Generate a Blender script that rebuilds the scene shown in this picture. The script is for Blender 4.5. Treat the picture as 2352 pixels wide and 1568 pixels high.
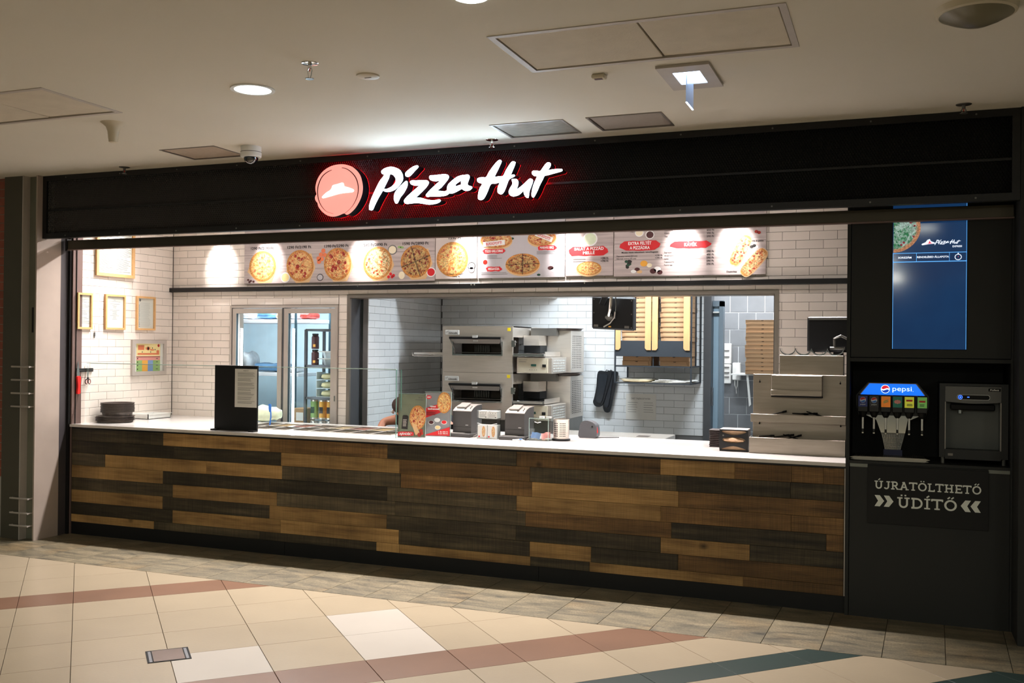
import bpy, bmesh, math, random
from mathutils import Vector, Matrix
R_ = math.radians
random.seed(7)
for o in list(bpy.data.objects): bpy.data.objects.remove(o)
SC = bpy.context.scene
COL = SC.collection

# ---------------------------------------------------------------- camera
cam_d = bpy.data.cameras.new('camera'); cam = bpy.data.objects.new('camera', cam_d); COL.objects.link(cam)
YAW, PITCH, ROLL = .371671, .0044046, .0103197
_f = Vector((-math.sin(YAW), math.cos(YAW), 0)); _r = Vector((math.cos(YAW), math.sin(YAW), 0)); _u = Vector((0, 0, 1))
_f2 = _f*math.cos(PITCH)+_u*math.sin(PITCH); _u2 = _u*math.cos(PITCH)-_f*math.sin(PITCH)
_r3 = _r*math.cos(ROLL)+_u2*math.sin(ROLL); _u3 = _u2*math.cos(ROLL)-_r*math.sin(ROLL)
cam.matrix_world = Matrix(((_r3.x, _u3.x, -_f2.x, 0), (_r3.y, _u3.y, -_f2.y, -6.44518), (_r3.z, _u3.z, -_f2.z, 1.65), (0, 0, 0, 1)))
cam_d.sensor_width = 36; cam_d.lens = 2244.35*36/2352; cam_d.clip_start = .05
SC.camera = cam
# ---------------------------------------------------------------- world, lights, exposure
def C3(r, g, b):
    return tuple(((v/255)/12.92 if v <= 10 else ((v/255+.055)/1.055)**2.4) for v in (r, g, b))
W = bpy.data.worlds.new('world'); SC.world = W; W.use_nodes = True
W.node_tree.nodes['Background'].inputs[0].default_value = (.75, .82, .7, 1)
W.node_tree.nodes['Background'].inputs[1].default_value = .10
def light(name, typ, loc, power, col, size=.2, size_y=None, rot=(0, 0, 0), spot=None, blend=.5, aim=None, shape=None, spread=None):
    d = bpy.data.lights.new(name, typ); d.energy = power; d.color = col
    if typ == 'AREA':
        d.shape = shape or ('RECTANGLE' if size_y else 'DISK'); d.size = size
        if size_y: d.size_y = size_y
        if spread: d.spread = R_(spread)
    elif typ == 'SPOT': d.spot_size = R_(spot); d.spot_blend = blend; d.shadow_soft_size = size
    else: d.shadow_soft_size = size
    o = bpy.data.objects.new(name, d); COL.objects.link(o); o.location = loc; o.rotation_euler = rot
    if aim is not None: o.rotation_euler = (Vector(aim)-Vector(loc)).to_track_quat('-Z', 'Y').to_euler()
    return o
WARM = (1, .925, .91); COOL = (.84, .93, 1.0); MALL = (1, 1, .86)
# mall downlights in the ceiling (the one in view, the rest unseen, added outside the frame for the hall's light)
light('mall_downlight_lamp', 'AREA', (-3.23, -2.05, 2.985), 7, MALL, .2, spread=150)
for x, y, p in ((.3, -5.2, 5), (-3.23, -5.2, 5), (-6.6, -5.2, 4), (3.6, -5.2, 5), (-7.5, -9.5, 35), (-3.8, -9.5, 40), (-.2, -9.5, 60), (3.6, -9.5, 60), (-7.5, -13, 45), (-3.8, -13, 45), (0, -13, 60), (3.6, -13, 60)):
    light('mall_downlight_lamp', 'AREA', (x, y, 2.985), p*1.2, MALL, .3)
# tubes over the counter inside the shop: they throw light over the worktop onto the mall floor
light('shop_strip_lamp', 'AREA', (-3.45, .58, 2.80), 195, WARM, 6.0, .03, aim=(-3.45, -.75, 0), spread=105)
light('shop_ceiling_lamp', 'AREA', (-3.45, .58, 2.84), 24, WARM, 5.6, .04)
# wall-wash spots over the menu boards
SPOTX = (-5.99, -5.44, -4.42, -3.40, -2.50, -1.55, -1.14)
for x in SPOTX:
    light('menu_spot_lamp', 'SPOT', (x, .88, 2.80), 78, WARM, .02, spot=44, blend=1., aim=(x, 1.256, 2.40))
# kitchen tube with an added fill light, and cold room strips
light('kitchen_lamp', 'AREA', (-2.35, 1.80, 2.62), 68, COOL, 1.1, .18)
light('kitchen_lamp', 'AREA', (-1.25, 1.75, 2.62), 34, COOL, .5, .18)  # added fill, no known fixture: brightens the back wall under the rack
light('back_room_lamp', 'AREA', (-1.3, 3.6, 2.6), 34, (.92, .96, 1), .9, .4)
light('cold_room_lamp', 'AREA', (-5.6, 1.75, 2.3), 40, (.84, .94, 1), 1.2, .3)
VS = SC.view_settings; VS.view_transform = 'Standard'; VS.look = 'None'; VS.exposure = 0.12; VS.gamma = 1; VS.use_curve_mapping = False

# ---------------------------------------------------------------- materials
def newmat(n):
    m = bpy.data.materials.new(n); m.use_nodes = True
    return m, m.node_tree.nodes, m.node_tree.links, m.node_tree.nodes['Principled BSDF']
def nd(N, t, **k):
    n = N.new(t)
    for a, b in k.items():
        if a.startswith('i_'):
            key = a[2:]; n.inputs[int(key) if key.isdigit() else key].default_value = b
        else: setattr(n, a, b)
    return n
def pm(name, col, rough=.5, metal=0., var=0., noise=None, bump=None, emis=None, es=1., spec=.5, coat=0., stretch=(1, 1, 1), alpha=None):
    """plain procedural material: base colour, per-object brightness spread, blotchy noise, fine bump"""
    m, N, L, B = newmat(name); col = C3(*col)
    B.inputs['Roughness'].default_value = rough; B.inputs['Metallic'].default_value = metal
    B.inputs['Specular IOR Level'].default_value = spec; B.inputs['Coat Weight'].default_value = coat
    B.inputs['Base Color'].default_value = (*col, 1)
    tc = nd(N, 'ShaderNodeTexCoord'); oi = nd(N, 'ShaderNodeObjectInfo')
    mp = nd(N, 'ShaderNodeMapping'); mp.inputs['Scale'].default_value = stretch
    va = nd(N, 'ShaderNodeVectorMath', operation='ADD'); L.new(tc.outputs['Object'], va.inputs[0])
    sc_ = nd(N, 'ShaderNodeMath', operation='MULTIPLY', i_1=37.); L.new(oi.outputs['Random'], sc_.inputs[0]); L.new(sc_.outputs[0], va.inputs[1])
    L.new(va.outputs[0], mp.inputs[0])
    src = None
    nsc, amt = noise or (8., .06)
    no = nd(N, 'ShaderNodeTexNoise', i_Scale=nsc, i_Detail=4.); L.new(mp.outputs[0], no.inputs['Vector'])
    mr = nd(N, 'ShaderNodeMapRange', i_1=.25, i_2=.75, i_3=1-amt, i_4=1+amt); L.new(no.outputs[0], mr.inputs[0]); src = mr.outputs[0]
    if var:
        m2 = nd(N, 'ShaderNodeMapRange', i_3=1-var, i_4=1+var); L.new(oi.outputs['Random'], m2.inputs[0])
        mu = nd(N, 'ShaderNodeMath', operation='MULTIPLY'); L.new(src, mu.inputs[0]); L.new(m2.outputs[0], mu.inputs[1]); src = mu.outputs[0]
    vm = nd(N, 'ShaderNodeVectorMath', operation='SCALE'); vm.inputs[0].default_value = col; L.new(src, vm.inputs['Scale'])
    L.new(vm.outputs[0], B.inputs['Base Color'])
    if bump:
        bn = nd(N, 'ShaderNodeTexNoise', i_Scale=bump[0], i_Detail=3.); L.new(mp.outputs[0], bn.inputs['Vector'])
        bp = nd(N, 'ShaderNodeBump', i_Strength=bump[1], i_Distance=.01); L.new(bn.outputs[0], bp.inputs['Height']); L.new(bp.outputs[0], B.inputs['Normal'])
    if emis:
        B.inputs['Emission Color'].default_value = (*C3(*emis), 1); B.inputs['Emission Strength'].default_value = es
    return m
def glow(name, col, es):
    m, N, L, B = newmat(name); B.inputs['Base Color'].default_value = (*C3(*col), 1)
    B.inputs['Emission Color'].default_value = (*C3(*col), 1); B.inputs['Emission Strength'].default_value = es
    return m
def glassm(name, tint=(.985, 1, .993), refl=1.):
    m, N, L, B = newmat(name); N.remove(B)
    out = [n for n in N if n.type == 'OUTPUT_MATERIAL'][0]
    t = nd(N, 'ShaderNodeBsdfTransparent'); t.inputs[0].default_value = (*tint, 1)
    g = nd(N, 'ShaderNodeBsdfGlossy'); g.inputs['Roughness'].default_value = .02
    lw = nd(N, 'ShaderNodeLayerWeight'); lw.inputs['Blend'].default_value = .5; mx = nd(N, 'ShaderNodeMixShader')
    pw = nd(N, 'ShaderNodeMath', operation='POWER', i_1=4.); L.new(lw.outputs['Facing'], pw.inputs[0])
    mu = nd(N, 'ShaderNodeMath', operation='MULTIPLY_ADD', i_1=.45*refl, i_2=.02*refl); L.new(pw.outputs[0], mu.inputs[0])
    L.new(mu.outputs[0], mx.inputs[0]); L.new(t.outputs[0], mx.inputs[1]); L.new(g.outputs[0], mx.inputs[2]); L.new(mx.outputs[0], out.inputs[0])
    return m
def woodm(name, base, dark, light_, saw=.3, knot=True):
    """plank: streaks along X, cathedral rings, saw marks, per-object shift"""
    m, N, L, B = newmat(name)
    tc = nd(N, 'ShaderNodeTexCoord'); oi = nd(N, 'ShaderNodeObjectInfo')
    mul = nd(N, 'ShaderNodeMath', operation='MULTIPLY', i_1=91.); L.new(oi.outputs['Random'], mul.inputs[0])
    va = nd(N, 'ShaderNodeVectorMath', operation='ADD'); L.new(tc.outputs['Object'], va.inputs[0]); L.new(mul.outputs[0], va.inputs[1])
    mp = nd(N, 'ShaderNodeMapping'); mp.inputs['Scale'].default_value = (1.0, 1, 15); L.new(va.outputs[0], mp.inputs[0])
    n1 = nd(N, 'ShaderNodeTexNoise', i_Scale=1.6, i_Detail=6., i_Roughness=.65); L.new(mp.outputs[0], n1.inputs['Vector'])
    mp2 = nd(N, 'ShaderNodeMapping'); mp2.inputs['Scale'].default_value = (2.2, 1, 9); L.new(va.outputs[0], mp2.inputs[0])
    wv = nd(N, 'ShaderNodeTexWave', wave_type='RINGS', i_Scale=3.2, i_Distortion=5., i_Detail=2.); wv.inputs['Detail Scale'].default_value = .8; L.new(mp2.outputs[0], wv.inputs['Vector'])
    n2 = nd(N, 'ShaderNodeTexNoise', i_Scale=2.4, i_Detail=3.); L.new(va.outputs[0], n2.inputs['Vector'])
    mp3 = nd(N, 'ShaderNodeMapping'); mp3.inputs['Scale'].default_value = (120, 1, 4); L.new(va.outputs[0], mp3.inputs[0])
    n3 = nd(N, 'ShaderNodeTexNoise', i_Scale=1., i_Detail=2.); L.new(mp3.outputs[0], n3.inputs['Vector'])
    r = nd(N, 'ShaderNodeValToRGB'); r.color_ramp.elements[0].position = .3; r.color_ramp.elements[1].position = .72
    r.color_ramp.elements[0].color = (*C3(*dark), 1); r.color_ramp.elements[1].color = (*C3(*light_), 1)
    e = r.color_ramp.elements.new(.5); e.color = (*C3(*base), 1); L.new(n1.outputs[0], r.inputs[0])
    a1 = nd(N, 'ShaderNodeMapRange', i_1=.05, i_2=.5, i_3=.80, i_4=1.03); L.new(wv.outputs[1], a1.inputs[0])
    a2 = nd(N, 'ShaderNodeMapRange', i_1=.3, i_2=.7, i_3=.62, i_4=1.28); L.new(n2.outputs[0], a2.inputs[0])
    a3 = nd(N, 'ShaderNodeMapRange', i_1=.3, i_2=.7, i_3=1-saw, i_4=1+saw*.5); L.new(n3.outputs[0], a3.inputs[0])
    a4 = nd(N, 'ShaderNodeMapRange', i_3=.8, i_4=1.2); L.new(oi.outputs['Random'], a4.inputs[0])
    s = a1.outputs[0]
    for a in (a2, a3, a4):
        mm = nd(N, 'ShaderNodeMath', operation='MULTIPLY'); L.new(s, mm.inputs[0]); L.new(a.outputs[0], mm.inputs[1]); s = mm.outputs[0]
    vm = nd(N, 'ShaderNodeVectorMath', operation='SCALE'); L.new(r.outputs[0], vm.inputs[0]); L.new(s, vm.inputs['Scale'])
    out = vm.outputs[0]
    if knot:
        vo = nd(N, 'ShaderNodeTexVoronoi', i_Scale=2.6); mpk = nd(N, 'ShaderNodeMapping'); mpk.inputs['Scale'].default_value = (1, 1, 1.4); L.new(va.outputs[0], mpk.inputs[0]); L.new(mpk.outputs[0], vo.inputs['Vector'])
        kr = nd(N, 'ShaderNodeMapRange', i_1=.02, i_2=.10, i_3=.25, i_4=1.); L.new(vo.outputs['Distance'], kr.inputs[0])
        v2 = nd(N, 'ShaderNodeVectorMath', operation='SCALE'); L.new(out, v2.inputs[0]); L.new(kr.outputs[0], v2.inputs['Scale']); out = v2.outputs[0]
    L.new(out, B.inputs['Base Color']); B.inputs['Roughness'].default_value = .55; B.inputs['Specular IOR Level'].default_value = .3
    bp = nd(N, 'ShaderNodeBump', i_Strength=.25, i_Distance=.004); L.new(n1.outputs[0], bp.inputs['Height']); L.new(bp.outputs[0], B.inputs['Normal'])
    return m
def stonem(name):
    m, N, L, B = newmat(name)
    tc = nd(N, 'ShaderNodeTexCoord'); oi = nd(N, 'ShaderNodeObjectInfo')
    mul = nd(N, 'ShaderNodeMath', operation='MULTIPLY', i_1=31.); L.new(oi.outputs['Random'], mul.inputs[0])
    va = nd(N, 'ShaderNodeVectorMath', operation='ADD'); L.new(tc.outputs['Object'], va.inputs[0]); L.new(mul.outputs[0], va.inputs[1])
    mp = nd(N, 'ShaderNodeMapping'); mp.inputs['Rotation'].default_value = (0, 0, R_(-50)); mp.inputs['Scale'].default_value = (2.2, 9, 1); L.new(va.outputs[0], mp.inputs[0])
    n1 = nd(N, 'ShaderNodeTexNoise', i_Scale=1.5, i_Detail=8., i_Roughness=.68, i_Distortion=.6); L.new(mp.outputs[0], n1.inputs['Vector'])
    n2 = nd(N, 'ShaderNodeTexNoise', i_Scale=90., i_Detail=3.); L.new(va.outputs[0], n2.inputs['Vector'])
    n3 = nd(N, 'ShaderNodeTexNoise', i_Scale=2.2, i_Detail=3.); L.new(va.outputs[0], n3.inputs['Vector'])
    r = nd(N, 'ShaderNodeValToRGB'); cr = r.color_ramp
    cr.elements[0].position = .3; cr.elements[0].color = (*C3(44, 42, 35), 1); cr.elements[1].position = .7; cr.elements[1].color = (*C3(126, 115, 92), 1)
    e = cr.elements.new(.42); e.color = (*C3(86, 80, 64), 1); e = cr.elements.new(.55); e.color = (*C3(108, 99, 78), 1); L.new(n1.outputs[0], r.inputs[0])
    gold = nd(N, 'ShaderNodeMixRGB', blend_type='MULTIPLY'); gold.inputs[2].default_value = (1.05, .82, .55, 1)
    gr = nd(N, 'ShaderNodeMapRange', i_1=.54, i_2=.72, i_4=.5); L.new(n3.outputs[0], gr.inputs[0]); L.new(gr.outputs[0], gold.inputs[0]); L.new(r.outputs[0], gold.inputs[1])
    g = nd(N, 'ShaderNodeMapRange', i_1=.3, i_2=.7, i_3=.72, i_4=1.28); L.new(n2.outputs[0], g.inputs[0])
    vm = nd(N, 'ShaderNodeVectorMath', operation='SCALE'); L.new(gold.outputs[0], vm.inputs[0]); L.new(g.outputs[0], vm.inputs['Scale']); L.new(vm.outputs[0], B.inputs['Base Color'])
    B.inputs['Roughness'].default_value = .42
    return m
def pizzam(name, cheese, sauce, topcol, green, thr=.33, dens=3.2, crust=(206, 140, 70), cuts=3., cutdark=.66):
    """printed pizza: crust ring, blotched cheese, round toppings, herbs, cut lines (unit disc in object XZ)"""
    m, N, L, B = newmat(name)
    tc = nd(N, 'ShaderNodeTexCoord'); oi = nd(N, 'ShaderNodeObjectInfo')
    mul = nd(N, 'ShaderNodeMath', operation='MULTIPLY', i_1=57.); L.new(oi.outputs['Random'], mul.inputs[0])
    va = nd(N, 'ShaderNodeVectorMath', operation='ADD'); L.new(tc.outputs['Object'], va.inputs[0]); L.new(mul.outputs[0], va.inputs[1])
    ln = nd(N, 'ShaderNodeVectorMath', operation='LENGTH'); L.new(tc.outputs['Object'], ln.inputs[0])
    n1 = nd(N, 'ShaderNodeTexNoise', i_Scale=5., i_Detail=4., i_Roughness=.65); L.new(va.outputs[0], n1.inputs['Vector'])
    n2 = nd(N, 'ShaderNodeTexNoise', i_Scale=11., i_Detail=2.); L.new(va.outputs[0], n2.inputs['Vector'])
    r = nd(N, 'ShaderNodeValToRGB'); cr = r.color_ramp
    cr.elements[0].position = .38; cr.elements[0].color = (*C3(*sauce), 1); cr.elements[1].position = .56; cr.elements[1].color = (*C3(*cheese), 1)
    L.new(n1.outputs[0], r.inputs[0])
    vo = nd(N, 'ShaderNodeTexVoronoi', i_Scale=dens); L.new(va.outputs[0], vo.inputs['Vector'])
    m1 = nd(N, 'ShaderNodeMapRange', i_1=thr, i_2=thr-.04); L.new(vo.outputs['Distance'], m1.inputs[0])
    x1 = nd(N, 'ShaderNodeMixRGB'); x1.inputs[2].default_value = (*C3(*topcol), 1); L.new(m1.outputs[0], x1.inputs[0]); L.new(r.outputs[0], x1.inputs[1])
    m2 = nd(N, 'ShaderNodeMapRange', i_1=.60, i_2=.66); L.new(n2.outputs[0], m2.inputs[0])
    x2 = nd(N, 'ShaderNodeMixRGB'); x2.inputs[2].default_value = (*C3(*green), 1); L.new(m2.outputs[0], x2.inputs[0]); L.new(x1.outputs[0], x2.inputs[1])
    rn = nd(N, 'ShaderNodeMath', operation='MULTIPLY_ADD', i_1=.22, i_2=-.11); L.new(n1.outputs[0], rn.inputs[0])
    rs = nd(N, 'ShaderNodeMath', operation='ADD'); L.new(ln.outputs['Value'], rs.inputs[0]); L.new(rn.outputs[0], rs.inputs[1])
    m3 = nd(N, 'ShaderNodeMapRange', i_1=.82, i_2=.90); L.new(rs.outputs[0], m3.inputs[0])
    n5 = nd(N, 'ShaderNodeTexNoise', i_Scale=16., i_Detail=3., i_Roughness=.7); L.new(va.outputs[0], n5.inputs['Vector'])
    cb = nd(N, 'ShaderNodeMapRange', i_1=.34, i_2=.62, i_3=.42, i_4=1.1); L.new(n5.outputs[0], cb.inputs[0])
    x3 = nd(N, 'ShaderNodeMixRGB'); L.new(m3.outputs[0], x3.inputs[0]); L.new(x2.outputs[0], x3.inputs[1]); x3.inputs[2].default_value = (*C3(*crust), 1)
    sp = nd(N, 'ShaderNodeSeparateXYZ'); L.new(tc.outputs['Object'], sp.inputs[0])
    at = nd(N, 'ShaderNodeMath', operation='ARCTAN2'); L.new(sp.outputs['X'], at.inputs[0]); L.new(sp.outputs['Z'], at.inputs[1])
    ml = nd(N, 'ShaderNodeMath', operation='MULTIPLY', i_1=cuts); L.new(at.outputs[0], ml.inputs[0])
    sn = nd(N, 'ShaderNodeMath', operation='SINE'); L.new(ml.outputs[0], sn.inputs[0])
    ab = nd(N, 'ShaderNodeMath', operation='ABSOLUTE'); L.new(sn.outputs[0], ab.inputs[0])
    am = nd(N, 'ShaderNodeMath', operation='MULTIPLY'); L.new(ab.outputs[0], am.inputs[0]); L.new(ln.outputs['Value'], am.inputs[1])
    m4 = nd(N, 'ShaderNodeMapRange', i_1=.05, i_2=.09, i_3=cutdark, i_4=1.); L.new(am.outputs[0], m4.inputs[0])
    vm = nd(N, 'ShaderNodeVectorMath', operation='SCALE'); L.new(x3.outputs[0], vm.inputs[0]); m5 = nd(N, 'ShaderNodeMath', operation='MULTIPLY'); L.new(m4.outputs[0], m5.inputs[0]); L.new(cb.outputs[0], m5.inputs[1]); L.new(m5.outputs[0], vm.inputs['Scale']); L.new(vm.outputs[0], B.inputs['Base Color'])
    B.inputs['Roughness'].default_value = .5
    return m, B, L, vm
M = {}
M['ceiling'] = pm('painted_ceiling', (222, 216, 202), .85, noise=(1.2, .03), bump=(60, .05))
M['hatch'] = pm('hatch_board', (210, 200, 182), .8, noise=(9, .05), bump=(120, .15))
M['cream'] = pm('cream_plastic', (205, 195, 172), .45)
M['white'] = pm('white_plastic', (232, 232, 228), .4)
M['black'] = pm('black_metal', (23, 23, 24), .38, spec=.4)
M['blackmat'] = pm('matt_black_board', (20, 20, 20), .6, spec=.3)
M['cabinet'] = pm('anthracite_laminate', (35, 36, 35), .55, spec=.3, noise=(2, .06))
M['niche'] = pm('niche_black', (8, 8, 9), .6, spec=.25)
M['mesh'] = pm('black_expanded_metal', (26, 26, 27), .32, spec=.5)
M['kick'] = pm('toe_kick_black', (17, 18, 19), .5, spec=.3)
M['tile_white'] = pm('white_glazed_tile', (232, 222, 212), .16, var=.045, noise=(5, .02), bump=(9, .10), spec=.5)
M['tile_kitchen'] = pm('white_kitchen_tile', (226, 229, 231), .16, var=.04, noise=(5, .02), bump=(9, .08))
M['grout'] = pm('grey_grout', (98, 92, 86), .9)
M['grout_k'] = pm('kitchen_grout', (112, 112, 112), .9)
M['tile_grey'] = pm('grey_tile', (126, 128, 131), .35, var=.04)
M['grout_w'] = pm('white_grout', (215, 218, 220), .9)
M['quartz'] = pm('white_quartz', (206, 200, 195), .14, noise=(40, .02))
M['steel'] = pm('brushed_steel', (216, 207, 197), .34, .8, noise=(6, .08), stretch=(1, 1, 30), bump=(30, .03))
M['steel_d'] = pm('dark_steel', (122, 120, 116), .38, .8, noise=(6, .1))
M['steel_flat'] = pm('warm_brushed_steel', (158, 148, 136), .42, .85, noise=(5, .1), stretch=(1, 1, 14))
M['alu'] = pm('aluminium', (190, 188, 184), .35, .9, noise=(5, .03))
M['alu_matt'] = pm('matt_aluminium', (188, 180, 172), .5, .3)
M['chrome'] = pm('chrome', (225, 225, 225), .12, 1.)
M['greyframe'] = pm('dark_grey_steel', (92, 94, 98), .42, .35)
M['frame_warm'] = pm('grey_trim_steel', (150, 142, 134), .38, .7)
M['doorgrey'] = pm('grey_blue_door', (112, 128, 140), .45, noise=(3, .08))
M['doorlight'] = pm('pale_blue_door_edge', (150, 175, 192), .4)
M['oak'] = pm('pale_oak', (214, 168, 112), .5, noise=(6, .08), stretch=(1, 8, 8))
M['oak2'] = pm('rack_oak_board', (186, 142, 94), .5, noise=(5, .1), stretch=(8, 8, 1))
M['rackblue'] = pm('slate_black_steel', (36, 41, 47), .45, noise=(3, .08))
M['card'] = pm('brown_cardboard', (172, 136, 100), .85, var=.05, noise=(12, .05))
M['card_d'] = pm('cardboard_shadow_slot', (60, 42, 28), .9)
M['paper'] = pm('white_paper', (224, 222, 216), .8, noise=(4, .02))
M['ink'] = pm('grey_ink', (112, 110, 108), .8)
M['inkd'] = pm('black_ink', (40, 36, 34), .7)
M['redp'] = pm('red_print', (205, 32, 38), .5, noise=(14, .08))
M['orp'] = pm('orange_print', (222, 120, 78), .5)
M['yelp'] = pm('yellow_print', (246, 224, 160), .5)
M['pinkp'] = pm('pink_print', (226, 150, 144), .5)
M['grnp'] = pm('green_print', (148, 184, 112), .5)
M['blup'] = pm('blue_print', (118, 150, 196), .5)
M['amber'] = pm('amber_print', (232, 168, 64), .5)
M['whp'] = pm('white_print', (240, 240, 238), .5)
M['darkg'] = pm('dark_green_print', (30, 66, 48), .5)
M['plum'] = pm('dark_plum_print', (78, 38, 40), .5, noise=(30, .2))
M['cream_p'] = pm('cream_print', (238, 226, 196), .5)
M['beigepr'] = pm('tan_paper_print', (214, 176, 128), .6)
M['pan'] = pm('seasoned_pan', (70, 58, 52), .45, noise=(20, .2), bump=(50, .2))
M['red'] = pm('red_plastic', (214, 38, 34), .35)
M['blue'] = pm('blue_plastic', (46, 116, 206), .35)
M['printer'] = pm('charcoal_plastic', (70, 68, 67), .5)
M['printer_t'] = pm('grey_plastic_top', (132, 126, 120), .45)
M['glass'] = glassm('clear_glass')
M['acryl'] = glassm('clear_acrylic', (.93, .95, .95), 1.6)
M['edge'] = pm('pale_glass_edge', (196, 222, 214), .2, spec=.6)
M['edge_g'] = pm('green_glass_edge', (110, 150, 140), .2)
M['skin'] = pm('skin', (205, 140, 112), .55)
M['shirt'] = pm('black_shirt', (34, 30, 34), .85)
M['hair'] = pm('dark_brown_hair', (58, 36, 30), .7, bump=(90, .5))
M['brick'] = pm('terracotta_brick_tile', (150, 84, 64), .6, var=.12, noise=(14, .1))
M['mortar'] = pm('pale_mortar', (176, 164, 146), .9)
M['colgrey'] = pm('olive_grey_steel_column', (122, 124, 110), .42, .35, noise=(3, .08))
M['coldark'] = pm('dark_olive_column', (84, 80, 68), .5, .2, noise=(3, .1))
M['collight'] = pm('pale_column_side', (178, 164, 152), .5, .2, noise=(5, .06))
M['jamb'] = pm('brown_grey_shutter_guide', (118, 98, 92), .5, .3)
M['jambd'] = pm('dark_grey_jamb', (70, 66, 68), .5, .2)
M['shut'] = pm('olive_shutter_bar', (84, 78, 66), .45, .5)
M['beige'] = pm('beige_floor_tile', (147, 134, 112), .30, var=.05, noise=(3, .05), spec=.45, bump=(60, .03))
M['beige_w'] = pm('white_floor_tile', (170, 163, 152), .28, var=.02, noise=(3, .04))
M['brown'] = pm('terracotta_floor_tile', (112, 84, 66), .3, var=.05, noise=(4, .10))
M['green'] = pm('dark_green_floor_tile', (42, 56, 52), .3, var=.05, noise=(4, .08))
M['fgrout'] = pm('dark_floor_joint', (74, 64, 54), .8)
M['stone'] = stonem('streaked_granite')
M['wl'] = woodm('light_oak_plank', (158, 124, 76), (118, 88, 52), (176, 140, 90), .12)
M['wm'] = woodm('brown_oak_plank', (110, 82, 48), (72, 53, 32), (132, 100, 60), .22)
M['wd'] = woodm('dark_weathered_plank', (62, 54, 40), (36, 34, 28), (88, 78, 58), .3, False)
M['wg'] = woodm('grey_brown_plank', (82, 72, 54), (54, 48, 38), (106, 94, 70), .25, False)
M['letter'] = glow('lit_white_acrylic', (212, 236, 255), 17.)
M['letter_hat'] = glow('lit_white_hat', (255, 250, 248), 3.)
M['logo_red'] = glow('lit_salmon_acrylic', (248, 156, 144), .9)
M['redback'] = glow('red_back_light', (255, 10, 24), 11.)
M['lamp'] = glow('lamp_diffuser', (240, 255, 250), 6.)
M['lampblue'] = glow('emergency_lamp_diffuser', (205, 225, 255), 4.)
M['led'] = glow('white_led_tube', (235, 246, 255), 16.)
M['screen_line'] = glow('screen_line_blue', (96, 176, 250), .9)
M['screen_txt'] = glow('screen_text_white', (230, 240, 255), .95)
M['screen_red'] = glow('screen_red', (226, 78, 96), .9)
M['sodablue'] = glow('lit_blue_panel', (16, 104, 238), 1.15)
M['sodatxt'] = glow('lit_white_lettering', (225, 240, 255), 1.1)
M['sodared'] = glow('lit_red_emblem', (206, 30, 52), 1.)
M['sodanavy'] = glow('lit_navy_emblem', (10, 60, 170), 1.)
M['bluelight'] = glow('blue_indicator', (60, 110, 255), 2.2)
M['sidered'] = pm('satin_letter_side', (14, 22, 28), .3)
M['signpaint'] = pm('pale_grey_lettering', (226, 230, 222), .6)
M['fridge_in'] = pm('pale_blue_panel', (206, 222, 230), .5)
M['post_d'] = pm('dark_teal_post', (52, 78, 90), .5)
M['shelfw'] = pm('white_shelf', (236, 236, 242), .4)
M['bagblue'] = pm('blue_bag', (86, 132, 172), .4, noise=(18, .25), bump=(14, .6))
M['bagwhite'] = pm('white_bag', (208, 212, 216), .4, noise=(18, .2), bump=(14, .6))
M['bagred'] = pm('red_bag', (176, 66, 58), .45, noise=(18, .3), bump=(14, .6))
M['baggreen'] = pm('pale_green_bag', (214, 226, 196), .35, noise=(16, .15), bump=(12, .6))
M['dough'] = pm('pale_dough', (222, 214, 170), .7, noise=(8, .05))
M['tub'] = pm('translucent_tub', (222, 230, 232), .3)
M['tanp'] = pm('tan_napkin', (206, 170, 136), .8, noise=(20, .15), bump=(30, .5))
M['tomato'] = pm('tomato_red', (170, 44, 28), .4, noise=(30, .3))
M['cheese'] = pm('grated_cheese', (230, 208, 140), .7, noise=(60, .25))
M['dgreen'] = pm('dark_toppings', (62, 48, 34), .6, noise=(50, .4))
M['emb'] = pm('dark_gap', (12, 11, 10), .9)
M['louver'] = pm('louvre_light_slat', (226, 226, 222), .35, .6)
M['woodprint'] = None

def menum(name, base, line):
    m, N, L, B = newmat(name); tc = nd(N, 'ShaderNodeTexCoord')
    mp = nd(N, 'ShaderNodeMapping'); mp.inputs['Scale'].default_value = (1.2, 1, 26); L.new(tc.outputs['Object'], mp.inputs[0])
    n = nd(N, 'ShaderNodeTexNoise', i_Scale=2., i_Detail=5.); L.new(mp.outputs[0], n.inputs['Vector'])
    r = nd(N, 'ShaderNodeValToRGB'); r.color_ramp.elements[0].position = .3; r.color_ramp.elements[1].position = .7
    r.color_ramp.elements[0].color = (*C3(*line), 1); r.color_ramp.elements[1].color = (*C3(*base), 1); L.new(n.outputs[0], r.inputs[0])
    sp = nd(N, 'ShaderNodeSeparateXYZ'); L.new(tc.outputs['Object'], sp.inputs[0])
    a = nd(N, 'ShaderNodeMath', operation='MULTIPLY', i_1=7.6); L.new(sp.outputs['Z'], a.inputs[0])
    b = nd(N, 'ShaderNodeMath', operation='FRACT'); L.new(a.outputs[0], b.inputs[0])
    c = nd(N, 'ShaderNodeMapRange', i_1=.0, i_2=.04, i_3=.45, i_4=1.); L.new(b.outputs[0], c.inputs[0])
    v = nd(N, 'ShaderNodeVectorMath', operation='SCALE'); L.new(r.outputs[0], v.inputs[0]); L.new(c.outputs[0], v.inputs['Scale']); L.new(v.outputs[0], B.inputs['Base Color'])
    B.inputs['Roughness'].default_value = .38
    return m
M['menu'] = menum('whitewashed_wood_print', (198, 186, 182), (164, 150, 148))
M['menug'] = pm('grey_backdrop_print', (186, 182, 186), .38, noise=(2, .06))
M['menusage'] = pm('sage_backdrop_print', (158, 160, 136), .3, noise=(5, .22))
M['menupale'] = pm('pale_backdrop_print', (206, 194, 188), .3, noise=(3, .04))
PZ = {}
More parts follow.
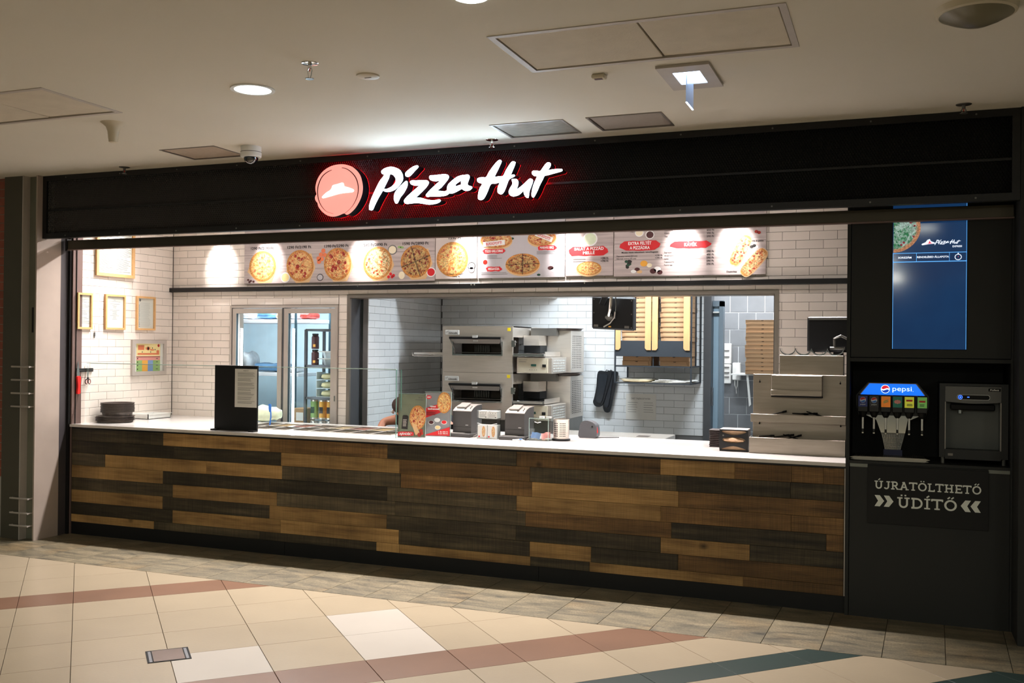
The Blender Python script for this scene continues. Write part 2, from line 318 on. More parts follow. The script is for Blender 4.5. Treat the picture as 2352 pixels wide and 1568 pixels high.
for k, a in {'ham': ((240, 208, 140), (222, 132, 60), (206, 108, 74), (232, 190, 90), .30, 3.4),
             'pep': ((236, 190, 124), (206, 92, 44), (170, 40, 26), (240, 220, 160), .36, 2.6),
             'veg': ((240, 222, 170), (214, 130, 60), (190, 60, 34), (96, 110, 50), .26, 3.6),
             'mega': ((206, 172, 110), (150, 70, 34), (130, 44, 28), (60, 66, 30), .34, 4.2),
             'bread': ((232, 196, 140), (200, 110, 56), (170, 60, 40), (120, 110, 60), .3, 4.)}.items():
    m, B, L, v = pizzam('printed_pizza_'+k, a[0], a[1], a[2], a[3], a[4], a[5], cuts=(2. if k == 'mega' else 3.), cutdark=(.3 if k == 'mega' else .7)); PZ[k] = m
m, B, L, v = pizzam('screen_pizza', (196, 226, 214), (60, 150, 96), (170, 60, 76), (24, 130, 84), .22, 4., (226, 160, 120), 0.)
L.new(v.outputs[0], B.inputs['Emission Color']); B.inputs['Emission Strength'].default_value = .8; PZ['screen'] = m
m, N, L, B = newmat('order_screen'); B.inputs['Base Color'].default_value = (.004, .008, .016, 1)
tc = nd(N, 'ShaderNodeTexCoord'); n = nd(N, 'ShaderNodeTexNoise', i_Scale=3., i_Detail=3.); L.new(tc.outputs['Object'], n.inputs['Vector'])
r = nd(N, 'ShaderNodeValToRGB'); r.color_ramp.elements[0].color = (*C3(22, 48, 92), 1); r.color_ramp.elements[1].color = (*C3(34, 82, 132), 1)
L.new(n.outputs[0], r.inputs[0]); L.new(r.outputs[0], B.inputs['Emission Color']); B.inputs['Emission Strength'].default_value = .5; B.inputs['Roughness'].default_value = .08
M['screen'] = m

# ---------------------------------------------------------------- builders
WL = {}
class MB:
    """collects shapes given in world metres, links them as ONE mesh object"""
    def __init__(s, xf=None): s.v = []; s.f = []; s.xf = xf
    def add(s, vs, fs):
        k = len(s.v); s.v += [Vector(q) if s.xf is None else s.xf @ Vector(q) for q in vs]; s.f += [tuple(i+k for i in f) for f in fs]; return s
    def box(s, x0, x1, y0, y1, z0, z1):
        return s.add([(x0, y0, z0), (x1, y0, z0), (x1, y1, z0), (x0, y1, z0), (x0, y0, z1), (x1, y0, z1), (x1, y1, z1), (x0, y1, z1)],
                     [(0, 3, 2, 1), (4, 5, 6, 7), (0, 1, 5, 4), (1, 2, 6, 5), (2, 3, 7, 6), (3, 0, 4, 7)])
    def bbox(s, x0, x1, y0, y1, z0, z1, b=.004):
        """box with chamfered edges"""
        vs = []; 
        for ix, x in enumerate((x0, x1)):
            for iy, y in enumerate((y0, y1)):
                for iz, z in enumerate((z0, z1)):
                    dx = b if ix == 0 else -b; dy = b if iy == 0 else -b; dz = b if iz == 0 else -b
                    vs += [(x, y+dy, z+dz), (x+dx, y, z+dz), (x+dx, y+dy, z)]
        bm = bmesh.new()
        for q in vs: bm.verts.new(q)
        bmesh.ops.convex_hull(bm, input=bm.verts); bm.normal_update()
        bmesh.ops.dissolve_limit(bm, angle_limit=.02, verts=bm.verts, edges=bm.edges)
        bm.verts.index_update(); s.add([q.co.copy() for q in bm.verts], [[q.index for q in f.verts] for f in bm.faces]); bm.free(); return s
    def cyl(s, p, q, r, r2=None, n=14, caps=True):
        p, q = Vector(p), Vector(q); d = (q-p).normalized(); r2 = r if r2 is None else r2
        a = d.orthogonal().normalized(); b = d.cross(a)
        vs = [p+(a*math.cos(t)+b*math.sin(t))*r for t in [2*math.pi*i/n for i in range(n)]]+[q+(a*math.cos(t)+b*math.sin(t))*r2 for t in [2*math.pi*i/n for i in range(n)]]
        fs = [(i, (i+1) % n, n+(i+1) % n, n+i) for i in range(n)]
        if caps: fs += [tuple(range(n-1, -1, -1)), tuple(range(n, 2*n))]
        return s.add(vs, fs)
    def lathe(s, c, prof, n=24, ax='z'):
        """prof = [(r, h)...] about a vertical axis through c"""
        c = Vector(c); vs = []
        for r, h in prof:
            for i in range(n):
                t = 2*math.pi*i/n
                o = Vector((r*math.cos(t), r*math.sin(t), h)) if ax == 'z' else (Vector((r*math.cos(t), h, r*math.sin(t))) if ax == 'y' else Vector((h, r*math.cos(t), r*math.sin(t))))
                vs.append(c+o)
        m = len(prof); fs = [(k*n+i, k*n+(i+1) % n, (k+1)*n+(i+1) % n, (k+1)*n+i) for k in range(m-1) for i in range(n)]
        fs += [tuple(range(n-1, -1, -1)), tuple(range((m-1)*n, m*n))]
        return s.add(vs, fs)
    def tube(s, pts, r, n=8):
        P = [Vector(p) for p in pts]; vs = []; up = None
        for i, p in enumerate(P):
            d = ((P[min(i+1, len(P)-1)]-P[max(i-1, 0)])).normalized()
            a = d.orthogonal().normalized() if up is None else (up-d*up.dot(d)).normalized(); up = a; b = d.cross(a)
            rr = r[i] if isinstance(r, (list, tuple)) else r
            vs += [p+(a*math.cos(2*math.pi*k/n)+b*math.sin(2*math.pi*k/n))*rr for k in range(n)]
        fs = [(j*n+k, j*n+(k+1) % n, (j+1)*n+(k+1) % n, (j+1)*n+k) for j in range(len(P)-1) for k in range(n)]
        fs += [tuple(range(n-1, -1, -1)), tuple(range((len(P)-1)*n, len(P)*n))]
        return s.add(vs, fs)
    def prism(s, poly, o, u, v, depth):
        """2D polygon placed at o with axes u, v; extruded by depth along u x v"""
        o, u, v = Vector(o), Vector(u), Vector(v); w = u.cross(v)*depth; n = len(poly)
        a = [o+u*x+v*y for x, y in poly]; b = [q+w for q in a]
        return s.add(a+b, [tuple(range(n-1, -1, -1)), tuple(range(n, 2*n))]+[(i, (i+1) % n, n+(i+1) % n, n+i) for i in range(n)])
    def fill(s, loops, o, u, v, depth):
        """2D loops (later ones may be holes), filled by a curve and extruded to both sides by depth/2"""
        cu = bpy.data.curves.new('tmp', 'CURVE'); cu.dimensions = '2D'; cu.fill_mode = 'BOTH'; cu.extrude = depth/2
        for lp in loops:
            sp = cu.splines.new('POLY'); sp.points.add(len(lp)-1); sp.use_cyclic_u = True
            for i, (x, y) in enumerate(lp): sp.points[i].co = (x, y, 0, 1)
        return s._cu(cu, o, u, v)
    def _cu(s, cu, o, u, v, fit=None, align='L'):
        ob = bpy.data.objects.new('tmp', cu); me = bpy.data.meshes.new_from_object(ob)
        o, u, v = Vector(o), Vector(u), Vector(v); w = u.cross(v)
        vs = [q.co.copy() for q in me.vertices]; fs = [tuple(p.vertices) for p in me.polygons]
        bpy.data.objects.remove(ob); bpy.data.curves.remove(cu); bpy.data.meshes.remove(me)
        if not vs: return s
        sx = sy = 1; x0 = 0
        if fit:
            xs = [q.x for q in vs]; wd = max(xs)-min(xs); h, width = fit; sy = h; sx = h if width is None else width/wd
            x0 = min(xs)*sx + (0 if align == 'L' else wd*sx/2 if align == 'C' else wd*sx)
        return s.add([o+u*(q.x*sx-x0)+v*(q.y*sy)+w*q.z for q in vs], fs)
    def text(s, t, o, h, width=None, align='L', bold=0., depth=.0012, u=(1, 0, 0), v=(0, 0, 1), res=3, shear=0.):
        """lettering; h = height of capitals"""
        cu = bpy.data.curves.new('tmp', 'FONT'); cu.body = t; cu.size = 1/.7; cu.extrude = depth/2; cu.offset = bold; cu.resolution_u = res; cu.shear = shear
        return s._cu(cu, o, u, v, (h, width), align)
    def lines(s, x0, x1, z0, z1, y, n, t=.0016, seed=1, u='x', ragged=.35, skip=()):
        """n printed text lines between z1 (top) and z0; u='x' faces -Y, u='y' faces +X"""
        rnd = random.Random(seed)
        for i in range(n):
            if i in skip: continue
            z = z1-(z1-z0)*(i+.5)/n; e = x1-(x1-x0)*ragged*rnd.random()
            if u == 'x': s.box(x0, e, y-.0006, y, z-t/2, z+t/2)
            else: s.box(y, y+.0006, x0, e, z-t/2, z+t/2)
        return s
    def build(s, name, mat, parent=None, origin=None, smooth=False, mesh_only=False):
        P = WL[parent.name] if parent is not None else None
        if origin is None:
            if P is not None: origin = P
            else:
                xs = [q.x for q in s.v]; ys = [q.y for q in s.v]; zs = [q.z for q in s.v]
                origin = Vector(((min(xs)+max(xs))/2, (min(ys)+max(ys))/2, min(zs)))
        origin = Vector(origin)
        if origin == 'c': pass
        me = bpy.data.meshes.new(name); me.from_pydata([q-origin for q in s.v], [], s.f); me.update()
        if smooth:
            me.polygons.foreach_set('use_smooth', [True]*len(me.polygons))
            me.set_sharp_from_angle(angle=R_(38))
        if mat is not None: me.materials.append(mat)
        o = bpy.data.objects.new(name, me); COL.objects.link(o)
        o.location = origin-(P if P is not None else Vector((0, 0, 0)))
        if parent is not None: o.parent = parent
        WL[o.name] = origin
        return o
def ctr(mb):
    xs = [q.x for q in mb.v]; ys = [q.y for q in mb.v]; zs = [q.z for q in mb.v]
    return Vector(((min(xs)+max(xs))/2, (min(ys)+max(ys))/2, (min(zs)+max(zs))/2))
ORD = 'first second third fourth fifth sixth seventh eighth ninth tenth eleventh twelfth thirteenth fourteenth fifteenth sixteenth seventeenth eighteenth nineteenth twentieth'.split()
def nth(i, n): return 'bottom' if i == 0 else 'topmost' if i == n-1 else ORD[i]+' from the bottom'
def tag(o, label, cat, group=None, kind=None):
    o['label'] = label
    if cat: o['category'] = cat
    if group: o['group'] = group
    if kind: o['kind'] = kind
    return o
def thing(name, loc, label, cat, group=None):
    o = bpy.data.objects.new(name, None); o.empty_display_size = .1; COL.objects.link(o); o.location = loc; WL[o.name] = Vector(loc)
    return tag(o, label, cat, group)
def struct(name, mb, mat, label, parent=None):
    o = mb.build(name, mat, parent)
    if parent is None: o['kind'] = 'structure'; o['label'] = label
    return o
def inst(name, me, loc, parent, scale=None, rot=None):
    o = bpy.data.objects.new(name, me); COL.objects.link(o); o.parent = parent
    o.location = Vector(loc)-WL[parent.name]; WL[o.name] = Vector(loc)
    if scale: o.scale = scale
    if rot: o.rotation_euler = rot
    return o
def ring(x0, x1, z0, z1, t, y0, y1, mb=None, axis='x'):
    """rectangular frame in XZ (axis x) or YZ (axis y)"""
    mb = mb or MB()
    for a, b, c, d in ((x0, x1, z1-t, z1), (x0, x1, z0, z0+t), (x0, x0+t, z0+t, z1-t), (x1-t, x1, z0+t, z1-t)):
        if axis == 'x': mb.box(a, b, y0, y1, c, d)
        else: mb.box(y0, y1, a, b, c, d)
    return mb
def smoothloop(pts, k=4, closed=True):
    n = len(pts); out = []
    for i in range(n if closed else n-1):
        g = lambda j: pts[j % n] if closed else pts[max(0, min(n-1, j))]
        a, b, c, d = g(i-1), g(i), g(i+1), g(i+2)
        for t in [j/k for j in range(k)]:
            out.append(tuple(.5*(2*b[m]+(c[m]-a[m])*t+(2*a[m]-5*b[m]+4*c[m]-d[m])*t*t+(3*b[m]-a[m]-3*c[m]+d[m])*t**3) for m in (0, 1)))
    if not closed: out.append(pts[-1])
    return out
def band(pts, w):
    """2D open stroke with thickness w (list or number), returned as a loop"""
    L_, R2 = [], []
    for i, p in enumerate(pts):
        a = pts[max(i-1, 0)]; b = pts[min(i+1, len(pts)-1)]; dx, dy = b[0]-a[0], b[1]-a[1]; l = math.hypot(dx, dy) or 1
        h = (w[i] if isinstance(w, (list, tuple)) else w)/2; L_.append((p[0]-dy/l*h, p[1]+dx/l*h)); R2.append((p[0]+dy/l*h, p[1]-dx/l*h))
    return L_+R2[::-1]
# tiles and stones: alike pieces share mesh data
_TC = {}
def tile_mesh(w, h, d, axis, mat, ch=.0015):
    """tile w x h, d proud, facing -Y ('y'), +X ('x') or -X ('X'); origin at its back centre"""
    key = (round(w, 4), round(h, 4), d, axis, mat.name)
    if key in _TC: return _TC[key]
    a, b = w/2, h/2; q = [(-a, -b), (a, -b), (a, b), (-a, b)]; p = [(x-math.copysign(ch, x), z-math.copysign(ch, z)) for x, z in q]
    if axis == 'y': f3 = lambda x, z, t: (x, -t, z)
    elif axis == 'x': f3 = lambda x, z, t: (t, x, z)
    else: f3 = lambda x, z, t: (-t, -x, z)
    vs = [f3(x, z, 0) for x, z in q]+[f3(x, z, d-ch) for x, z in q]+[f3(x, z, d) for x, z in p]
    fs = [(8, 9, 10, 11)]+[(i, (i+1) % 4, 4+(i+1) % 4, 4+i) for i in range(4)]+[(4+i, 4+(i+1) % 4, 8+(i+1) % 4, 8+i) for i in range(4)]
    me = bpy.data.meshes.new('wall_tile'); me.from_pydata(vs, [], fs); me.materials.append(mat); me.update(); _TC[key] = me
    return me
def tile_wall(parent, plane, axis, rects, tw, th, off, zoff, mat, limit=300, gap=.0022, d=.007, name='wall_tile', near=None, shift=.5):
    """running-bond tiling of rectangles (a0,a1,z0,z1) on a plane; the nearest `limit` tiles are parts, the rest one part"""
    T = []
    for a0, a1, z0, z1 in rects:
        j0 = math.floor((z0-zoff)/th); j1 = math.ceil((z1-zoff)/th)
        for j in range(j0, j1):
            o = off+(tw*shift if j % 2 else 0); i0 = math.floor((a0-o)/tw); i1 = math.ceil((a1-o)/tw)
            for i in range(i0, i1):
                x0, x1 = max(a0, o+i*tw), min(a1, o+(i+1)*tw); y0, y1 = max(z0, zoff+j*th), min(z1, zoff+(j+1)*th)
                if x1-x0 > .012 and y1-y0 > .012: T.append(((x0+x1)/2, (y0+y1)/2, round(x1-x0-gap, 4), round(y1-y0-gap, 4)))
    if near is not None: T.sort(key=near)
    rnd = random.Random(3); rest = MB()
    for k, (x, z, w, h) in enumerate(T):
        me = tile_mesh(w, h, d, axis, mat); e = rnd.uniform(-.0006, .0006)
        loc = (x, plane+e, z) if axis == 'y' else (plane+e, x, z)
        if k < limit: inst(name, me, loc, parent)
        else: rest.add([Vector(loc)+q.co for q in me.vertices], [tuple(p.vertices) for p in me.polygons])
    if rest.v:
        o = rest.build(name, mat, parent); o['kind'] = 'stuff'

# ================================================================ SETTING
CEIL = 3.02
# --- mall floor: base slab, then every tile a part
floor = struct('floor', MB().box(-9.5, 4.5, -16, 4.6, -.12, -.012), M['fgrout'], 'stone floor of the mall: beige tiles laid diagonally with brown and green stripes, granite strip along the shop')
def clip(poly, a, b, c):
    """keep a*x + b*y <= c"""
    out = []
    for i in range(len(poly)):
        p, q = poly[i], poly[(i+1) % len(poly)]; fp = a*p[0]+b*p[1]-c; fq = a*q[0]+b*q[1]-c
        if fp <= 0: out.append(p)
        if fp*fq < 0: t = fp/(fp-fq); out.append((p[0]+(q[0]-p[0])*t, p[1]+(q[1]-p[1])*t))
    return out
def slab(poly, z, t, ch=.0015):
    n = len(poly); cx = sum(p[0] for p in poly)/n; cy = sum(p[1] for p in poly)/n
    inn = []
    for x, y in poly:
        l = math.hypot(x-cx, y-cy) or 1; inn.append((x-(x-cx)/l*ch, y-(y-cy)/l*ch))
    mb = MB(); mb.add([(x, y, z-t) for x, y in poly]+[(x, y, z-ch) for x, y in poly]+[(x, y, z) for x, y in inn],
        [tuple(range(2*n, 3*n))]+[(i, (i+1) % n, n+(i+1) % n, n+i) for i in range(n)]+[(n+i, n+(i+1) % n, 2*n+(i+1) % n, 2*n+i) for i in range(n)])
    return mb, (cx, cy, z)
S_ = [-6.95, -6.50, -5.83, -5.175, -4.51, -3.87, -3.42, -2.775, -2.135, -1.47, -.81, -.36]
while S_[0] > -12.5: S_.insert(0, S_[0]-.65)
S_ += [.29, .94, 1.59, 2.24, 2.6]
while S_[0] > -17: S_.insert(0, S_[0]-.65)
D_ = [-3.53, -3.10, -2.50, -1.875, -1.25, -.60, -.13, .41, .70, 1.35, 1.65]
while D_[0] > -6.6: D_.insert(0, D_[0]-.64)
while D_[-1] < 9: D_.append(D_[-1]+.64)
nbrown = {(-3.53), (-.60)}; ngreen = {(.41), (1.35)}
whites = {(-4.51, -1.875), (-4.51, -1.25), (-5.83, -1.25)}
cand = []
for i in range(len(S_)-1):
    for j in range(len(D_)-1):
        s0, s1, d0, d1 = S_[i]+.0018, S_[i+1]-.0018, D_[j]+.0008, D_[j+1]-.0008
        P = [((s+d)/2, (s-d)/2) for s, d in ((s0, d0), (s0, d1), (s1, d1), (s1, d0))]
        for c in ((0, 1, -.836), (0, -1, 8.0), (-1, 0, 8.4), (1, 0, 3.6)): P = clip(P, *c) if P else P
        if len(P) < 3: continue
        ar = abs(sum(P[k][0]*P[(k+1) % len(P)][1]-P[(k+1) % len(P)][0]*P[k][1] for k in range(len(P))))/2
        if ar < .0008: continue
        cx = sum(p[0] for p in P)/len(P); cy = sum(p[1] for p in P)/len(P)
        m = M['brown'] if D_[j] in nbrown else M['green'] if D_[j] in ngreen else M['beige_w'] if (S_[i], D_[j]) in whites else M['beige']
        dd = (Vector((cx, cy+6.4, 0))); vis = dd.y > 2.2 and -.95*dd.y-.4 < dd.x < .25*dd.y+.5
        cand.append((0 if vis else 1, dd.length, P, m))
cand.sort(key=lambda c: c[:2])
rest = {}
for k, (v, l, P, m) in enumerate(cand):
    mb, o = slab(P, 0, .012)
    if k < 290: mb.build('floor_tile', m, floor, origin=o)
    else:
        r_ = rest.setdefault(m.name, (MB(), m))[0]; r_.add(mb.v, mb.f)
for r_, m in rest.values():
    o = r_.build('floor_tile', m, floor); o['kind'] = 'stuff'
x = -8.2; k = 0
g0 = -1.288-.3165*22
for k in range(34):
    a, b = g0+k*.3165, g0+(k+1)*.3165; sk = .022
    P = [(a+.0015-sk, -.832), (b-.0015-sk, -.832), (b-.0015+sk*.4, .03), (a+.0015+sk*.4, .03)]
    mb, o = slab(P, .0005, .0125); mb.build('paving_stone', M['stone'], floor, origin=o)
# shop and kitchen floor
struct('floor_shop', MB().box(-6.9, .7, .03, 4.6, -.02, 0), pm('shop_floor', (120, 116, 110), .5), 'grey floor behind the counter')

struct('floor_hall', MB().box(-9.5, 4.5, -16, -8.0, -.012, 0), M['beige'], 'beige floor of the mall behind the camera')
# --- mall ceiling with recesses cut round the panels
def holes_plane(x0, x1, y0, y1, holes, z0, z1):
    """slab with rectangular holes, cut on a grid"""
    xs = sorted({x0, x1, *[h[0] for h in holes], *[h[1] for h in holes]}); ys = sorted({y0, y1, *[h[2] for h in holes], *[h[3] for h in holes]})
    mb = MB()
    for a, b in zip(xs, xs[1:]):
        run = None
        for c, d in zip(ys, ys[1:]):
            if any(h[0]-1e-6 <= a and b <= h[1]+1e-6 and h[2]-1e-6 <= c and d <= h[3]+1e-6 for h in holes):
                if run: mb.box(a, b, run[0], run[1], z0, z1); run = None
            else: run = (run[0], d) if run else (c, d)
        if run: mb.box(a, b, run[0], run[1], z0, z1)
    return mb
HB = (-1.69, -.405, -2.46, -1.86); HL = (-5.6, -4.30, -2.46, -1.86)
H2 = (-4.885, -4.41, -.88, -.50); H3 = (-2.35, -1.868, -.85, -.46); H4 = (-1.725, -1.265, -.85, -.475)
struct('ceiling', holes_plane(-9.5, 4.5, -16, -.02, [HB, HL, H2, H3, H4], CEIL, CEIL+.06), M['ceiling'], 'cream painted ceiling of the mall')
def hatch(name, H, split, label, mat, drop=.002, frame=.03, fm=None):
    x0, x1, y0, y1 = H; t = thing(name, ((x0+x1)/2, (y0+y1)/2, CEIL), label, 'access panel')
    mb = MB(); 
    for a, b, c, d in ((x0, x1, y0, y0+frame), (x0, x1, y1-frame, y1), (x0, x0+frame, y0+frame, y1-frame), (x1-frame, x1, y0+frame, y1-frame)):
        mb.box(a, b, c, d, CEIL-.004, CEIL+.03)
    mb.build('frame', fm or M['alu_matt'], t)
    MB().box(x0-.01, x1+.01, y0-.01, y1+.01, CEIL+.05, CEIL+.07).build('backing', M['emb'], t)
    xs = [x0+frame]+split+[x1-frame]
    for i, (a, b) in enumerate(zip(xs, xs[1:])):
        g = .004; xf = Matrix.Translation(((a+b)/2, (y0+y1)/2, CEIL))@Matrix.Rotation(R_(.5 if i else -.2), 4, 'Y')@Matrix.Rotation(R_(.4*i), 4, 'X')@Matrix.Translation((-(a+b)/2, -(y0+y1)/2, -CEIL))
        MB(xf).bbox(a+g, b-g, y0+frame+g, y1-frame-g, CEIL-drop+.004, CEIL+.016, .002).build('panel', mat, t, origin=((a+b)/2, (y0+y1)/2, CEIL))
    return t
hatch('ceiling_access_panel', HB, [-1.02], 'large double access panel in the ceiling, right of centre', M['hatch'])
hatch('ceiling_access_panel', HL, [-4.84], 'double access panel in the ceiling at the left edge of the photo', M['hatch'])
hatch('ceiling_hatch', H2, [], 'small ceiling hatch beside the white dome camera', pm('scuffed_hatch', (176, 158, 138), .6, noise=(26, .12), stretch=(1, 5, 1)), frame=.012, fm=M['frame_warm'])
hatch('ceiling_hatch', H3, [], 'small ceiling hatch above the sign, reflecting its bluish light', pm('glossy_hatch', (170, 166, 156), .22, .2, noise=(20, .25), stretch=(1, 6, 1)), frame=.016, fm=M['frame_warm'])
hatch('ceiling_hatch', H4, [], 'small grey ceiling hatch right of the one above the sign', pm('grey_hatch', (158, 148, 138), .5, noise=(40, .06)), frame=.014, fm=M['frame_warm'])

# --- shop shell
XL, YB = -6.573, 1.256
wl = struct('wall_left', MB().box(XL-.12, XL, .03, 1.40, 0, 2.95), M['grout'], 'white tiled left wall inside the shop')
tile_wall(wl, XL, 'x', [(.03, YB-.006, .935, 2.93)], .2, .067, .105, 2.005, M['tile_white'], near=lambda t: (t[1] < .9 or t[1] > 2.68, t[0]))
wb = MB()
OX0, OX1, OZ1 = -4.583, -.850, 2.068
FX0, FX1, FZ1 = -5.875, -4.698, 2.004
for a in ((-6.7, FX0, 0, 2.95), (FX0, FX1, FZ1, 2.95), (FX1, OX0, 0, 2.95), (OX0, OX1, OZ1, 2.95), (OX1, .75, 0, 2.95)):
    wb.box(a[0], a[1], YB+.006, YB+.19, a[2], a[3])
wbk = struct('wall_back', wb, M['grout'], 'white tiled back wall of the shop, cut by the cold room doors and the kitchen opening')
tile_wall(wbk, YB+.006, 'y', [(XL+.007, -.05, 2.10, 2.93), (XL+.007, FX0, .9, 2.10), (FX0, FX1, FZ1+.004, 2.10), (FX1+.004, OX0-.006, .9, 2.10), (OX1+.03, -.05, .9, 2.10)],
          .2, .067, -6.393-.1, 2.005-.067*2, M['tile_white'], near=lambda t: (t[1] > 2.72 or (-5.7 < t[0] < -.9 and t[1] > 2.2 and t[1] < 2.72), abs(t[1]-1.9)))
struct('ceiling_shop', MB().box(-6.7, .75, -.02, YB+.19, 2.95, 3.08), M['white'], 'white ceiling above the counter')
# kitchen
YK = 3.0; XK = -4.5
wk = struct('wall_kitchen_left', MB().box(XK-.05, XK, YB+.19, 4.6, 0, 2.75), M['grout_k'], 'white tiled left wall of the kitchen')
tile_wall(wk, XK, 'x', [(YB+.19, YK-.008, .75, 2.70)], .2, .067, .06, 2.005, M['tile_kitchen'], name='wall_tile')
wkb = struct('wall_kitchen_back', MB().box(XK, -1.69, YK, YK+.1, 0, 2.75), M['grout_k'], 'white tiled back wall of the kitchen')
tile_wall(wkb, YK, 'y', [(XK+.008, -1.692, .8, 2.70)], .2, .067, .02, 2.005, M['tile_kitchen'], near=lambda t: (t[1] > 2.2, -t[0]))
struct('ceiling_kitchen', MB().box(-7.0, .75, YB+.19, 4.7, 2.75, 2.85), M['white'], 'white kitchen ceiling')
YG = 4.3
wg = struct('wall_store', MB().box(-1.95, .75, YG, YG+.1, 0, 2.75).box(.65, .75, YB+.19, YG, 0, 2.75).box(-1.95, -1.85, YK+.1, YG, 0, 2.75), M['grout_w'], 'grey tiled wall of the room behind the kitchen')
tile_wall(wg, YG, 'y', [(-1.85, -.4, .7, 2.6)], .1835, .1835, -1.649, 2.036, M['tile_grey'], gap=.008, name='wall_tile')
# right cheek of the shop interior
struct('wall_right', MB().box(-.22, -.16, .45, YB+.006, 0, 2.95), M['cabinet'], 'dark side panel closing the shop on the right')

# opening trim
t = struct('trim_1', ring(OX0-.022, OX1+.035, .0, OZ1+.03, .03, YB-.008, YB+.02), M['frame_warm'], 'grey steel trim round the kitchen opening')
MB().box(OX0, OX0+.004, YB+.02, YB+.2, .5, OZ1).box(OX1-.004, OX1, YB+.02, YB+.2, .5, OZ1).build('reveal', M['greyframe'], t)
MB().box(OX0, OX1, YB+.02, YB+.2, OZ1-.004, OZ1).build('head', M['frame_warm'], t)
# black conduit rail across the wall
rl = struct('trim_2', MB().bbox(-6.60, -.27, YB-.055, YB-.004, 2.138, 2.178, .003), M['black'], 'black rail running across the back wall under the menu boards')
mb = MB()
for x in (-4.47, -3.36, -3.33, -2.35): mb.cyl((x, YB-.056, 2.168), (x, YB-.053, 2.168), .006, n=8)
mb.build('screw', M['chrome'], rl)

# --- door frame, door leaf beyond the kitchen
d1 = struct('door_1', MB().box(-1.692, -1.622, YK-.03, YK+.12, 0, 2.70), M['greyframe'], 'grey door frame at the right end of the kitchen wall')
MB().box(-1.622, -1.560, YK+.10, YK+.13, 0, 2.05).build('door_leaf', M['doorlight'], d1)
MB().box(-1.560, -1.522, YK+.05, YK+.14, 0, 2.10).box(-1.622, -1.522, YK+.05, YK+.14, 2.05, 2.105).build('stop', M['doorgrey'], d1)
MB().bbox(-1.618, -1.560, YK+.03, YK+.10, 1.985, 2.0, .003).build('door_closer', M['white'], d1)
MB().bbox(-1.625, -1.610, YK+.0, YK+.06, 1.09, 1.27, .005).build('handle', M['greyframe'], d1)

# --- left side of the shop front: brick tiles, steel column, jamb
bw = struct('wall_mall_left', MB().box(-9.5, -6.96, -.30, -.10, 0, CEIL+.03), M['mortar'], 'mall wall of terracotta brick tiles at the left edge')
tile_wall(bw, -.30, 'y', [(-8.4, -6.965, .5, CEIL)], .24, .0715, -8.4, .5, M['brick'], gap=.006, name='brick')
tile_wall(bw, -.30, 'y', [(-8.4, -6.965, .0, .498)], .5, .25, -8.4, 0, M['alu_matt'], gap=.004, name='plinth_panel')
tc_ = thing('steel_column', (-6.78, -.3, 0), 'olive grey steel column with short rungs, left of the shop', 'column')
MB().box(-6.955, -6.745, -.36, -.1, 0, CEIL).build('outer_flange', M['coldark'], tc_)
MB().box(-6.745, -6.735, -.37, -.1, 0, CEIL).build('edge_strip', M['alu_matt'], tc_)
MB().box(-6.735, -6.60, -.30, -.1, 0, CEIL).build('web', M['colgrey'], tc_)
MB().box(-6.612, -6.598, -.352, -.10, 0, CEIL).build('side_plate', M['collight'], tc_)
MB().bbox(-6.70, -6.68, -.303, -.295, 1.72, 1.93, .002).build('slot_cover', M['black'], tc_)
for z in (1.435, 1.325, 1.215, 1.105, .345, .225, .12):
    MB().cyl((-6.825, -.385, z), (-6.625, -.385, z), .008, n=8).cyl((-6.82, -.385, z), (-6.82, -.34, z), .006, n=6).cyl((-6.63, -.385, z), (-6.63, -.29, z), .006, n=6).build('rung', M['alu_matt'], tc_)
struct('trim_3', MB().box(-6.62, -6.60, -.10, -.02, 0, 2.95), M['jambd'], 'dark grey jamb panel beside the column')
struct('trim_4', MB().box(-6.64, -6.575, -.02, .0, 0, 2.95).box(-6.64, -6.60, -.19, -.10, 0, 2.95), M['black'], 'black jamb edge left of the opening')
sg = thing('shutter_guide', (-6.58, .03, 0), 'brown-grey shutter guide rail at the left end of the counter', 'guide rail')
MB().box(-6.60, -6.562, .0, .035, 0, 2.9).build('inner_rail', M['jamb'], sg)
MB().box(-6.60, -6.558, .038, .10, .0, 2.9).build('outer_rail', M['jamb'], sg)
MB().box(-6.572, -6.556, .034, .039, 0, 2.9).build('groove', M['emb'], sg)
# post at the right edge of the photo
struct('trim_5', MB().box(.662, .95, -.31, .1, 0, CEIL), M['cabinet'], 'black post at the right edge of the photo')
struct('wall_mall_right', MB().box(.95, 4.5, -.30, -.1, 0, CEIL+.03), M['ceiling'], 'mall wall right of the shop')

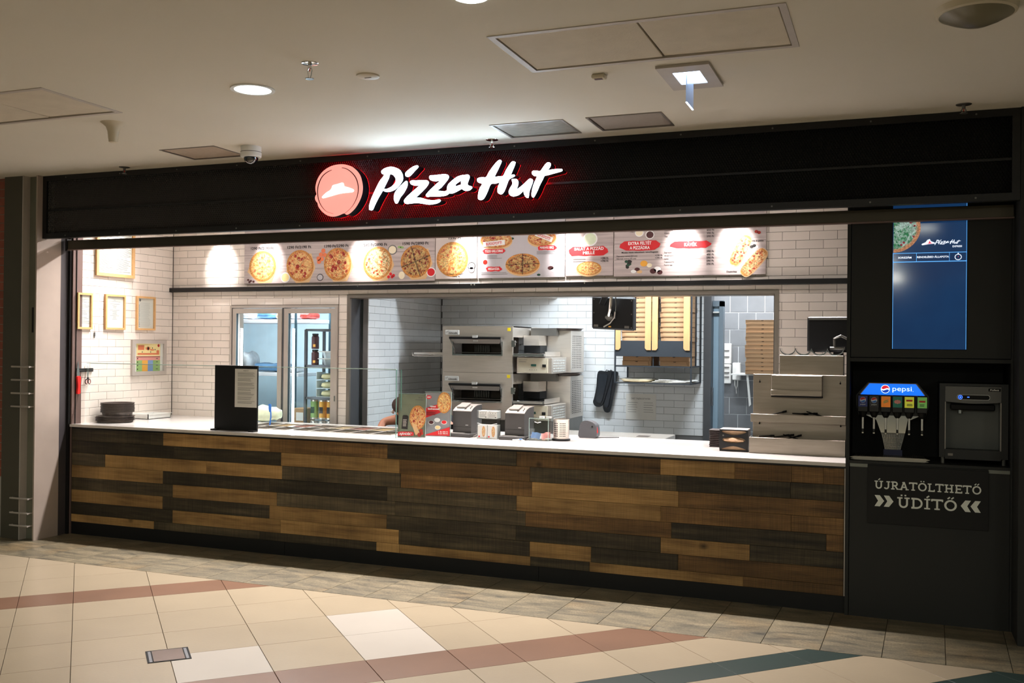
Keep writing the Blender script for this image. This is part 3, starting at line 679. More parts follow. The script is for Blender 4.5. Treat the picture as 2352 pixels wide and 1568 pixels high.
# --- fascia
fx0, fx1, fz0, fz1, fy = -6.597, .66, 2.50, CEIL-.002, -.30
fa = thing('shop_fascia', (-3, fy, fz0), 'long black fascia of expanded metal mesh over the shop front', 'fascia')
ring(fx0, fx1, fz0, fz1, .042, fy, fy+.05).build('frame', M['black'], fa)
MB().box(fx0, fx1, fy+.12, fy+.14, fz0+.045, fz1).build('backing', M['blackmat'], fa)
MB().box(fx0, fx1, fy+.045, fy+.125, fz0+.036, fz0+.046).build('soffit', M['black'], fa)
MB().box(fx0+.04, fx1-.04, fy+.012, fy+.03, 2.728, 2.742).build('joint_rail', M['black'], fa)
mb = MB()
for i in range(13):
    for z in (fz1-.02, fz0+.02): mb.cyl((fx0+.25+i*.565, fy-.003, z), (fx0+.25+i*.565, fy+.001, z), .006, n=6)
mb.build('screw', M['steel_d'], fa)
def expanded(x0, x1, z0, z1, y, pw=.0170, ph=.0285):
    nx = int((x1-x0)/pw); nz = int((z1-z0)/ph); vs = []; fs = []
    px, pz = (x1-x0)/nx, (z1-z0)/nz; w = .0021; dy = .0040
    def strand(a, b):
        k = len(vs); vs.extend([(a[0]-w, y, a[1]), (a[0]+w, y+dy, a[1]), (b[0]+w, y+dy, b[1]), (b[0]-w, y, b[1])]); fs.append((k, k+1, k+2, k+3))
    for i in range(nx):
        for j in range(nz):
            x, z = x0+i*px, z0+j*pz; c = (x+px/2, z+pz/2)
            for q in ((x, z), (x+px, z), (x, z+pz), (x+px, z+pz)): strand(c, q)
    return vs, fs
for a, b in ((fz0+.04, 2.729), (2.741, fz1-.04)):
    vs, fs = expanded(fx0+.04, fx1-.04, a, b, fy+.016)
    mb = MB(); mb.v = [Vector(q) for q in vs]; mb.f = fs
    o = mb.build('mesh_panel', M['mesh'], fa); o['kind'] = 'stuff'
# shutter bottom bar
sb = thing('shutter_bar', (-3, -.05, 2.43), 'olive grey bottom bar of the raised roller shutter', 'shutter')
MB().bbox(-6.56, .655, -.07, -.035, 2.432, 2.508, .004).build('bar', M['shut'], sb)
MB().box(-6.56, .655, -.074, -.032, 2.426, 2.434).build('bottom_lip', M['jamb'], sb)
MB().box(-6.575, -6.555, -.078, -.03, 2.42, 2.52).build('end_cap', M['black'], sb)

# ================================================================ SIGN
SIGN={
 'P':[(-3435,2608),(-3433,2596),(-3419,2591),(-3406,2597),(-3391,2627),(-3365,2673),(-3329,2728),(-3301,2778),(-3283,2810),(-3275,2835),(-3253,2832),(-3234,2814),(-3226,2794),(-3233,2771),(-3259,2749),(-3293,2735),(-3318,2734),(-3323,2728),(-3320,2721),(-3297,2714),(-3263,2717),(-3229,2730),(-3199,2756),(-3177,2785),(-3173,2808),(-3179,2835),(-3200,2863),(-3231,2879),(-3261,2886),(-3291,2885),(-3321,2876),(-3338,2864),(-3341,2854),(-3334,2842),(-3319,2836),(-3328,2819),(-3351,2794),(-3373,2758),(-3400,2708),(-3422,2662),(-3433,2629)],
 'i':[(-3149,2781),(-3139,2778),(-3137,2756),(-3146,2730),(-3168,2697),(-3191,2672),(-3205,2646),(-3214,2633),(-3224,2630),(-3233,2642),(-3239,2664),(-3238,2687),(-3229,2710),(-3206,2736),(-3177,2761)],
 'dot':[(-3153,2830),(-3149,2816),(-3136,2811),(-3118,2816),(-3096,2835),(-3074,2856),(-3057,2871),(-3055,2879),(-3063,2885),(-3085,2881),(-3111,2869),(-3137,2852),(-3150,2840)],
 'z':[(-3115,2775),(-3109,2759),(-3091,2750),(-3069,2747),(-3044,2745),(-3068,2726),(-3105,2699),(-3135,2676),(-3157,2653),(-3160,2642),(-3153,2628),(-3134,2624),(-3100,2626),(-3056,2626),(-3012,2619),(-2975,2612),(-2942,2613),(-2909,2618),(-2888,2627),(-2882,2636),(-2891,2643),(-2909,2641),(-2931,2639),(-2964,2642),(-2997,2650),(-3034,2661),(-3068,2666),(-3049,2682),(-3016,2710),(-2987,2738),(-2975,2758),(-2977,2771),(-2990,2778),(-3021,2781),(-3065,2781),(-3102,2783)],
 'z2':[(-2968,2797),(-2962,2782),(-2944,2773),(-2918,2770),(-2889,2769),(-2911,2751),(-2943,2726),(-2972,2701),(-2990,2682),(-2992,2673),(-2981,2665),(-2957,2667),(-2913,2664),(-2873,2665),(-2837,2670),(-2821,2681),(-2825,2694),(-2834,2701),(-2852,2696),(-2881,2700),(-2907,2705),(-2881,2723),(-2849,2755),(-2828,2780),(-2823,2796),(-2832,2808),(-2853,2813),(-2890,2812),(-2933,2810),(-2961,2810)],
 'a':[(-2834,2705),(-2830,2690),(-2809,2680),(-2784,2683),(-2755,2694),(-2725,2707),(-2709,2697),(-2691,2693),(-2666,2696),(-2650,2709),(-2652,2719),(-2666,2724),(-2679,2730),(-2683,2743),(-2677,2759),(-2669,2781),(-2671,2794),(-2681,2801),(-2699,2800),(-2724,2799),(-2753,2792),(-2781,2777),(-2810,2756),(-2829,2734)],
 'ahole':[(-2773,2733),(-2770,2741),(-2752,2753),(-2727,2765),(-2729,2752),(-2729,2737),(-2748,2731),(-2766,2727)],
 'H':[(-2603,2644),(-2600,2632),(-2585,2626),(-2567,2631),(-2551,2651),(-2535,2683),(-2513,2728),(-2481,2731),(-2448,2735),(-2459,2709),(-2462,2682),(-2458,2667),(-2442,2658),(-2426,2663),(-2411,2686),(-2398,2718),(-2383,2752),(-2364,2763),(-2345,2771),(-2341,2778),(-2347,2783),(-2361,2782),(-2369,2784),(-2361,2804),(-2349,2830),(-2339,2856),(-2340,2866),(-2351,2871),(-2365,2866),(-2381,2847),(-2403,2815),(-2424,2778),(-2456,2777),(-2485,2776),(-2469,2810),(-2451,2845),(-2439,2871),(-2439,2881),(-2446,2886),(-2461,2881),(-2483,2861),(-2505,2836),(-2527,2807),(-2546,2777),(-2572,2777),(-2598,2775),(-2611,2767),(-2611,2757),(-2601,2744),(-2575,2732),(-2591,2706),(-2600,2677)],
 'u':[(-2362,2750),(-2351,2754),(-2332,2753),(-2321,2745),(-2316,2728),(-2319,2711),(-2325,2693),(-2324,2684),(-2306,2695),(-2282,2712),(-2260,2731),(-2238,2748),(-2226,2750),(-2215,2741),(-2216,2723),(-2225,2700),(-2237,2669),(-2241,2642),(-2243,2628),(-2251,2625),(-2262,2632),(-2273,2650),(-2278,2673),(-2294,2660),(-2315,2646),(-2340,2640),(-2359,2641),(-2375,2652),(-2382,2667),(-2379,2681),(-2370,2699),(-2357,2719),(-2356,2730)],
 't':[(-2220,2788),(-2214,2799),(-2201,2801),(-2177,2798),(-2160,2797),(-2143,2818),(-2122,2843),(-2105,2850),(-2092,2843),(-2092,2827),(-2100,2813),(-2109,2799),(-2078,2802),(-2045,2803),(-2017,2802),(-2010,2795),(-2017,2787),(-2044,2781),(-2078,2774),(-2112,2767),(-2133,2763),(-2145,2740),(-2163,2709),(-2181,2669),(-2200,2635),(-2210,2626),(-2218,2633),(-2220,2650),(-2216,2679),(-2204,2717),(-2184,2762),(-2201,2766),(-2215,2776)],
 'disc':[(-3653,2927),(-3588,2910),(-3544,2880),(-3513,2843),(-3496,2795),(-3490,2753),(-3496,2706),(-3518,2655),(-3557,2603),(-3611,2567),(-3638,2578),(-3686,2564),(-3727,2558),(-3772,2567),(-3817,2596),(-3849,2633),(-3858,2661),(-3872,2676),(-3879,2697),(-3874,2715),(-3867,2724),(-3875,2754),(-3874,2790),(-3858,2834),(-3828,2874),(-3783,2905),(-3725,2924)],
 'hat':[(-3818,2701),(-3810,2693),(-3773,2699),(-3715,2711),(-3671,2719),(-3620,2723),(-3572,2725),(-3560,2732),(-3562,2742),(-3586,2753),(-3613,2762),(-3636,2769),(-3644,2790),(-3656,2795),(-3689,2788),(-3730,2780),(-3738,2765),(-3750,2748),(-3781,2732),(-3805,2715)],
 'arc1':[(-3658,2902),(-3622,2893),(-3581,2867),(-3547,2830),(-3529,2790),(-3523,2749),(-3528,2702),(-3548,2656),(-3581,2613),(-3628,2578)],
 'arc2':[(-3742,2891),(-3783,2875),(-3820,2847),(-3844,2806),(-3856,2765),(-3855,2717),(-3842,2669),(-3814,2626),(-3776,2594),(-3724,2579)],
}
def sg_(k, n=4): return smoothloop([(x/1000, z/1000) for x, z in SIGN[k]], n)
def signpart(loops, name, y0, depth, mat, parent):
    mb = MB(); mb.fill(loops, (0, y0, 0), (1, 0, 0), (0, 0, 1), depth); return mb.build(name, mat, parent)
YS = -.42
def shrink(loop, s):
    cx = sum(p[0] for p in loop)/len(loop); cz = sum(p[1] for p in loop)/len(loop)
    return [(cx+(x-cx)*s, cz+(z-cz)*s) for x, z in loop]
names = {'P': 'capital P', 'i': 'letter i', 'z': 'first z', 'z2': 'second z', 'a': 'letter a', 'H': 'capital H', 'u': 'letter u', 't': 'letter t'}
for k, nm in names.items():
    lp = [sg_(k)]+([sg_('ahole')] if k == 'a' else [])
    c = (sum(p[0] for p in lp[0])/len(lp[0]), YS, min(p[1] for p in lp[0]))
    t = thing('sign_letter', c, 'white glowing script letter of the shop sign: '+nm, 'sign letter', 'lit letters of the shop sign')
    for j, L2 in enumerate([lp]+([[sg_('dot')]] if k == 'i' else [])):
        signpart(L2, 'lit_face' if not j else 'lit_dot', YS, .006, M['letter'], t)
        signpart(L2, 'side', YS+.05, .09, M['sidered'], t)
        signpart(L2, 'back_light', YS+.0957, .0005, M['redback'], t)
t = thing('sign_roundel', (-3.70, YS, 2.60), 'round salmon-red lit emblem with a white hat, left of the sign letters', 'sign')
signpart([sg_('disc')], 'lit_face', YS, .006, M['logo_red'], t)
signpart([sg_('disc')], 'side', YS+.05, .09, M['sidered'], t)
signpart([sg_('disc')], 'back_light', YS+.0957, .0005, M['redback'], t)
signpart([sg_('hat')], 'hat', YS-.004, .004, M['letter_hat'], t)
for k in ('arc1', 'arc2'):
    p = smoothloop([(x/1000, z/1000) for x, z in SIGN[k]], 4, False); n = len(p)
    w = [.0015+.0055*math.sin(math.pi*min(1, .12+i/n)) for i in range(n)]
    signpart([band(p, w)], 'rim_line', YS-.004, .003, M['plum'], t)

# ================================================================ COUNTER
HC = .94
co = thing('counter', (-3.4, .02, 0), 'long service counter clad in mixed light and dark wood planks on a black plinth', 'counter')
MB().box(-6.57, -.27, .025, .60, .10, .905).build('carcass', M['black'], co)
for a, b in ((-6.57, -4.4), (-4.397, -2.3), (-2.297, -.27)):
    MB().box(a, b, .012, .06, .0, .106).build('plinth', M['kick'], co)
MB().box(-6.57, -.27, .010, .06, .903, .918).build('shadow_strip', M['black'], co)
MB().box(-.275, -.268, .0, .03, .11, .905).build('end_strip', M['alu_matt'], co)
ROWZ = [.904, .800, .697, .592, .487, .382, .278, .173, .108]
E0, E1 = -6.555, -.277
PL = [[('d', -5.58), ('l', -4.54), ('m', -3.50), ('d', -2.47), ('m', -1.44), ('l', -.95), ('m', -.592), ('m', -.40), ('m', E1)],
      [('d', -5.47), ('d', -4.434), ('l', -3.397), ('m', -2.368), ('g', -1.33), ('d', -.60), ('d', E1)],
      [('g', -6.19), ('l', -5.145), ('l', -4.424), ('g', -3.386), ('m', -2.351), ('l', -1.316), ('m', E1)],
      [('l', -5.58), ('d', -4.539), ('d', -3.498), ('g', -2.467), ('l', -1.434), ('m', -.593), ('m', E1)],
      [('g', -5.477), ('l', -4.469), ('g', -3.43), ('g', -2.397), ('m', -1.362), ('d', -.38), ('m', E1)],
      [('l', -5.58), ('d', -4.537), ('l', -3.50), ('d', -2.468), ('d', -1.434), ('l', -.851), ('d', E1)],
      [('d', -5.477), ('l', -4.433), ('l', -3.397), ('d', -2.364), ('l', -1.916), ('d', -1.316), ('m', E1)],
      [('l', -5.667), ('g', -4.625), ('d', -3.584), ('l', -3.39), ('l', -2.358), ('d', -1.926), ('l', -.891), ('m', E1)]]
wm = {'l': M['wl'], 'm': M['wm'], 'd': M['wd'], 'g': M['wg']}
for r, row in enumerate(PL):
    x = E0
    for kx, xe in row:
        z1, z0 = ROWZ[r], ROWZ[r+1]; e = random.uniform(-.0012, .0012)
        MB().bbox(x+.0005, xe-.0005, .002+e, .022, z0+.0006, z1-.0006, .0012).build('plank', wm[kx], co, origin=((x+xe)/2, .01, (z0+z1)/2)); x = xe
# worktop with the topping wells let in
WX0, WX1, WY0, WY1 = -5.19, -3.66, .34, .90
wt = holes_plane(-6.57, -.268, -.012, 1.06, [(WX0, WX1, WY0, WY1)], .918, HC).box(-6.57, -5.88, 1.06, YB, .918, HC)
tag(wt.build('worktop', M['quartz']), 'long white quartz worktop lying on the wood-clad counter', 'worktop')
tp = thing('topping_well', (-4.4, .6, .80), 'row of steel topping pans sunk into the white worktop behind the glass', 'food well')
MB().box(WX0-.012, WX0, WY0-.012, WY1+.012, HC, HC+.003).box(WX1, WX1+.012, WY0-.012, WY1+.012, HC, HC+.003).box(WX0, WX1, WY0-.012, WY0, HC, HC+.003).box(WX0, WX1, WY1, WY1+.012, HC, HC+.003).build('rim', M['steel'], tp)
MB().box(WX0, WX1, WY0, WY1, .76, .765).build('tray_floor', M['steel_d'], tp)
fills = ['tomato', 'cheese', 'dgreen', 'tomato', 'cheese', 'dgreen', 'dough', 'tomato', 'dgreen', 'cheese', 'tomato', 'dgreen', 'dough', 'tomato', 'cheese', 'dgreen']
k = 0; nx = 8; pw = (WX1-WX0)/nx; ph = (WY1-WY0)/2
for j in range(2):
    for i in range(nx):
        a, b, c, d = WX0+i*pw+.006, WX0+(i+1)*pw-.006, WY0+j*ph+.006, WY0+(j+1)*ph-.006
        mb = MB(); mb.box(a, b, c, c+.010, HC-.004, HC+.002).box(a, b, d-.010, d, HC-.004, HC+.002).box(a, a+.010, c, d, HC-.004, HC+.002).box(b-.010, b, c, d, HC-.004, HC+.002)
        mb.box(a+.008, b-.008, c+.008, c+.010, .80, HC).box(a+.008, b-.008, d-.010, d-.008, .80, HC).box(a+.008, a+.010, c+.008, d-.008, .80, HC).box(b-.010, b-.008, c+.008, d-.008, .80, HC).box(a+.008, b-.008, c+.008, d-.008, .797, .80)
        p = mb.build('steel_pan', M['steel'], tp)
        MB().bbox(a+.011, b-.011, c+.011, d-.011, .801, .872+random.uniform(-.01, .012), .01).build('filling', M[fills[k]], p); k += 1

# sneeze guard
gp = thing('glass_screen', (-5.0, .16, HC), 'low clear glass screen standing on the left half of the worktop', 'glass screen')
MB().box(-6.55, -3.512, .152, .158, HC, 1.458).build('pane', M['glass'], gp)
MB().box(-6.55, -3.512, .151, .159, 1.458, 1.4635).build('top_edge', M['edge'], gp)
MB().box(-3.5135, -3.510, .151, .159, HC, 1.458).build('end_edge', M['edge_g'], gp)
MB().box(-3.518, -3.512, .159, .24, HC, 1.458).build('return_pane', M['glass'], gp)
MB().box(-3.519, -3.511, .238, .2405, HC, 1.458).build('return_edge', M['edge_g'], gp)
# black board with a notice
bb = thing('notice_board', (-4.955, .125, HC), 'tall black board with a white notice, standing on the counter before the glass', 'notice board')
MB().bbox(-5.163, -4.746, .118, .134, HC, 1.468, .002).build('board', M['blackmat'], bb)
MB().box(-5.163, -5.113, .07, .118, HC, HC+.012).box(-4.796, -4.746, .07, .118, HC, HC+.012).build('foot', M['blackmat'], bb)
xf = Matrix.Translation((-5.03, .06, 1.26))@Matrix.Rotation(R_(0), 4, 'Y')@Matrix.Translation((5.03, -.06, -1.26))
MB(xf).box(-4.962, -4.750, .1160, .1172, 1.132, 1.441).build('notice_sheet', M['paper'], bb)
mb = MB(xf).lines(-4.935, -4.765, 1.16, 1.415, .1158, 34, .0022, 4, ragged=.3, skip=(5, 10, 15, 20, 25, 30)); mb.text('SZABÁLYZAT', (-4.855, .1154, 1.424), .006, align='C', u=(1, 0, 0)); mb.build('printed_lines', M['ink'], bb)

# pans stacked at the left end
def pan_mb(c, r, h, rim=.012, n=30): return MB().lathe(c, [(r*.80, 0), (r*.93, .002), (r, h), (r+rim, h), (r+rim, h+.002), (r-.003, h+.002), (r*.90, .004), (.01, .004)], n)
k = 0; z = HC+.001
px, py = -6.395, .335
for i in range(5):
    o = pan_mb((px+random.uniform(-.006, .006), py+random.uniform(-.006, .006), z), .155, .016, .008).build('pizza_pan', M['pan']); z += .0095
    tag(o, 'wide dark pizza pan, %s of five at the left worktop end' % nth(i, 5), 'pan', 'wide pizza pans at the left end')
z += .008
for i in range(8):
    o = MB().lathe((px+.02+random.uniform(-.002, .002), py+random.uniform(-.002, .002), z), [(.115, 0), (.122, .003), (.128, .0345), (.142, .0345), (.142, .039), (.126, .039), (.118, .006), (.01, .005)], 36).build('deep_pizza_pan', M['pan'])
    z += .0098
    tag(o, 'deep dark pizza pan, %s in the stack on the wide pans' % nth(i, 99), 'pan', 'deep pizza pans in the upper stack')
o = MB().lathe((px+.02, py, z), [(.115, 0), (.122, .003), (.128, .0345), (.142, .0345), (.142, .039), (.126, .039), (.118, .006), (.01, .005)], 36).build('deep_pizza_pan', M['pan'])
tag(o, 'deep dark pizza pan, topmost in the stack on the wide pans', 'pan', 'deep pizza pans in the upper stack')
o = MB().box(-6.565, -6.36, .70, 1.0, HC, HC+.005)
for a, b, c, d in ((-6.565, -6.36, .70, .706), (-6.565, -6.36, .994, 1.0), (-6.565, -6.559, .70, 1.0), (-6.366, -6.36, .70, 1.0)): o.box(a, b, c, d, HC, HC+.045)
o.box(-6.575, -6.35, .69, .70, HC+.043, HC+.047).box(-6.36, -6.35, .69, 1.01, HC+.043, HC+.047)
tag(o.build('white_tray', M['white']), 'shallow white tray against the left wall behind the pans', 'tray')

# left wall: frames, hook, magnetic strip
def frame_y(name, y0, y1, z0, z1, label, cat, t, fm, d=.022, body=None, seed=1, group=None):
    T = thing(name, (XL+.012, (y0+y1)/2, z0), label, cat, group)
    ring(y0, y1, z0, z1, t, XL+.008, XL+.008+d, axis='y').build('frame', fm, T)
    MB().box(XL+.008, XL+.014, y0+t*.8, y1-t*.8, z0+t*.8, z1-t*.8).build('sheet', M['paper'], T)
    MB().box(XL+.0165, XL+.0175, y0+t*.8, y1-t*.8, z0+t*.8, z1-t*.8).build('glazing', M['glass'], T)
    return T
X1 = XL+.0142
T = frame_y('framed_notice', .248, .712, 2.235, 2.78, 'large oak-framed two-page notice high on the left wall, cut by the shutter bar', 'picture frame', .028, M['oak'])
MB().lines(.285, .465, 2.28, 2.75, X1, 46, .003, 3, 'y', .3, (12, 13, 28, 41)).lines(.495, .68, 2.28, 2.75, X1, 46, .003, 5, 'y', .3, (9, 22, 33, 44)).build('printed_lines', M['ink'], T)
T = frame_y('framed_notice', -.02+.06, .207, 1.757, 2.071, 'oak-framed letter on the left wall, nearest the shutter guide', 'picture frame', .017, M['oak'])
MB().lines(.065, .185, 1.80, 2.02, X1, 20, .0022, 8, 'y', .5, (3, 8, 13)).build('printed_lines', M['ink'], T)
T = frame_y('framed_notice', .360, .601, 1.759, 2.075, 'middle one of the three small oak frames, with a centred text', 'picture frame', .017, M['oak'])
mb = MB()
rr = random.Random(2)
for i, z in enumerate([2.025, 2.012, 1.99, 1.975, 1.965, 1.955, 1.935, 1.925, 1.915, 1.905, 1.895, 1.885, 1.875, 1.865, 1.855]):
    h = (.012, .07, .06, .03, .02, .02, .06, .03, .025, .025, .03, .055, .02, .02, .03)[i]; mb.box(X1, X1+.0006, .48-h, .48+h, z-.001, z+.001)
mb.build('printed_lines', M['ink'], T)
T = frame_y('framed_notice', .747, .992, 1.761, 2.077, 'oak-framed list with a round seal, nearest the corner of the left wall', 'picture frame', .017, M['oak'])
mb = MB().lines(.80, .94, 1.79, 2.02, X1, 30, .0016, 11, 'y', .2); mb.build('printed_lines', pm('faint_ink', (176, 176, 176), .8), T)
MB().lines(.785, .80, 1.79, 2.0, X1, 24, .004, 11, 'y', .5).lathe((X1, .80, 2.04), [(.012, 0), (.012, .0008)], 16, 'x').build('seal', M['ink'], T)
T = frame_y('snap_frame', .692, 1.146, 1.340, 1.668, 'grey aluminium frame with a coloured floor plan on the left wall', 'picture frame', .034, M['alu_matt'], .024)
y0, y1, z0, z1 = .76, 1.075, 1.375, 1.638
MB().box(X1, X1+.0006, y0, y1, 1.520, z1).build('plan_panel', M['yelp'], T)
mb = MB()
for a, b, c, d in ((.78, .86, 1.575, 1.62), (.775, 1.06, 1.530, 1.546), (1.025, 1.06, 1.546, 1.572), (.88, .94, 1.578, 1.60), (.90, .925, 1.572, 1.606), (.94, .99, 1.57, 1.582)): mb.box(X1+.0006, X1+.0012, a, b, c, d)
mb.build('plan_rooms', M['orp'], T)
MB().lathe((X1+.0006, 1.052, 1.617), [(.014, 0), (.014, .0008)], 14, 'x').build('plan_number', M['redp'], T)
MB().box(X1, X1+.0006, y0, y1, 1.478, 1.512).build('legend_band', M['pinkp'], T)
MB().box(X1, X1+.0006, y0, y1, 1.508, 1.516).build('legend_band', M['orp'], T)
for a, b, m in ((y0, y0+.075, 'grnp'), (y0+.075, y0+.15, 'amber'), (y0+.15, y0+.22, 'blup'), (y0+.22, y1, 'grnp')): MB().box(X1, X1+.0006, a, b, z0, 1.478).build('legend_cell', M[m], T)
mb = MB()
for yy in (.775,):
    for zz in (1.495, 1.462, 1.43, 1.396): mb.lathe((X1+.0008, yy, zz), [(.007, 0), (.007, .0006)], 10, 'x')
for yy, zz in ((.97, 1.593), (1.005, 1.578), (.835, 1.556), (.945, 1.556)): mb.lathe((X1+.0010, yy, zz), [(.006, 0), (.006, .0006)], 8, 'x')
for zz in (1.495, 1.462, 1.43, 1.396): mb.box(X1+.0008, X1+.0012, 1.02, 1.045, zz-.003, zz+.003)
mb.build('legend_marks', M['inkd'], T)
# small key on a nail
kk = thing('hanging_key', (XL+.012, .247, 1.68), 'small key on a cord hanging under the oak frames', 'key')
MB().tube([(XL+.010, .247, 1.793), (XL+.012, .246, 1.76), (XL+.012, .248, 1.73)], .0015, 6).build('cord', M['ink'], kk)
MB().box(XL+.010, XL+.014, .240, .256, 1.695, 1.73).box(XL+.010, XL+.014, .246, .250, 1.68, 1.70).build('key', M['steel_d'], kk)
ms = thing('magnetic_strip', (XL+.012, .15, 1.385), 'black magnetic tool strip on the left wall', 'tool strip')
MB().bbox(XL+.007, XL+.024, .035, .229, 1.385, 1.416, .003).build('strip', M['black'], ms)
MB().box(XL+.024, XL+.0245, .045, .22, 1.398, 1.403).build('magnet_band', M['steel_d'], ms)
sc = thing('scissors', (XL+.03, .16, 1.28), 'scissors with black and pink grips hanging on the magnetic strip', 'scissors')
MB().prism([(-.004, 0), (.004, 0), (.001, .105), (-.001, .105)], (XL+.026, .158, 1.335), (0, 1, .06), (0, -.06, 1), .002).prism([(-.004, 0), (.004, 0), (.002, .10), (0, .10)], (XL+.028, .160, 1.335), (0, 1, -.06), (0, .06, 1), .002).build('blades', M['chrome'], sc)
for s2, nm in ((-1, 0), (1, 1)):
    c = (XL+.029, .160+s2*.017, 1.300); pts = [(c[0], c[1]+.013*math.cos(a), c[2]+.020*math.sin(a)) for a in [2*math.pi*i/16 for i in range(17)]]
    h = MB().tube(pts, .0038, 8).tube([(c[0], .160+s2*.010, 1.316), (c[0], .160, 1.338)], .005, 8).build('grip', M['black'], sc, smooth=True)
    MB().tube([(q[0], c[1]+(q[1]-c[1])*.78, c[2]+(q[2]-c[2])*.8) for q in pts], .0028, 6).build('inner_ring', M['pinkp'], h, smooth=True)
kn = thing('knife', (XL+.03, .05, 1.2), 'knife with a red handle hanging at the left end of the magnetic strip', 'knife')
MB().prism([(-.016, 0), (.014, 0), (.014, .03), (0, .135), (-.006, .12), (-.016, .05)], (XL+.026, .052, 1.348), (0, 1, 0), (0, 0, 1), .002).build('blade', M['chrome'], kn)
MB().prism(smoothloop([(-.018, 0), (.016, -.002), (.018, -.05), (.014, -.09), (.016, -.14), (.004, -.15), (-.016, -.146), (-.010, -.09), (-.014, -.04)], 3), (XL+.020, .052, 1.348), (0, 1, 0), (0, 0, 1), .020).build('handle', M['red'], kn)

# ================================================================ MENU BOARDS
YM = YB-.010
def menu(x0, x1, z0, z1, label, mat='menu', name='menu_board'):
    T = thing(name, ((x0+x1)/2, YM, z0), label, 'menu board')
    MB().box(x0, x1, YM-.012, YM, z0, z1).build('panel', M[mat], T, origin=((x0+x1)/2, YM, z0))
    return T, YM-.0122
_D = bpy.data.meshes.new('pizza_print'); _n = 40
_D.from_pydata([(math.cos(2*math.pi*i/_n), 0, math.sin(2*math.pi*i/_n)) for i in range(_n)]+[(math.cos(2*math.pi*i/_n), .004, math.sin(2*math.pi*i/_n)) for i in range(_n)],
    [], [tuple(range(_n)), tuple(range(2*_n-1, _n-1, -1))]+[(i, n2, _n+n2, _n+i) for i, n2 in [(i, (i+1) % _n) for i in range(_n)]])
def pz(kind, x, z, y, rx, rz, T, rot=0, name='pizza_print'):
    me = _D.copy(); me.materials.append(PZ[kind])
    o = inst(name, me, (x, y-.0006, z), T, (rx, .12, rz), (0, rot, 0)); return o
def blob(pts_r, x, z, y, rx, rz, mat, T, name, n=18, t=.0012):
    mb = MB(); mb.prism([(x+rx*math.cos(2*math.pi*i/n), z+rz*math.sin(2*math.pi*i/n)) for i in range(n)], (0, y, 0), (1, 0, 0), (0, 0, 1), t); return mb.build(name, mat, T)
def brush(x0, x1, z, h, y, T, mat='redp', seed=1):
    r = random.Random(seed); top = []; bot = []; n = 9
    for i in range(n+1):
        x = x0+(x1-x0)*i/n; e = (.25 if i in (0, n) else 1); top.append((x+r.uniform(-.004, .004), z+h/2*e+r.uniform(-.002, .004))); bot.append((x+r.uniform(-.01, .01), z-h/2*e-r.uniform(-.002, .004)))
    MB().prism(bot+top[::-1], (0, y, 0), (1, 0, 0), (0, 0, 1), .0012).build('red_brush_stroke', M[mat], T)
# A: five pizzas
T, y = menu(-5.715, -3.722, 2.208, 2.86, 'longest menu board, with five pizzas in a row and a price above each')
tx = MB()
for i, (x, z) in enumerate([(-5.51, 2.371), (-5.098, 2.368), (-4.699, 2.374), (-4.286, 2.375), (-3.908, 2.381)]):
    MB().prism([(x-.17+.02*i % .05, z-.05), (x-.10, z+.10), (x+.12, z+.11), (x+.165, z-.02), (x+.10, z-.155), (x-.04, z-.16)], (0, y, 0), (1, 0, 0), (0, 0, 1), .0008).build('paper_print', M['beigepr'], T)
    pz(('ham', 'pep', 'pep', 'veg', 'mega')[i], x, z, y-.0012, .148, .143, T, i*.7)
    a = [(-5.643, -5.389), (-5.238, -4.981), (-4.84, -4.586), (-4.444, -4.192), (-4.038, -3.784)][i]
    s = ('1290 Ft/2190 Ft', '1290 Ft/2190 Ft', '1390 Ft/2290 Ft', '1590 Ft/2890 Ft', '1590 Ft/2890 Ft')[i]
    tx.text(s, (a[0], y-.001, 2.528), .024, a[1]-a[0], bold=.022)
    tx.lines(a[0], a[1], 2.575, 2.60, y-.0006, 1, .004, i, ragged=.1)
tx.build('price_lettering', M['inkd'], T)
def bowl_print(x, z, r, fill, T, y, rim='whp'):
    blob(0, x, z, y-.0004, r, r*.95, M[rim], T, 'bowl_print'); blob(0, x, z, y-.0018, r*.82, r*.76, M[fill], T, 'bowl_filling')
bowl_print(-5.257, 2.262, .05, 'yelp', T, y); bowl_print(-4.139, 2.489, .046, 'cream_p', T, y, 'ink'); bowl_print(-3.757, 2.285, .044, 'redp', T, y); bowl_print(-4.881, 2.257, .034, 'menug', T, y, 'inkd')
for i, (x, z) in enumerate([(-4.85, 2.50), (-4.875, 2.465), (-4.835, 2.46), (-4.90, 2.43), (-4.865, 2.425), (-4.895, 2.40)]): blob(0, x, z, y, .022, .020, M['orp'], T, 'sausage_slice_print')
for x, z in ((-4.155, 2.275), (-4.175, 2.25), (-4.14, 2.25), (-4.125, 2.262)): blob(0, x, z, y, .014, .014, M['redp'], T, 'cherry_tomato_print')
for x, z in ((-5.67, 2.245), (-5.64, 2.235), (-5.61, 2.228), (-5.655, 2.225)): blob(0, x, z, y, .012, .010, M['plum'], T, 'mushroom_print')
for x, z in ((-4.07, 2.512), (-4.045, 2.508)): blob(0, x, z, y, .018, .010, M['grnp'], T, 'basil_print')
blob(0, -4.045, 2.262, y, .030, .034, M['cream_p'], T, 'cheese_print')
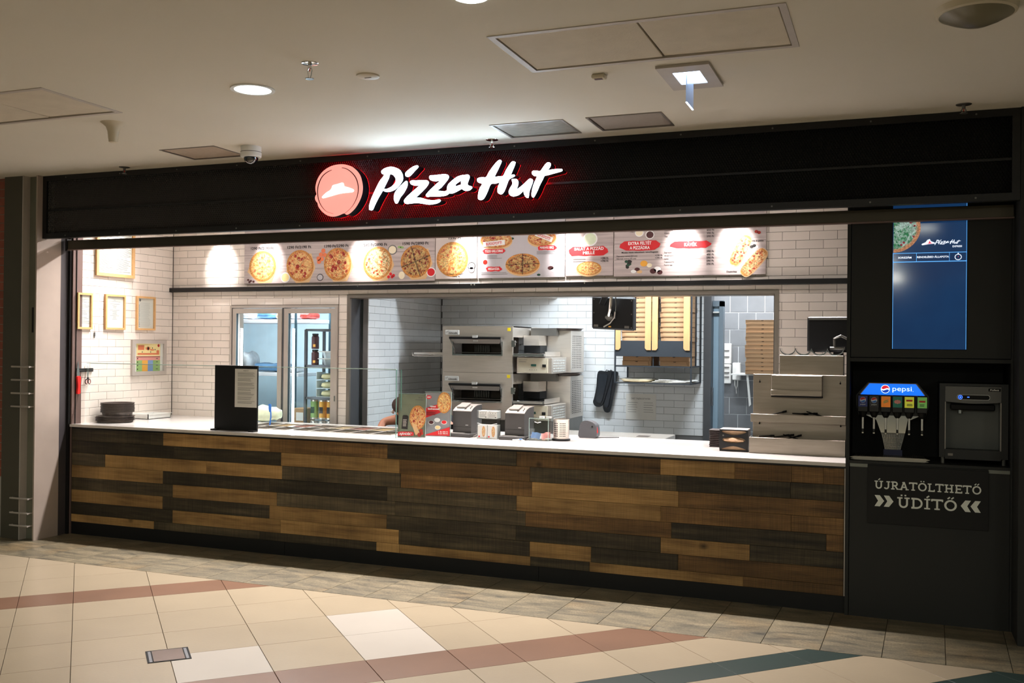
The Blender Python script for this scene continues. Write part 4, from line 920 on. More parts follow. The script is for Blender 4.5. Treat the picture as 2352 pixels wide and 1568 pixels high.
# B
T, y = menu(-3.716, -3.325, 2.224, 2.86, 'narrow menu board with a single pizza and a glass, third print from the left', 'menupale')
pz('ham', -3.555, 2.392, y-.001, .150, .15, T, 2.)
MB().text('1590 Ft', (-3.59, y-.001, 2.566), .024, .115, bold=.022).text('KOMBÓ AJÁNLAT', (-3.60, y-.001, 2.258), .012, .15, bold=.02).text('1490 Ft', (-3.55, y-.001, 2.236), .011, .07).build('price_lettering', M['inkd'], T)
bowl_print(-3.372, 2.330, .036, 'whp', T, y, 'inkd'); bowl_print(-3.372, 2.298, .030, 'menug', T, y, 'ink'); blob(0, -3.383, 2.552, y, .028, .030, M['beigepr'], T, 'badge_print')
# C
T, y = menu(-3.318, -2.532, 2.224, 2.86, 'grey menu board with three pizzas and sold-out stickers', 'menug')
for k, x, z, rx, rz in (('pep', -3.147, 2.545, .145, .068), ('pep', -2.735, 2.553, .125, .066), ('mega', -2.905, 2.338, .152, .088)):
    MB().prism([(x+rx*1.03*math.cos(2*math.pi*i/24), z-.012+rz*1.03*math.sin(2*math.pi*i/24)) for i in range(24)], (0, y, 0), (1, 0, 0), (0, 0, 1), .001).build('crust_print', M['beigepr'], T); pz(k, x, z, y-.0012, rx, rz, T)
for x, z, w, s in ((-3.165, 2.447, .19, 'TÜZES GRILLCSIRKE'), (-2.69, 2.465, .14, 'MARHÁS BBQ'), (-3.165, 2.296, .12, 'MEGAHÚSA')):
    brush(x-w/2-.012, x+w/2+.012, z+.005, .036, y-.001, T, seed=int(-z*99)); MB().text(s, (x, y-.0026, z-.004), .020, w*.86, 'C', bold=.03).build('white_lettering', M['whp'], T)
for x, z, a, w in ((-3.165, 2.518, 4, .20), (-2.715, 2.562, -22, .16)):
    xf = Matrix.Translation((x, 0, z))@Matrix.Rotation(R_(-a), 4, 'Y')@Matrix.Translation((-x, 0, -z))
    MB(xf).box(x-w/2, x+w/2, y-.006, y-.005, z-.021, z+.021).build('sticker', M['whp'], T); MB(xf).text('ELFOGYOTT!', (x, y-.0068, z-.011), .022, w*.72, 'C', bold=.03).build('red_lettering', M['redp'], T)
MB().lines(-3.23, -3.09, 2.385, 2.42, y-.0008, 3, .003, 2).lines(-2.78, -2.60, 2.415, 2.445, y-.0008, 3, .003, 3).lines(-3.28, -3.03, 2.25, 2.275, y-.0008, 2, .003, 4).build('printed_lines', M['ink'], T)
blob(0, -3.246, 2.36, y, .020, .020, M['tomato'], T, 'tomato_print'); blob(0, -2.655, 2.30, y, .026, .016, M['plum'], T, 'garlic_print'); blob(0, -2.62, 2.285, y, .034, .020, M['whp'], T, 'garlic_print')
for x, z in ((-3.0, 2.555), (-2.76, 2.245)): blob(0, x, z, y, .016, .009, M['darkg'], T, 'basil_print')
# D
T, y = menu(-2.526, -2.120, 2.228, 2.86, 'menu board with a round flat bread and a bowl of salad')
MB().prism([(-2.324+.108*math.cos(2*math.pi*i/24), 2.280+.058*math.sin(2*math.pi*i/24)) for i in range(24)], (0, y, 0), (1, 0, 0), (0, 0, 1), .001).build('crust_print', M['beigepr'], T)
pz('ham', -2.324, 2.291, y-.0012, .105, .056, T); bowl_print(-2.315, 2.530, .062, 'baggreen', T, y)
brush(-2.50, -2.165, 2.432, .072, y-.001, T, seed=5); MB().text('SALÁT A PIZZÁD', (-2.325, y-.0026, 2.440), .023, .25, 'C', bold=.03).text('MELLÉ', (-2.325, y-.0026, 2.406), .023, .10, 'C', bold=.03).build('white_lettering', M['whp'], T)
MB().text('2390 Ft', (-2.225, y-.001, 2.582), .016, .065).text('+390 Ft', (-2.225, y-.001, 2.363), .016, .065, bold=.02).text('+790 Ft', (-2.225, y-.001, 2.340), .016, .065, bold=.02).lines(-2.46, -2.30, 2.338, 2.375, y-.0008, 2, .003, 2).build('price_lettering', M['inkd'], T)
# E
T, y = menu(-2.112, -.912, 2.218, 2.86, 'right-hand menu board listing toppings, coffees and two loaf-shaped pizzas')
brush(-2.06, -1.735, 2.465, .075, y-.001, T, seed=8); MB().text('EXTRA FELTÉT', (-1.90, y-.0026, 2.472), .024, .19, 'C', bold=.03).text('A PIZZÁDRA', (-1.90, y-.0026, 2.436), .024, .165, 'C', bold=.03).build('white_lettering', M['whp'], T)
brush(-1.65, -1.33, 2.462, .052, y-.001, T, seed=9); MB().text('KÁVÉK', (-1.49, y-.0026, 2.450), .026, .10, 'C', bold=.03).build('white_lettering', M['whp'], T)
brush(-1.15, -.96, 2.625, .05, y-.001, T, 'orp', seed=19)
mb = MB().text('Minden feltét választható, tetszőlegesen', (-1.90, y-.001, 2.406), .011, .30, 'C', bold=.02)
for i, s in enumerate(('Espresso', 'Americano', 'Latte', 'Cappuccino', 'Forró tea')): mb.text(s, (-1.70, y-.001, 2.398-.0248*i), .012, None)
for i, s in enumerate(('390 Ft', '490 Ft', '590 Ft', '590 Ft', '390 Ft')): mb.text(s, (-1.365, y-.001, 2.398-.0248*i), .015, .057, bold=.02)
for i, s in enumerate(('490 Ft', '650 Ft', '390 Ft', '590 Ft')): mb.text(s, (-1.365, y-.001, 2.590-.0248*i), .015, .057, bold=.02)
for i, s in enumerate(('Ásványvíz', 'Üdítő', 'Tea')): mb.text(s, (-1.70, y-.001, 2.575-.0248*i), .012, None)
mb.text('Expressz méret (23 cm)', (-2.09, y-.001, 2.377), .011, .17).text('Normál méret (30 cm)', (-2.09, y-.001, 2.357), .011, .16).text('+190 Ft', (-1.775, y-.001, 2.377), .013, .06, bold=.02).text('+390 Ft', (-1.775, y-.001, 2.357), .013, .06, bold=.02)
mb.text('Sonka és gomba', (-1.03, y-.001, 2.472), .012, .10, bold=.02).text('Olaszkolbász', (-1.21, y-.001, 2.238), .012, .08, bold=.02).text('Házi fokhagyma', (-1.98, y-.001, 2.573), .013, .11).build('price_lettering', M['inkd'], T)
bowl_print(-1.905, 2.570, .036, 'cream_p', T, y); bowl_print(-1.818, 2.549, .036, 'plum', T, y)
for i in range(9): blob(0, -1.99+random.uniform(-.022, .022), 2.318+random.uniform(-.026, .026), y-.0004*i/9, .014, .011, M['darkg'] if i % 2 else M['inkd'], T, 'olive_print')
for x, z, m in ((-1.95, 2.258, 'whp'), (-1.92, 2.275, 'plum'), (-1.90, 2.255, 'beigepr')): blob(0, x, z, y, .022, .014, M[m], T, 'mushroom_print')
for x, z, r, m in ((-1.865, 2.32, .030, 'amber'), (-1.82, 2.305, .022, 'cream_p'), (-1.79, 2.258, .026, 'plum'), (-1.755, 2.272, .028, 'whp'), (-1.735, 2.248, .022, 'plum')): blob(0, x, z, y, r, r*.8, M[m], T, 'vegetable_print')
for (x, z, a) in ((-1.104, 2.407, 62), (-1.003, 2.312, 48)):
    xf = Matrix.Translation((x, 0, z))@Matrix.Rotation(R_(-a), 4, 'Y')
    lp = [(.125*(1 if math.cos(t) > 0 else -1)*abs(math.cos(t))**.55, .046*(1 if math.sin(t) > 0 else -1)*abs(math.sin(t))**.7) for t in [2*math.pi*i/28 for i in range(28)]]
    MB(xf).prism([(p*1.05, q*1.1-.004) for p, q in lp], (0, y, 0), (1, 0, 0), (0, 0, 1), .001).build('crust_print', M['beigepr'], T); q = MB().prism([(p_*8, q_*8) for p_, q_ in lp], (0, 0, 0), (1, 0, 0), (0, 0, 1), .004); me = bpy.data.meshes.new('loaf_pizza_print'); me.from_pydata(q.v, [], q.f); me.materials.append(PZ['bread']); inst('loaf_pizza_print', me, (x, y-.0016, z), T, (.125, .125, .125), (0, R_(-a), 0))
bowl_print(-1.225, 2.435, .030, 'cream_p', T, y)
for x, z, m in ((-.985, 2.548, 'tomato'), (-.965, 2.54, 'tomato'), (-1.0, 2.44, 'inkd'), (-.985, 2.43, 'whp'), (-1.02, 2.432, 'inkd'), (-1.165, 2.315, 'ink'), (-1.15, 2.30, 'whp')): blob(0, x, z, y, .014, .012, M[m], T, 'vegetable_print')

# menu spot fixtures and ceiling strip (above the fascia line, seen only from below or the side)
tr = thing('light_track', (-3.45, .90, 2.92), 'black ceiling track above the counter', 'light track')
MB().box(-6.4, -.6, .885, .915, 2.925, 2.95).build('rail', M['black'], tr)
for i, x in enumerate(SPOTX):
    o = thing('track_spotlight', (x, .90, 2.84), '%s black track spotlight from the left, above the menu boards' % ORD[i], 'spotlight', 'track spotlights above the menu boards')
    xf = Matrix.Translation((x, .90, 2.87))@Matrix.Rotation(R_(-34), 4, 'X')
    MB(xf).lathe((0, 0, -.02), [(.03, 0), (.034, .002), (.034, .07), (.02, .085)], 18).build('housing', M['black'], o); MB().cyl((x, .90, 2.90), (x, .90, 2.928), .008).build('stem', M['black'], o)
tl = thing('strip_light', (-3.45, .52, 2.88), 'long strip light fixed to the shop ceiling above the counter', 'light')
MB().box(-6.45, -.45, .49, .55, 2.885, 2.95).build('housing', M['white'], tl)

# ================================================================ COLD ROOM
struct('wall_cold_room', MB().box(-6.95, -6.9, YB+.19, 2.75, 0, 2.6).box(-6.95, -4.62, 2.75, 2.8, 0, 2.6).box(-4.67, -4.62, YB+.19, 2.75, 0, 2.6).box(-6.95, -4.62, YB+.19, 2.8, 2.55, 2.6).box(-6.95, -4.62, YB+.19, 2.8, -.02, 0), M['fridge_in'], 'pale blue insulated walls of the lit cold room behind the glass doors')
dr = struct('door_2', ring(FX0, FX1, .05, FZ1, .022, YB-.022, YB+.10), M['alu_matt'], 'aluminium frame of the cold room doors')
MB().box(-5.292, -5.272, YB-.010, YB+.10, .07, FZ1-.02).build('mullion', M['greyframe'], dr)
for a, b in ((-5.853, -5.296), (-5.270, -4.722)):
    g = MB(); ring(a, b, .09, 1.975, .045, YB-.016, YB+.02, g); d = g.build('door_leaf', M['alu_matt'], dr)
    MB().box(a+.045, b-.045, YB-.002, YB+.006, .135, 1.93).build('pane', M['glass'], d)
    gk = MB(); ring(a+.038, b-.038, .128, 1.937, .008, YB-.008, YB+.015, gk).build('gasket', M['post_d'], d)
MB().box(-5.858, -5.848, YB-.018, YB+.02, .09, 1.975).box(-4.722, -4.712, YB-.018, YB+.02, .09, 1.975).build('shadow_gap', M['emb'], dr)
MB().box(-4.718, -4.708, YB-.03, YB-.014, 1.13, 1.18).build('latch', M['chrome'], dr)
for x in (-5.826, -5.238):
    tag(MB().box(x-.008, x+.008, YB+.09, YB+.105, .6, 1.79).build('led_strip', M['led']), 'vertical white LED strip inside the %s cold room door' % ('left' if x < -5.5 else 'right'), 'light')
sh = thing('shelving', (-5.85, 1.95, 0), 'white wire shelving with dark posts at the back of the cold room', 'shelf')
for x, yy in ((-6.235, 1.74), (-5.844, 2.1), (-5.475, 1.74), (-5.31, 2.1), (-6.5, 2.1)): MB().cyl((x, yy, 0), (x, yy, 2.2), .013, n=8).build('post', M['post_d'], sh)
MB().box(-5.175, -5.150, 2.1, 2.13, 0, 2.3).build('post', M['post_d'], sh)
MB().bbox(-6.26, -5.31, 1.74, 2.12, 1.850, 1.888).build('shelf_board', M['shelfw'], sh); MB().bbox(-6.26, -5.44, 1.74, 2.12, 1.325, 1.360).build('shelf_board', M['shelfw'], sh); MB().bbox(-6.26, -5.44, 1.74, 2.12, .5, .535).build('shelf_board', M['shelfw'], sh)
def bag(x0, x1, y0, y1, z0, z1, mat, label, name='plastic_bag', seed=1, cat='bag'):
    r = random.Random(seed); bm = bmesh.new(); bmesh.ops.create_icosphere(bm, subdivisions=3, radius=1)
    ph = [r.uniform(0, 6) for _ in range(6)]
    for v in bm.verts:
        q = v.co; f = lambda t: math.copysign(abs(t)**.6, t)
        v.co = Vector(((x0+x1)/2+f(q.x)*(x1-x0)/2, (y0+y1)/2+f(q.y)*(y1-y0)/2, max(z0, (z0+z1)/2+f(q.z)*(z1-z0)/2*(.80+.14*math.sin(q.x*4+ph[0])+.10*math.sin(q.x*9+q.y*5+ph[1])+.16*r.random()))))
    me = bpy.data.meshes.new(name); bm.to_mesh(me); bm.free()
    mb = MB().add([v.co.copy() for v in me.vertices], [tuple(p.vertices) for p in me.polygons]); return tag(mb.build(name, mat, smooth=True), label, cat)
bag(-6.16, -6.0, 1.76, 2.0, 1.888, 1.965, M['bagwhite'], 'crumpled white bag at the left on the top cold room shelf', seed=2)
bag(-5.99, -5.76, 1.76, 2.05, 1.888, 1.975, M['bagblue'], 'crumpled blue bag on the top cold room shelf', seed=3)
bag(-5.75, -5.64, 1.76, 2.0, 1.888, 1.96, M['beigepr'], 'small tan bag next to the blue bag on the top shelf', seed=7)
bag(-5.63, -5.49, 1.76, 2.0, 1.888, 1.965, M['bagwhite'], 'pale bag left of the red one on the top shelf, behind the right door', seed=4)
bag(-5.47, -5.34, 1.76, 2.0, 1.888, 1.965, M['bagred'], 'red printed bag on the top shelf behind the right cold room door', seed=5)
bag(-6.03, -5.70, 1.76, 2.1, 1.36, 1.46, M['bagblue'], 'wide blue bag on the middle cold room shelf', seed=6)
bag(-6.18, -6.05, 1.76, 2.0, 1.36, 1.56, M['bagwhite'], 'clear bag with green herbs on the middle shelf, by the left LED strip', seed=8)
bag(-5.62, -5.50, 1.76, 2.0, 1.36, 1.42, M['bagwhite'], 'small pale parcel on the middle shelf behind the right door', seed=9)
bx = thing('carton', (-5.39, 1.75, .86), 'tan carton with a white label low behind the right cold room door', 'box')
MB().bbox(-5.46, -5.315, 1.68, 1.85, .535, 1.02, .003).build('body', M['card'], bx); MB().box(-5.42, -5.34, 1.6785, 1.68, .90, .98).build('label', M['paper'], bx)
tr2 = thing('trolley', (-5.1, 1.62, 0), 'grey steel rack trolley just inside the right cold room door', 'trolley')
for x in (-5.250, -4.935):
    for yy in (1.58, 1.90): MB().box(x-.012, x+.012, yy-.012, yy+.012, 0, 1.785).build('upright', M['greyframe'], tr2)
for z in (1.770, 1.425, 1.118, .70): MB().box(-5.25, -4.935, 1.568, 1.912, z, z+.022).build('tray', M['greyframe'], tr2)
for i, (x, z) in enumerate(((-5.172, 1.447), (-5.172, 1.60))):
    j = thing('dark_jar', (x, 1.62, z), ('lower', 'upper')[i]+' of two dark labelled jars stacked on the trolley', 'jar')
    MB().lathe((x, 1.62, z), [(.032, 0), (.036, .006), (.036, .115), (.026, .13)], 16).build('body', M['plum'], j); MB().lathe((x, 1.62, z+.13), [(.030, 0), (.030, .018)], 16).build('lid', M['inkd'], j); MB().box(x+.0, x+.025, 1.580, 1.5835, z+.02, z+.045).build('label', M['amber'], j)
for i, z in enumerate((1.447, 1.515)):
    j = thing('food_tub', (-5.05, 1.68, z), ('lower', 'upper')[i]+' white plastic tub beside the dark jars on the trolley', 'tub')
    MB().lathe((-5.05, 1.68, z), [(.06, 0), (.085, .055), (.088, .055)], 4).build('body', M['tub'], j); MB().bbox(-5.135, -4.955, 1.60, 1.76, z+.055, z+.066, .004).build('lid', M['white'], j)
for i, z in enumerate((1.140, 1.222, 1.304)):
    j = thing('dough_box', (-5.05, 1.68, z), 'clear box of pale dough, %s of three on the trolley' % ('bottom', 'middle', 'top')[i], 'box')
    MB().bbox(-5.145, -4.96, 1.60, 1.76, z, z+.006, .002).box(-5.145, -5.140, 1.60, 1.76, z, z+.075).box(-4.965, -4.96, 1.60, 1.76, z, z+.075).build('shell', M['tub'], j); MB().lathe((-5.05, 1.68, z+.006), [(.05, 0), (.078, .018), (.070, .045), (.03, .058)], 18).build('dough', M['dough'], j, smooth=True)
for i, (x, m, l) in enumerate(((-5.185, 'grnp', 'green and white'), (-5.09, 'amber', 'yellow'), (-5.005, 'amber', 'orange-labelled'))):
    for s_, z in enumerate((.722, .925)):
        j = thing('food_can', (x, 1.64, z), '%s food can, %s of its stack on the trolley' % (l, ('lower', 'upper')[s_]), 'can')
        h = .19; MB().lathe((x, 1.64, z), [(.038, 0), (.040, .004), (.038, .012), (.038, h-.01), (.040, h-.003), (.037, h)], 18).build('can_body', M['steel'], j, smooth=True)
        MB().lathe((x, 1.64, z+.018), [(.0388, 0), (.0388, h-.036)], 18).build('paper_label', M[m] if s_ else M['whp'], j); MB().box(x-.02, x+.02, 1.6005, 1.602, z+.06, z+.12).build('printed_mark', M['darkg'] if m == 'grnp' else M['inkd'], j)
bag(-5.42, -5.12, .93, 1.05, HC+.001, 1.085, M['baggreen'], 'pale green plastic bag at the back of the worktop, behind the blue spatula', seed=11)
sp = thing('spatula', (-5.10, .80, .88), 'blue spatula standing upright in a topping pan', 'spatula')
MB().tube([(-5.098, .78, .875), (-5.094, .80, 1.0), (-5.098, .803, 1.05)], .006, 8).build('handle', M['blue'], sp); MB().prism([(-.010, 0), (.010, 0), (.016, .055), (.010, .072), (-.012, .070), (-.014, .03)], (-5.104, .806, 1.045), (1, 0, 0), (-.08, 0, 1), .004).build('blade', M['blue'], sp)

# ================================================================ KITCHEN
hd = thing('exhaust_hood', (-3.8, 2.45, 2.15), 'steel exhaust hood over the ovens, just below the opening head', 'hood')
MB().box(-4.44, -3.19, 1.95, 2.99, 2.135, 2.155).build('lip', M['steel'], hd); MB().prism([(-.525, 0), (.525, 0), (.35, .55), (-.525, .55)], (-4.44, 2.475, 2.155), (0, 1, 0), (0, 0, 1), 1.25).build('canopy', M['steel'], hd)
tag(MB().box(-2.92, -1.78, 1.70, 1.90, 2.63, 2.75).build('kitchen_ceiling_light', M['white']), 'longer white ceiling light housing in the kitchen', 'light')
tag(MB().box(-1.52, -.98, 1.65, 1.85, 2.63, 2.75).build('kitchen_ceiling_light', M['white']), 'shorter white housing of the added fill light at the right of the kitchen', 'light')  # unseen housing made up for the added kitchen fill
def oven(dz, label):
    T = thing('conveyor_oven', (-3.65, 2.4, dz+.01), label, 'oven')
    z0, z1 = 1.397+dz, 1.832+dz; x0, x1 = -4.0, -3.285; yf = 2.0
    # front panel with the window opening
    wx0, wx1, wz0, wz1 = -3.885, -3.395, 1.567+dz, 1.700+dz
    mb = MB(); mb.box(x0, wx0, yf, yf+.02, z0, z1).box(wx1, x1, yf, yf+.02, z0, z1).box(wx0, wx1, yf, yf+.02, z0, wz0).box(wx0, wx1, yf, yf+.02, wz1, z1)
    mb.box(x0, x0+.01, yf+.02, 2.9, z0, z1).box(x1-.01, x1, yf+.02, 2.5, z0, wz0-.02).box(x1-.01, x1, yf+.02, 2.5, wz1+.03, z1).box(x0, x1, yf+.02, 2.9, z1-.01, z1).box(x0, x1, yf+.02, 2.9, z0, z0+.01).build('body', M['steel'], T)
    ring(wx0-.012, wx1+.012, wz0-.012, wz1+.0, .012, yf-.008, yf+.002).build('window_trim', M['chrome'], T)
    MB().box(wx0-.05, wx1+.05, yf+.30, yf+.31, wz0-.05, wz1+.05).box(wx0, wx1, yf+.02, yf+.30, wz0-.01, wz0).build('chamber', pm('oven_chamber', (70, 62, 54), .5, .6), T)
    mb = MB()
    for i in range(9): mb.box(-3.78+i*.018, -3.772+i*.018, yf+.26, yf+.28, wz0+.02, wz0+.085)
    mb.build('air_finger', M['steel_d'], T)
    MB().box(wx0, wx1, yf+.05, yf+.25, wz0+.012, wz0+.016).build('conveyor_belt', M['steel_d'], T)
    # hinged window flap standing open
    hz = wz1-.03; d = MB().prism([(0, 0), (.46, 0), (.49, .058), (-.03, .058)], (wx0+.015, yf-.012, hz), (1, 0, 0), (0, -.62, .78), .004).build('window_flap', M['steel'], T)
    MB().tube([(wx0-.022, yf-.052, hz+.050), (wx1+.010, yf-.052, hz+.050)], .012, 10).build('flap_handle', M['black'], d)
    MB().tube([(wx0-.018, yf-.050, hz+.045), (wx0+.015, yf-.012, hz-.055)], .006, 8).tube([(wx1+.008, yf-.050, hz+.045), (wx1+.010, yf-.012, hz-.06)], .006, 8).build('flap_arm', M['steel_d'], d)
    MB().box(-3.665, -3.615, yf-.068, yf-.060, hz+.052, hz+.075).box(-3.665, -3.615, yf-.05, yf-.045, hz+.018, hz+.03).build('paper_tag', M['paper'], d)
    b = MB(); b.bbox(-3.975, -3.83, yf-.006, yf, z1-.083, z1-.038, .003); b = b.build('badge', M['white'], T)
    MB().text('Lincoln', (-3.935, yf-.0065, z1-.073), .016, .088, bold=.02, shear=.25).tube([(-3.965, yf-.007, z1-.058), (-3.948, yf-.007, z1-.056), (-3.94, yf-.007, z1-.045)], .0012, 5).build('badge_lettering', M['inkd'], b)
    MB().box(-3.338, -3.308, yf-.0015, yf, z1-.045, z1-.015).build('yellow_sticker', pm('yellow_sticker', (242, 216, 30), .5), T)
    # left conveyor end
    MB().box(-4.33, -4.0, yf+.02, yf+.04, 1.556+dz, 1.578+dz).box(-4.33, -4.0, yf+.45, yf+.47, 1.545+dz, 1.578+dz).box(-4.335, -4.32, yf+.02, yf+.47, 1.545+dz, 1.578+dz).box(-4.32, -4.0, yf+.02, yf+.035, 1.540+dz, 1.548+dz).build('conveyor_arm', M['steel'], T)
    MB().box(-4.32, -4.0, yf+.04, yf+.45, 1.556+dz, 1.560+dz).build('conveyor_mesh', M['steel_d'], T)
    # right: recessed rear housing, conveyor tray, control box
    MB().box(-3.285, -2.88, 2.50, 2.92, z0, 1.800+dz).build('rear_housing', M['steel'], T)
    MB().box(-3.26, -3.00, 2.42, 2.50, 1.800+dz-.05, 1.822+dz).build('top_box', M['steel_d'], T)
    MB().box(-3.275, -3.12, 2.26, 2.48, 1.655+dz, 1.75+dz).build('eyebrow_box', M['steel'], T)
    MB().box(-3.284, -3.12, 2.30, 2.49, 1.585+dz, 1.652+dz).build('outlet_gap', M['emb'], T)
    MB().bbox(-3.275, -2.975, 1.99, 2.45, 1.553+dz, 1.580+dz, .003).build('outlet_tray', M['chrome'], T); MB().box(-2.975, -2.97, 2.02, 2.45, 1.553+dz, 1.598+dz).build('tray_lip', M['steel'], T)
    MB().cyl((-3.27, 1.98, 1.68+dz), (-3.27, 2.02, 1.68+dz), .016, n=10).box(-3.292, -3.255, 1.985, 2.0, 1.64+dz, 1.70+dz).build('latch', M['chrome'], T)
    c = MB().bbox(-3.25, -2.905, 2.02, 2.45, 1.397+dz, 1.545+dz, .003).build('control_box', M['steel'], T)
    MB().box(-3.235, -2.945, 2.012, 2.021, 1.405+dz, 1.535+dz).build('control_panel', M['cream'], c)
    MB().box(-3.105, -3.055, 2.008, 2.013, 1.463+dz, 1.483+dz).build('display', pm('dark_green_display', (36, 84, 72), .3), c); MB().box(-2.995, -2.96, 2.008, 2.013, 1.455+dz, 1.482+dz).build('switch', M['black'], c)
    mb = MB().lines(-3.225, -3.135, 1.495+dz, 1.53+dz, 2.0115, 2, .003, 3)
    for i in range(4): mb.box(-3.12+i*.022, -3.114+i*.022, 2.010, 2.0125, 1.428+dz, 1.434+dz)
    mb.build('printed_marks', M['ink'], c)
    mb = MB()
    for i in range(5):
        for j in range(5): mb.box(-2.905, -2.900, 2.065+i*.07, 2.115+i*.07, 1.415+dz+j*.024, 1.425+dz+j*.024)
    mb.build('side_louvre', M['louver'], c)
    mb = MB()
    for i in range(6):
        for j in range(18): mb.box(-2.881, -2.878, 2.56+i*.05, 2.575+i*.05, 1.44+dz+j*.018, 1.447+dz+j*.018)
    mb.build('side_vents', M['emb'], T)
    return T
oven(0, 'upper steel conveyor oven with its window flap open')
oven(-.437, 'lower steel conveyor oven, half hidden behind the receipt printers')
tag(MB().box(-4.0, -2.88, 2.02, 2.9, .0, .959).build('oven_stand', M['steel_d']), 'steel stand under the two ovens', 'stand')
def flatpan(x, y, z, label, r=.165): return tag(MB().lathe((x, y, z), [(r*.82, 0), (r*.94, .004), (r, .020), (r+.012, .020), (r+.012, .024), (r-.004, .022), (r*.88, .008), (.01, .008)], 32).build('pizza_pan', M['pan'], smooth=True), label, 'pan')
flatpan(-2.98, 2.62, 1.800, 'dark pizza pan lying on top of the upper oven', .17)
flatpan(-2.98, 2.62, 1.364, 'dark pizza pan wedged on top of the lower oven', .155)
# steel work table
tb = thing('prep_table', (-2.0, 1.5, 0), 'stainless steel work table in the kitchen, behind the worktop', 'table')
MB().bbox(-2.70, -1.74, 1.42, 1.92, .86, .90, .004).build('table_top', M['steel'], tb)
MB().box(-2.0, -1.90, 1.58, 1.68, .9, .902).build('cut_out', M['pan'], tb)
for x in (-2.65, -1.79):
    for yy in (1.47, 1.87): MB().box(x-.02, x+.02, yy-.02, yy+.02, 0, .86).build('leg', M['steel'], tb)
# kitchen display hanging from an arm
kd = thing('hanging_screen', (-2.13, 1.6, 1.78), 'black monitor seen from behind, hanging from the kitchen ceiling', 'monitor')
xf = Matrix.Translation((-2.215, 1.6, 1.935))@Matrix.Rotation(R_(2), 4, 'Y')@Matrix.Rotation(R_(8), 4, 'X')@Matrix.Rotation(R_(-6), 4, 'Z')
MB(xf).bbox(-.195, .195, -.012, .028, -.142, .142, .012).build('shell', pm('grey_black_plastic', (58, 60, 63), .45), kd); MB(xf).bbox(-.182, .182, -.018, -.008, -.128, .128, .008).build('back_plate', M['blackmat'], kd)
MB(xf).box(-.195, .195, .026, .030, -.14, .14).build('screen_panel', M['black'], kd)
mb = MB(xf)
for x in (-.17, .17):
    for z in (-.115, 0, .115): mb.cyl((x, -.020, z), (x, -.016, z), .005, n=8)
for x in (-.15, .13): mb.box(x-.02, x+.02, -.022, -.016, -.12, -.10)
mb.build('screw', M['steel_d'], kd)
MB(xf).cyl((-.02, -.05, -.03), (-.02, -.014, -.03), .03, n=14).cyl((-.05, -.05, -.03), (.02, -.05, -.03), .012).build('mount_joint', M['steel_d'], kd)
MB(xf).tube([(-.02, -.05, -.02), (.0, -.07, .05), (.005, -.06, .15), (.0, -.05, .30), (.0, -.05, .70)], .013, 8).tube([(.035, -.045, -.04), (.045, -.05, .08), (.035, -.05, .20), (.02, -.05, .5)], .005, 6).build('ceiling_arm', M['chrome'], kd, smooth=True)
MB(xf).tube([(.035, -.05, .02), (.03, -.055, -.03), (-.01, -.05, -.08), (-.075, -.03, -.115)], .006, 8).build('cable', M['alu_matt'], kd, smooth=True)
MB(xf@Matrix.Rotation(R_(22), 4, 'Y')).bbox(-.135, -.085, -.05, -.022, .03, .15, .006).build('adapter', M['blackmat'], kd)
MB(xf).box(-.035, -.012, -.0205, -.018, -.118, -.108).build('yellow_label', M['amber'], kd)
# hanging rack with pizza boxes
RY = 2.50
rk = thing('hanging_rack', (-2.08, 2.7, 1.31), 'slate-black steel wall rack with oak boards, full of pizza boxes', 'rack')
rx0, rx1 = -2.440, -1.722
for x in (rx0, rx1):
    for yy in (RY, 2.97): MB().box(x-.007, x+.007, yy-.007, yy+.007, 1.314, 2.74).build('upright', M['rackblue'], rk)
MB().box(-2.08, -2.072, RY, RY+.01, 1.47, 2.74).build('upright', M['rackblue'], rk); MB().box(-1.73, -1.716, 2.72, 2.734, 1.47, 2.74).build('upright', M['rackblue'], rk)
for z in (1.314, 1.470):
    MB().box(rx0, rx1, RY-.007, RY+.007, z-.006, z+.006).box(rx0, rx1, 2.963, 2.977, z-.006, z+.006).box(rx0-.007, rx0+.007, RY, 2.97, z-.006, z+.006).box(rx1-.007, rx1+.007, RY, 2.97, z-.006, z+.006).build('shelf_frame', M['rackblue'], rk)
MB().box(rx0, rx1, RY+.01, 2.97, 1.314, 1.319).build('lower_shelf', M['steel'], rk); MB().box(rx0, rx1, RY, 2.97, 1.470, 1.475).build('upper_shelf', M['rackblue'], rk)
fp = [(-2.436, 1.563), (-1.726, 1.563), (-1.726, 1.705), (-1.790, 1.705)]; MB().box(-2.436, -1.726, RY-.012, RY-.008, 1.563, 1.710).build('front_plate', M['rackblue'], rk)
for a, b, ch in ((-2.432, -2.384, 1), (-2.150, -2.094, -1), (-2.083, -2.030, 1), (-1.790, -1.732, -1)):
    lo = [(a, 1.623), (b-.016, 1.623), (b, 1.641)] if ch > 0 else [(a, 1.641), (a+.016, 1.623), (b, 1.623)]
    MB().prism(lo+[(b, 2.74), (a, 2.74)], (0, RY-.013, 0), (1, 0, 0), (0, 0, 1), .012).build('oak_board', M['oak2'], rk)
def pbox(x, y, z, w, dpt, h, T, mat=M['card']):
    """closed pizza box: tray, lid with inset front flap, thumb slot"""
    MB().box(x-w/2, x+w/2, y, y+dpt, z, z+h*.94).build('tray', mat, T)
    MB().box(x-w/2-.002, x+w/2+.002, y-.010, y+dpt, z+h*.90, z+h*.975).build('lid', mat, T)
    MB().prism([(-w*.44, 0), (w*.44, 0), (w*.40, h*.80), (-w*.40, h*.80)], (x, y, z+h*.08), (1, 0, 0), (0, 0, 1), .003).build('front_flap', mat, T)
    MB().prism([(-.014, 0), (.014, 0), (.009, -.007), (-.009, -.007)][::-1], (x, y-.0032, z+h*.90), (1, 0, 0), (0, 0, 1), .0006).build('thumb_slot', M['card_d'], T)
